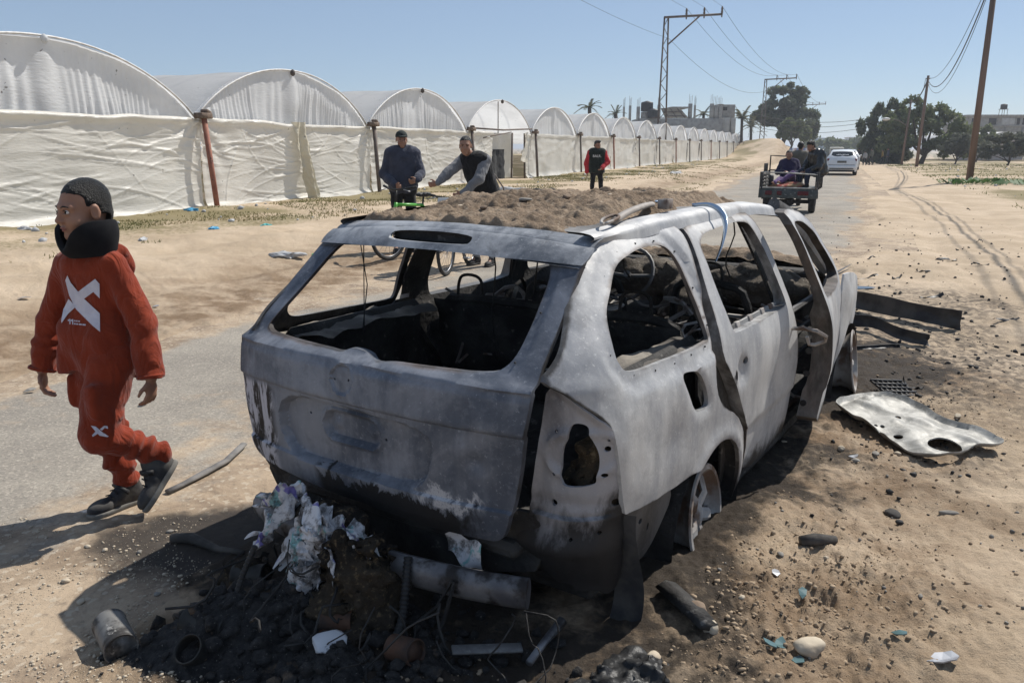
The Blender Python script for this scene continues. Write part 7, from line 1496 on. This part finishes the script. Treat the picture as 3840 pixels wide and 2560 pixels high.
for i, (u, v, L_, a, lb) in enumerate(((2170, 600, .35, .1, 'flat black scrap across the pole shadow, farthest'), (2250, 615, .22, -.2, 'short black scrap on the sand right of the shadow'), (2140, 680, .30, .2, 'bent black scrap beyond the bumper strip'), (2060, 640, .18, .5, 'small black scrap at the road edge'), (2120, 625, .16, -.4, 'curled black scrap between road and shadow'), (2000, 600, .15, .3, 'black scrap on the asphalt edge ahead of the car'), (2250, 555, .12, .1, 'black scrap in the wheel tracks'), (2225, 480, .14, .0, 'black scrap near the pole shadow, toward the pole'), (2310, 735, .28, .15, 'green-black twig at the right edge of the picture'), (2095, 885, .16, -1.1, 'upright black plastic shard beside the grille piece'), (1990, 640, .3, .2, 'long thin black scrap beside the puddle'))):
    ob('black_scrap', tr(grid(12, 4, lambda p, q: np.stack([(p-.5)*L_, (q-.5)*L_*.16*(1-.7*np.abs(p-.5)), .03*np.sin(p*4+i)+.02*noise(p*5, q*3, seed=i)], -1))), BUMP, loc=on(u, v, .02), rot=(rs.normal(0, .3), rs.normal(0, .15), a), label=lb, cat='scrap', group='black plastic scraps')
gr = thing('grille_piece', 'small black broken grille grid lying right of the front wheel', 'grille', on(2055, 895, .02), .2); gr.rotation_euler = (.25, .1, .25)
for i in range(5): ob('bar', box((0, -.10+.05*i, .01), (.26, .012, .02), .003), BUMP, gr)
for i in range(7): ob('bar', box((-.12+.04*i, 0, .005), (.010, .22, .015), .002), BUMP, gr)
# inner door panel lying flat
def flatdoor():
    def gpt(u, v): x, y = G(u, v, .04); return (x, y)
    o0 = A(gpt(2105, 985)); O = smooth_poly([A(gpt(u, v))-o0 for u, v in ((1905, 942), (1960, 930), (2010, 922), (2060, 928), (2120, 948), (2150, 968), (2200, 982), (2260, 1000), (2306, 1020), (2300, 1028), (2235, 1032), (2215, 1046), (2150, 1050), (2100, 1046), (2060, 1028), (2020, 1008), (1985, 985), (1950, 968))], 2)[::-1]
    hs = [smooth_poly([A(gpt(u, v))-o0 for u, v in L_], 2)[::-1] for L_ in ([(2128, 1018), (2160, 1014), (2190, 1020), (2212, 1030), (2205, 1040), (2165, 1038), (2130, 1030)],)]
    for u, v, r_ in ((2018, 1003, .022), (2062, 1008, .024), (2060, 975, .017), (2025, 990, .012), (2010, 988, .010)): c_ = A(gpt(u, v))-o0; hs.append(A(ell2(c_[0], c_[1], r_, r_*1.25, 12)))
    if np.sum((np.roll(O[:, 0], -1)-O[:, 0])*(np.roll(O[:, 1], -1)+O[:, 1])) > 0: O = O[::-1]
    P, T_ = panel(O, hs, .016); d = dpoly(O, P[:, 0], P[:, 1]); z = .025 - .028*sstep(.0, .03, d)*1. + .020*np.exp(-((P[:, 0]*.8+P[:, 1]*.5-.02)/.03)**2)*sstep(.02, .06, d) + .018*fbm(P[:, 0]*5, P[:, 1]*5, o=3, seed=4) + .02*np.exp(-((P[:, 0]+.12)/.05)**2)*sstep(.02, .06, d) + .035 - .05*P[:, 0]*0
    vf, mi = shell(np.stack([P[:, 0], P[:, 1], z], 1), T_, A((0, 0, -.008)))
    m = M_burnt('ashed_door_inner', (.44, .43, .40), (.20, .195, .18), .6, .5, None, (1, 1, 1), 5.)
    return ob('door_inner_panel', vf, m, loc=(o0[0], o0[1], gz(*o0)+.01), rot=(radians(3), 0, 0), label='ash-grey inner door panel with holes lying flat on the sand', cat='car part', auto=45)
flatdoor()
# glass shards, litter
GLS = pm('teal_glass_shard', (.10, .17, .17), (.06, .10, .11), 10, rough=.15, spec=.6); ALU = pm('dull_foil', (.45, .46, .48), (.3, .3, .32), 8, rough=.35, metal=.4)
for i, (u, v, s, m, lb) in enumerate(((2170, 1552, .10, ALU, 'dusty bluish metal flake at the lower right edge'), (1790, 1515, .06, GLS, 'teal glass shard left of the large pale stone, upper'), (1765, 1520, .045, GLS, 'teal glass shard left of the large pale stone, lower'), (1830, 1548, .05, GLS, 'teal glass shard under the large pale stone'), (1840, 1390, .05, GLS, 'blue-green shard above the large pale stone'), (2065, 1510, .05, GLS, 'thin teal shard right of the large pale stone'), (1960, 1055, .06, ALU, 'grey foil scrap near the open door bottom'), (1780, 1340, .05, ALU, 'bent metal sliver on the clods'), (200, 1178, .08, ALU, 'grey crushed lid under the boy toe'), (70, 895, .08, GREY_ST, 'dark flake on the asphalt left of the boy'), (330, 925, .07, GREY_ST, 'dark flake on the asphalt right of the boy'), (360, 712, .09, ALU, 'pale tray lying on the sand right of the boy'), (60, 718, .10, ALU, 'pale flat scrap on the sand left of the boy'), (1800, 1030, .04, PALE_ST, 'white chip under the sill of the car'))):
    V, T_ = panel(A([(cos(a)*s*.5*(1+.5*((i*7+k*3) % 5-2)/4), sin(a)*s*.3*(1+.4*((i*5+k*2) % 5-2)/4)) for k, a in enumerate(np.linspace(0, 2*pi, 6, endpoint=False))]), [], .03)
    vf, mi = shell(np.stack([V[:, 0], V[:, 1], .008*noise(V[:, 0]*20, V[:, 1]*20, seed=i)+.01], 1), T_, A((0, 0, -.004))); ob('flat_shard', vf, m, loc=on(u, v, .012), rot=(.15*((i % 3)-1), .12*((i % 5)-2), i*1.1), label=lb, cat='shard', smooth=False)
BLUE = pm('blue_plastic_bag', (.08, .36, .60), (.12, .45, .68), 10, rough=.4, trans=.3); WHB = pm('white_plastic_bag', (.62, .63, .64), (.5, .5, .5), 8, rough=.45, trans=.3); DKB = pm('dark_rag', (.05, .048, .045), rough=.9)
for i, (u, v, s, m, lb) in enumerate(((443, 497, .16, BLUE, 'blue plastic bag beside the red-brown greenhouse post'), (493, 541, .12, BLUE, 'blue plastic scrap on the sand left of the car roof'), (415, 487, .26, DKB, 'dark rag heap at the foot of the greenhouse wall'), (655, 582, .22, WHB, 'white crushed plastic on the sand above the tailgate left corner'), (610, 527, .10, pm('teal_bag', (.08, .45, .45), rough=.4), 'teal scrap on the sand left of the spoiler'), (725, 575, .10, pm('green_scrap', (.06, .35, .12), rough=.5), 'green plastic scrap near the spoiler corner'), (1180, 447, .5, WHB, 'torn white plastic lying on the bank behind the roof soil'), (1550, 400, .4, WHB, 'white plastic flap on the grass right of the red-sleeved man'), (330, 565, .12, WHB, 'white scrap on the sand behind the boy head'), (60, 545, .16, WHB, 'white strip of plastic at the greenhouse foot, far left'))):
    x, y = G(u, v, .15); z = gzr(x, y); s_ = rock(200+i, (s, s*.6, s*.28), .9); V = s_[0]*(1+.35*fbm(s_[0][:, 0]/s*2.5, s_[0][:, 1]/s*2.5, s_[0][:, 2]/s*2.5, o=3, seed=i))[:, None]; ob('litter', (V, s_[1]), m, loc=(x, y, z+s*.1), rot=(0, 0, i), label=lb, cat='litter', group='plastic litter', smooth=False)
rs = np.random.RandomState(23); pts = []
for _ in range(220):
    if rs.rand() < .5: p_, q_ = rs.uniform(8, 70), rs.uniform(-13, -9.5)
    else: p_, q_ = rs.uniform(30, 100), rs.uniform(5, 22)
    pts.append(xy(p_, q_))
pts = A(pts); sz = .02 + .06*rs.rand(len(pts))**2
scatter('litter_bits', 'tiny pale scraps of litter strewn over the grass verges', np.concatenate([pts, (hgt(pts[:, 0], pts[:, 1])+.02)[:, None]], 1), sz, WHB, 25)
# small puddle beyond the front door
m_, nt_, bs_ = newmat('puddle_water'); bs_.inputs['Base Color'].default_value = (.03, .028, .025, 1); bs_.inputs['Roughness'].default_value = .03; bs_.inputs['Specular IOR Level'].default_value = .6
x, y = G(1955, 668); O = smooth_poly([(-.28, -.05), (-.1, -.11), (.12, -.10), (.30, -.02), (.22, .08), (0, .12), (-.22, .07)], 2); V, T_ = panel(O, [], .05); zz = max(gz(x+a, y+b) for a, b in ((0, 0), (.2, 0), (-.2, 0), (0, .08), (0, -.08)))
ob('puddle', (np.stack([V[:, 0], V[:, 1], 0*V[:, 0]], 1), T_), m_, loc=(x, y, zz+.004), kind='structure')
# roof rail piece, blue trim and bent strip on the roof
rr = smooth_poly([(.55, .74, 1.450), (.535, .82, 1.462), (.515, .94, 1.473), (.48, 1.14, 1.480), (.455, 1.28, 1.478)], 2, False)
t = thing('roof_rail', 'broken silver-grey roof rail lying in the soil on the right side of the roof', 'roof rail', tuple(car_pt((0, 0, 0))), CARYAW)
ob('bar', tube(rr, .017, 10, True, (1, .7)), pm('dusty_rail', (.34, .31, .28), (.24, .21, .18), 8, rough=.6, bst=.3), t); ob('foot', tube(smooth_poly([(.575, .60, 1.452), (.575, .68, 1.458), (.56, .78, 1.468), (.52, .79, 1.470), (.53, .68, 1.462)], 2), .006, 6), RIM, t)
ob('clip', join([box((.53, 1.22, 1.485), (.04, .010, .04), .003), box((.53, 1.27, 1.485), (.04, .010, .04), .003), box((.55, 1.245, 1.485), (.008, .06, .04), .002)]), RIM, t)
CHR = pm('blue_reflecting_trim', (.42, .52, .64), (.34, .42, .52), 6, rough=.18, metal=.75)
tp_ = smooth_poly([(.53, 1.55, 1.462), (.585, 1.59, 1.468), (.635, 1.59, 1.452), (.675, 1.56, 1.42), (.71, 1.49, 1.38), (.725, 1.41, 1.31), (.725, 1.34, 1.25)], 3, False)
ob('trim_strip', tube(tp_, np.concatenate([np.linspace(.008, .016, len(tp_)//2), np.linspace(.016, .006, len(tp_)-len(tp_)//2)]), 8, True, (.28, 1.0)), CHR, loc=car_pt((0, 0, 0)), rot=(0, 0, CARYAW), label='shiny bluish trim strip curling down from the roof over the rear door window', cat='trim')
ob('trim_plate', tr(rock(5, (.075, .035, .008), .2)), CHR, loc=car_pt((.39, 1.36, 1.482)), rot=(.03, -.03, CARYAW+.5), label='blue shiny plate on the roof soil beside the roof rail', cat='trim')

# ================================================================ DUSTY AIR
hm = bpy.data.materials.new('dusty_air'); hm.use_nodes = True; hn = hm.node_tree; hn.nodes.remove(hn.nodes['Principled BSDF'])
pv_ = hn.nodes.new('ShaderNodeVolumePrincipled'); pv_.inputs['Color'].default_value = (.86, .91, 1., 1); pv_.inputs['Density'].default_value = .0006; pv_.inputs['Anisotropy'].default_value = .3
hn.links.new(pv_.outputs[0], hn.nodes['Material Output'].inputs['Volume'])
ob('haze', box((0, 0, 4.), (12600, 12600, 36.)), hm, smooth=False, kind='stuff', label='thin dusty haze over the whole place', cat='haze')
